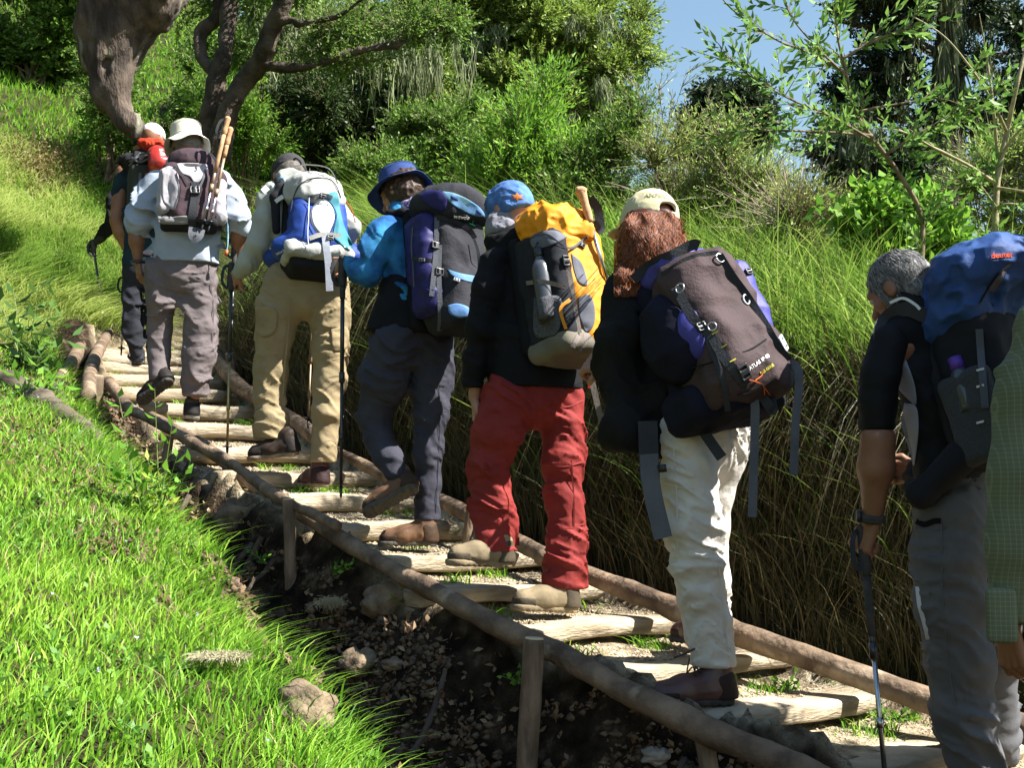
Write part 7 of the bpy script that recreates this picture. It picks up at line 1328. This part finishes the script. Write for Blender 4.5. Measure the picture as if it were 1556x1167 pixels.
# --- lichen hung trees at the right
def lichen_tree(label, trunk, branches, lobes, Y, seed, n, bn):
    rt = empty('lichen_tree', trunk[0] if not isinstance(trunk[0], tuple) else W(*trunk[0]), label, 'tree', 'lichen hung trees against the sky'); mb = MB(); P = np.array([W(*p) for p in trunk]); P[0, 2] = min(P[0, 2], gz(P[0, 0], P[0, 1])-.4); mb.tube(P, np.linspace(.34, .10, len(P)), n=12, jit=.06, res=7); g = np.random.default_rng(seed)
    for b in branches: mb.tube(np.array([W(*p) for p in b]), np.linspace(.11, .03, len(b)), n=8, jit=.03, res=6)
    mb.build('trunk', M_BARKD, rt); S, D, Ls, V, t = crown(lobes, g, n, 12, .12, .055, (.25, .5), thr=.47, fr=.8); quads_obj('crown', V, t, F_FAR, rt); BQ = []; BT_ = []
    k = g.choice(len(S), bn, False)
    for i in k: q, t = beards([S[i], S[i]+[.15, 0, 0]], g, 7, (.15, .55), .016, .08); BQ.append(q); BT_.append(t)
    for j in range(30): f_ = g.uniform(.25, .95); i_ = min(int(f_*(len(P)-1)), len(P)-2); c = P[i_]+(P[i_+1]-P[i_])*(f_*(len(P)-1)-i_); q, t = beards([c-[.12, .1, 0], c+[.12, -.1, 0]], g, 14, (.5, 1.2), .022, .10); BQ.append(q); BT_.append(t)
    quads_obj('beard_lichen', np.concatenate(BQ), np.concatenate(BT_), M_LICH, rt)
Y_ = 22
lichen_tree('tall dark tree with pale lichen hanging from its trunk, upper right', [(1445, 420, Y_), (1440, 250, Y_), (1436, 120, Y_), (1440, 20, Y_), (1445, -90, Y_)], [[(1438, 160, Y_), (1380, 120, Y_), (1300, 110, Y_)], [(1440, 90, Y_), (1360, 50, Y_), (1270, 30, Y_)], [(1438, 120, Y_), (1500, 90, Y_), (1560, 70, Y_)], [(1440, 190, Y_), (1350, 180, Y_), (1290, 190, Y_)], [(1440, 60, Y_), (1500, 20, Y_)]],
            [(1275, 22, Y_, 34, 22), (1330, 30, Y_, 44, 26), (1300, 90, Y_, 50, 22), (1365, 100, Y_, 44, 28), (1290, 130, Y_, 50, 22), (1345, 150, Y_, 44, 26), (1300, 185, Y_, 46, 20), (1390, 30, Y_, 40, 40), (1400, 170, Y_, 40, 30), (1480, 20, Y_, 40, 30), (1490, 90, Y_, 44, 24), (1530, 140, Y_, 44, 24), (1390, 215, Y_, 36, 28), (1480, 170, Y_, 40, 26), (1380, -40, Y_, 120, 40)], Y_, 31, 3600, 150)
lichen_tree('second dark lichen tree at the right edge behind the sapling', [(1600, 420, 20), (1592, 250, 20), (1585, 120, 20), (1590, -60, 20)], [[(1588, 150, 20), (1540, 110, 20), (1510, 120, 20)], [(1590, 200, 20), (1530, 190, 20)]], [(1540, 30, 20, 40, 24), (1560, 100, 20, 50, 30), (1530, 170, 20, 44, 22), (1560, 220, 20, 50, 34), (1640, 100, 20, 70, 120), (1500, 230, 20, 40, 22)], 20, 32, 2000, 60)
lichen_tree('low dark tree with hanging lichen left of the sapling trunk', [(1330, 430, 17), (1325, 330, 17), (1310, 250, 17), (1300, 190, 17)], [[(1315, 270, 17), (1270, 240, 17), (1235, 250, 17)], [(1320, 300, 17), (1380, 260, 17)]], [(1250, 235, 17, 32, 16), (1290, 250, 17, 40, 20), (1330, 265, 17, 42, 30), (1370, 250, 17, 44, 30), (1310, 300, 17, 46, 34), (1400, 290, 17, 46, 34), (1350, 330, 17, 60, 30)], 17, 33, 1900, 50)
# --- saplings in front on the right
def spray_tree(name, label, stems_px, Y, m, seed, r0, leaf=(.075, .022), nt=9, step=.10, nl=10, L=(.12, .26), bark=M_TWIG, leafless=0., tmin=.25):
    g = np.random.default_rng(seed); P0 = W(*stems_px[0][0]); b = np.array([P0[0], P0[1], min(gz(P0[0], P0[1])-.05, P0[2])]); rt = empty(name, b, label, 'tree'); mb = MB(); S = []; D = []
    for i, st0 in enumerate(stems_px):
        P = np.array([W(*p) for p in st0]); 
        if i == 0: P = np.concatenate([[b], P]) if P[0, 2]-b[2] > .05 else P
        ra = r0 if i == 0 else r0*.42; Ps, rr = spline(P, np.linspace(ra, ra*.25, len(P)), 8); mb.tube(Ps, rr, n=8, jit=.002, seed=i)
        Lg = np.concatenate([[0], np.cumsum(np.linalg.norm(np.diff(Ps, axis=0), axis=1))]); lo = tmin if i == 0 else .15
        for d_ in np.arange(Lg[-1]*lo, Lg[-1], step):
            if g.uniform() < leafless: continue
            k = min(np.searchsorted(Lg, d_), len(Ps)-1); tg = unit(Ps[k]-Ps[k-1]); nb = 2 if d_ < Lg[-1]*.85 else 3
            for _ in range(nb): S.append(Ps[k]); D.append(tg*.8+unit(g.normal(0, 1, 3))*.8+Z*.15)
    S = np.array(S); D = np.array(D); Ls = g.uniform(*L, len(S)); V, t = twig_leaves(S, D, Ls, nl, leaf[0], leaf[1], g, .8, .15); quads_obj('foliage', V, t, m, rt); mb.build('branches', bark, rt); stem_obj('twigs', [stems(S, S+unit(D)*Ls[:, None], np.full(len(S), .003), np.full(len(S), .001), 0, 2)], bark, rt); return rt
F_SAP = fol('sapling_leaf', (.26, .42, .10), (.07, .17, .03), (.15, .28, .05), .4)
M_PALE = mat('pale_bark', (.34, .30, .17), (.20, .17, .09), 20, .7, .3)
spray_tree('sapling', 'slim pale-stemmed sapling at the right edge with bare crossing branches', [[(1510, 420, 6.4), (1512, 340, 6.4), (1516, 270, 6.4), (1530, 200, 6.4), (1545, 130, 6.3), (1562, 60, 6.3), (1580, -20, 6.2)], [(1513, 278, 6.4), (1470, 250, 6.2), (1420, 225, 6.1), (1372, 200, 6.0), (1330, 195, 6)], [(1516, 240, 6.4), (1508, 150, 6.3), (1500, 90, 6.3), (1488, 20, 6.2)], [(1520, 235, 6.4), (1556, 190, 6.3), (1600, 150, 6.3)], [(1530, 200, 6.4), (1500, 140, 6.2), (1440, 60, 6.1), (1380, 20, 6.1)], [(1512, 285, 6.4), (1550, 290, 6.2), (1580, 296, 6.2)], [(1512, 318, 6.4), (1530, 310, 6.2), (1560, 312, 6.2)]], 6.4, F_SAP, 41, .024, leafless=.62, bark=M_PALE)
spray_tree('sapling', 'arching sapling with long leafy sprays against the sky, upper right', [[(1400, 420, 5.9), (1400, 330, 5.9), (1370, 270, 5.85), (1330, 215, 5.8), (1300, 170, 5.8), (1286, 110, 5.75), (1272, 50, 5.7), (1268, -30, 5.7)], [(1330, 215, 5.8), (1260, 175, 5.6), (1200, 150, 5.5), (1140, 115, 5.4), (1110, 90, 5.4)], [(1286, 110, 5.75), (1230, 80, 5.6), (1180, 60, 5.5), (1120, 20, 5.45), (1095, -5, 5.4)], [(1286, 115, 5.75), (1240, 70, 5.6), (1200, 20, 5.5), (1190, -30, 5.5)], [(1278, 90, 5.7), (1330, 60, 5.7), (1380, 40, 5.7), (1400, -10, 5.7)], [(1300, 170, 5.8), (1350, 160, 5.8), (1430, 150, 5.8), (1480, 170, 5.8)], [(1325, 205, 5.8), (1250, 200, 5.6), (1160, 198, 5.5), (1110, 200, 5.5)], [(1345, 235, 5.8), (1400, 200, 5.8), (1450, 170, 5.8)]], 5.8, F_SAP, 42, .016, leafless=.18, step=.075, leaf=(.074, .020), L=(.12, .28), nl=11)
spray_tree('sapling', 'thin wispy shrub stems rising into the sky right of the big tree', [[(1010, 260, 8.4), (1008, 190, 8.4), (1000, 130, 8.4)], [(1008, 200, 8.4), (1030, 150, 8.4), (1045, 100, 8.4)], [(1010, 220, 8.4), (980, 170, 8.4), (965, 120, 8.4)], [(1020, 240, 8.4), (1050, 190, 8.4), (1075, 160, 8.4)]], 8.4, fol('wispy_leaf', (.36, .42, .26), (.14, .19, .08), (.25, .3, .15), .35), 43, .008, leaf=(.05, .010), step=.09, nl=7, L=(.12, .25))
# ================================================================ smaller plants and pieces of ground
def herb(name, label, cat, px, py, Y, shoots, m, ll, lw, seed, nl=9, ang=1.1, L=None, flat=.5):
    g = np.random.default_rng(seed); b = W(px, py, Y); b[2] = min(b[2], gz(b[0], b[1])+.02) if abs(b[2]-gz(b[0], b[1])) < .5 else b[2]; rt = empty(name, b, label, cat); S = []; D = []; Ls = []
    for (x, y) in shoots: e = W(x, y, Y+g.uniform(-.08, .08)); S.append(b+g.normal(0, .02, 3)*[1, 1, 0]); D.append(e-S[-1]); Ls.append(np.linalg.norm(D[-1]))
    S = np.array(S); D = unit(np.array(D)); Ls = np.array(Ls); V, t = twig_leaves(S, D, Ls, nl, ll, lw, g, ang, .0, None, flat); V2 = V.copy(); quads_obj('leaves', V, t, m, rt); stem_obj('stem', [stems(S, S+D*Ls[:, None], np.full(len(S), .004), np.full(len(S), .0012), 0, 3)], M_STEM, rt); return rt
def gp(px, py, off=0): return on_ground(px, py)+Z*off*0
F_HB = fol('weed_leaf', (.26, .48, .06), (.09, .24, .03), (.17, .36, .04), .45)
Yw = on_ground(225, 790)[1]
herb('nettle_weed', 'bright green weed with pointed leaves at the ditch edge, left of the branch rail', 'weed', 205, 775, Yw, [(180, 600), (195, 690), (225, 720), (172, 700)], F_HB, .085, .032, 1, 10)
herb('nettle_weed', 'taller forked weed with small leaves crossing in front of the branch rail', 'weed', 245, 790, Yw, [(262, 640), (290, 700), (235, 590), (270, 690)], F_HB, .070, .024, 2, 9)
herb('nettle_weed', 'low yellowish weed hanging over the ditch edge below the branch rail', 'weed', 235, 800, Yw, [(210, 740), (260, 760), (245, 720), (270, 800), (200, 790), (225, 700)], fol('yellow_weed_leaf', (.45, .52, .06), (.20, .30, .04), None, .4), .06, .024, 3, 8)
herb('dark_leaf_plant', 'plant with drooping dark glossy leaves on the left bank near the picture edge', 'plant', 40, 560, 7.2, [(20, 440), (60, 430), (85, 450), (5, 470), (100, 480), (45, 470), (70, 500), (25, 500), (-10, 440), (110, 510)], fol('glossy_leaf', (.16, .30, .07), (.03, .075, .02), (.08, .16, .035), .25, .3, .5), .15, .045, 4, 9, 1.5)
herb('leafy_plant', 'fresh green leafy plant beneath the dark leaved one', 'plant', 50, 600, 6.6, [(20, 560), (60, 548), (90, 562), (75, 580), (30, 590), (100, 585)], F_HB, .10, .035, 5, 7, 1.3)
for i, (x, y, lab) in enumerate([(1335, 1085, 'clover-like plant right of the silver pole tip beside the right rail'), (1368, 1088, 'clover-like plant nearest the grey trouser leg beside the right rail'), (1270, 1075, 'small sprout on the step left of the silver pole'), (1195, 1040, 'thin sprout behind the maroon boot'), (400, 848, 'small leafy plant in the ditch below the curved branch rail'), (518, 862, 'small fern-like plant on the dirt under the left rail'), (617, 905, 'tiny green plant under the left rail below the blue trousered hiker'), (545, 1150, 'small leafy plant in the dark ditch at the bottom'), (780, 1030, 'small green plant beside the round stake'), (685, 815, 'leafy plant beside the boot heel and the short pale stake'), (1500, 1120, 'small plant at the right edge beyond the rail')]):
    p = gp(x, y+8); sh = [(x+dx, y+dy) for dx, dy in g.normal(0, 1, (12, 2))*[16, 6]-[0, 6]]; herb('ground_plant', lab, 'small plant', x, y+8, p[1], sh, F_HB, .028, .017, 60+i, 4, 1.2)
# driftwood on the left bank
M_DRIFT = mat('bleached_wood', (.15, .12, .085), (.04, .03, .022), 6, .9, 1.0, 26, .012, stretch=(1, 1, 4)); mb = MB(); P = np.array([gp(-60, 560, .13), gp(20, 590, .11), gp(90, 630, .08), gp(140, 665, .04), gp(158, 690, -.02)]); mb.tube(P, [.07, .075, .07, .05, .03], n=16, jit=.03, seed=4, res=10); tag(mb.build('driftwood', M_DRIFT, None, loc=P[0]), 'bleached split log lying on the grass at the left edge', 'dead log')
mb = MB(); P = np.array([gp(-50, 490, .26), gp(30, 545, .24), gp(80, 590, .20), gp(120, 640, .08)]); mb.tube(P, [.03, .03, .028, .02], n=12, jit=.012, seed=9, res=9); tag(mb.build('dead_branch', M_DRIFT, None, loc=P[0]), 'thin bleached branch lying above the split log at the left edge', 'dead branch')
# brown dead growth on the slope
g = np.random.default_rng(77); b_ = on_ground(58, 268); n = 700; S = b_+g.normal(0, 1, (n, 3))*[.2, .3, 0]; S[:, 2] = H(S[:, 0], S[:, 1]); D = g.normal(0, .7, (n, 3))+[0, -.2, .7]
V, t = twig_leaves(S, D, g.uniform(.15, .42, n), 6, .05, .02, g); o = quads_obj('dead_fern', V, t, fol('dead_fern_leaf', (.26, .20, .08), (.08, .055, .022), (.16, .12, .045), .2), None, b_); tag(o, 'clump of brown dead ferns on the slope at upper left', 'dead ferns', kind='stuff')
# lichen tangles fallen on the grass
for (x, y, w_, h_, lab) in ((335, 1030, .085, .005, 'pale tangle of fallen lichen on the foreground grass'), (505, 945, .06, .02, 'pale lichen tuft at the ditch edge')):
    c = gp(x, y, .12); c = np.array([c[0], c[1], gz(c[0], c[1])+.05]); n = 1000; a = unit(g.normal(size=(n, 3)))*[w_, w_*.6, h_]*g.uniform(.5, 1, (n, 1))+c; e_ = a+g.normal(0, .016, (n, 3))*[1, 1, .5]; tag(quads_obj('fallen_lichen', stems(a, e_, np.full(n, .0011), np.full(n, .0006), .008, 3), g.uniform(.4, 1, n*9), fol('dry_lichen', (.55, .50, .32), (.25, .22, .13), (.4, .36, .22), .3), None, c), lab, 'lichen', kind='stuff')
# clods and stones
def rock_mesh(c, r, seed, n=22, m=32):
    th = np.linspace(0, PI, n)[:, None]; ph = np.linspace(0, 2*PI, m, endpoint=False)[None]; v = np.stack([np.sin(th)*np.cos(ph), np.sin(th)*np.sin(ph), np.cos(th)+0*ph], -1).reshape(-1, 3); d = .55+.9*fbm(v*2.1+seed*5, 4, seed); v = v*d[:, None]*np.asarray(r); k, j = np.meshgrid(np.arange(n-1), np.arange(m), indexing='ij'); j2 = (j+1) % m
    return v+c, np.stack([k*m+j, k*m+j2, (k+1)*m+j2, (k+1)*m+j], -1).reshape(-1, 4)
M_CLOD = mat('dry_clod', (.24, .18, .115), (.11, .08, .05), 14, .95, 1.0, 50, .01); M_STONE = mat('stone', (.33, .30, .25), (.18, .16, .13), 12, .9, .7, 50, .006)
for i, (x, y, r, off, lab) in enumerate([(478, 925, (.04, .03, .025), -.12, 'tan clod at the ditch edge, leftmost of the sunlit pair'), (600, 1010, (.05, .035, .025), -.12, 'long sunlit clod at the ditch edge'), (585, 915, (.09, .08, .08), -.14, 'rough clod under the left rail below the middle steps'), (355, 790, (.10, .09, .09), -.14, 'crumbly clod in the shade under the curved branch rail'), (855, 965, (.030, .025, .014), .015, 'pale flat stone on the dirt step below the red trousered hiker'), (1140, 1010, (.035, .03, .03), .03, 'small stone beside the rail behind the maroon boot'), (1000, 1150, (.05, .04, .03), -.02, 'brown stone near the leaning stake'), (460, 1085, (.08, .06, .07), -.2, 'shaded clod in the deep ditch'), (545, 1010, (.07, .07, .06), -.2, 'dark clod in the middle of the ditch')]):
    p = gp(x, y); V, Q = rock_mesh(p, r, i+3); tag(mesh_np('clod' if i not in (4, 5, 6) else 'stone', V, Q, M_CLOD if i not in (4, 5, 6) else M_STONE, None, True, p), lab, 'clod' if i not in (4, 5, 6) else 'stone')
# gravel on the steps and crumbs in the ditch
def gravel(name, n, s0, s1, q0, q1, rr, m, label, seed):
    g = np.random.default_rng(seed); P, s, q = scatter(n, s0, s1, q0, q1, g, lambda s, q, P: (noise3(P*5, 2) > .35)); n = len(P); ic = unit(np.array([[1, 0, 0], [-1, 0, 0], [0, 1, 0], [0, -1, 0], [0, 0, 1], [0, 0, -1.]])); F = np.array([[4, 0, 2], [4, 2, 1], [4, 1, 3], [4, 3, 0], [5, 2, 0], [5, 1, 2], [5, 3, 1], [5, 0, 3]])
    R = g.uniform(*rr, (n, 1, 1))*g.uniform(.5, 1.2, (n, 1, 3))*[1, 1, .7]; V = P[:, None]+ic[None]*R+g.normal(0, .12, (n, 6, 3))*R; T = (F[None]+np.arange(n)[:, None, None]*6).reshape(-1, 3); tag(mesh_np(name, V.reshape(-1, 3), None, m, None, False, Ft=T), label, 'gravel', kind='stuff')
gravel('gravel', 20000, -1.2, 6.2, -.42, .46, (.002, .011), mat('gravel_stone', (.48, .40, .28), (.24, .19, .12), 30, .9, .3), 'loose gravel and crumbs of soil on the trodden steps', 4)
gravel('soil_crumbs', 26000, -1.2, 5, -1.6, -.54, (.004, .024), mat('soil_crumb', (.16, .11, .065), (.06, .04, .025), 30, .95, .4), 'crumbs of dark soil and leaf litter in the ditch', 5)

def litter():
    g = np.random.default_rng(12); P, s, q = scatter(7000, -1.2, 5, -1.6, -.52, g, lambda s, q, P: noise3(P*4, 9) > .4); D = g.normal(0, 1, (len(P), 3)); D[:, 2] = abs(D[:, 2])*.25; V, t = twig_leaves(P+[0, 0, .01], D, g.uniform(.01, .03, len(P)), 2, .035, .018, g, 1.2); tag(quads_obj('leaf_litter', V, t, fol('dead_leaf', (.34, .24, .14), (.06, .04, .022), (.16, .10, .055), .1)), 'dead leaves and bark scraps lying in the ditch', 'leaf litter', kind='stuff')
    for i in range(9):
        sx = g.uniform(-.2, 3.6); a = PL(sx, tcen(sx)-.56, -.05); b = PL(sx+g.uniform(-.3, .3), tcen(sx)-g.uniform(.9, 1.15), -.3); m1 = (a+b)/2+g.normal(0, .08, 3); P = spline(np.array([a, m1, b]), None, 8)[0]; P[:, 2] = H(P[:, 0], P[:, 1])+.012+.02*np.sin(np.linspace(0, 9, len(P))+i)
        mb = MB(); mb.tube(P, np.linspace(.014, .005, len(P)), n=8, jit=.004, seed=i); tag(mb.build('root', M_BARKD, None, loc=P[0]), 'thin dark root running down the wall of the ditch', 'root', 'roots in the ditch')
litter()

def flowers():
    g = np.random.default_rng(19); P, s, q = scatter(1400, -2.4, 4.5, -4.5, -.9, g, lambda s, q, P: (-q > np.interp(s, TE_S, TE_T)+.1)*.12); P[:, 2] += .06; D = np.tile([0, -.3, 1.], (len(P), 1)); V, t = twig_leaves(P, D, np.full(len(P), .004), 5, .009, .006, g, 1.4); tag(quads_obj('wild_flowers', V, t, fol('pale_petal', (.62, .62, .72), (.40, .40, .55), None, .3)), 'tiny pale blue flowers scattered through the foreground grass', 'flowers', kind='stuff')
flowers()
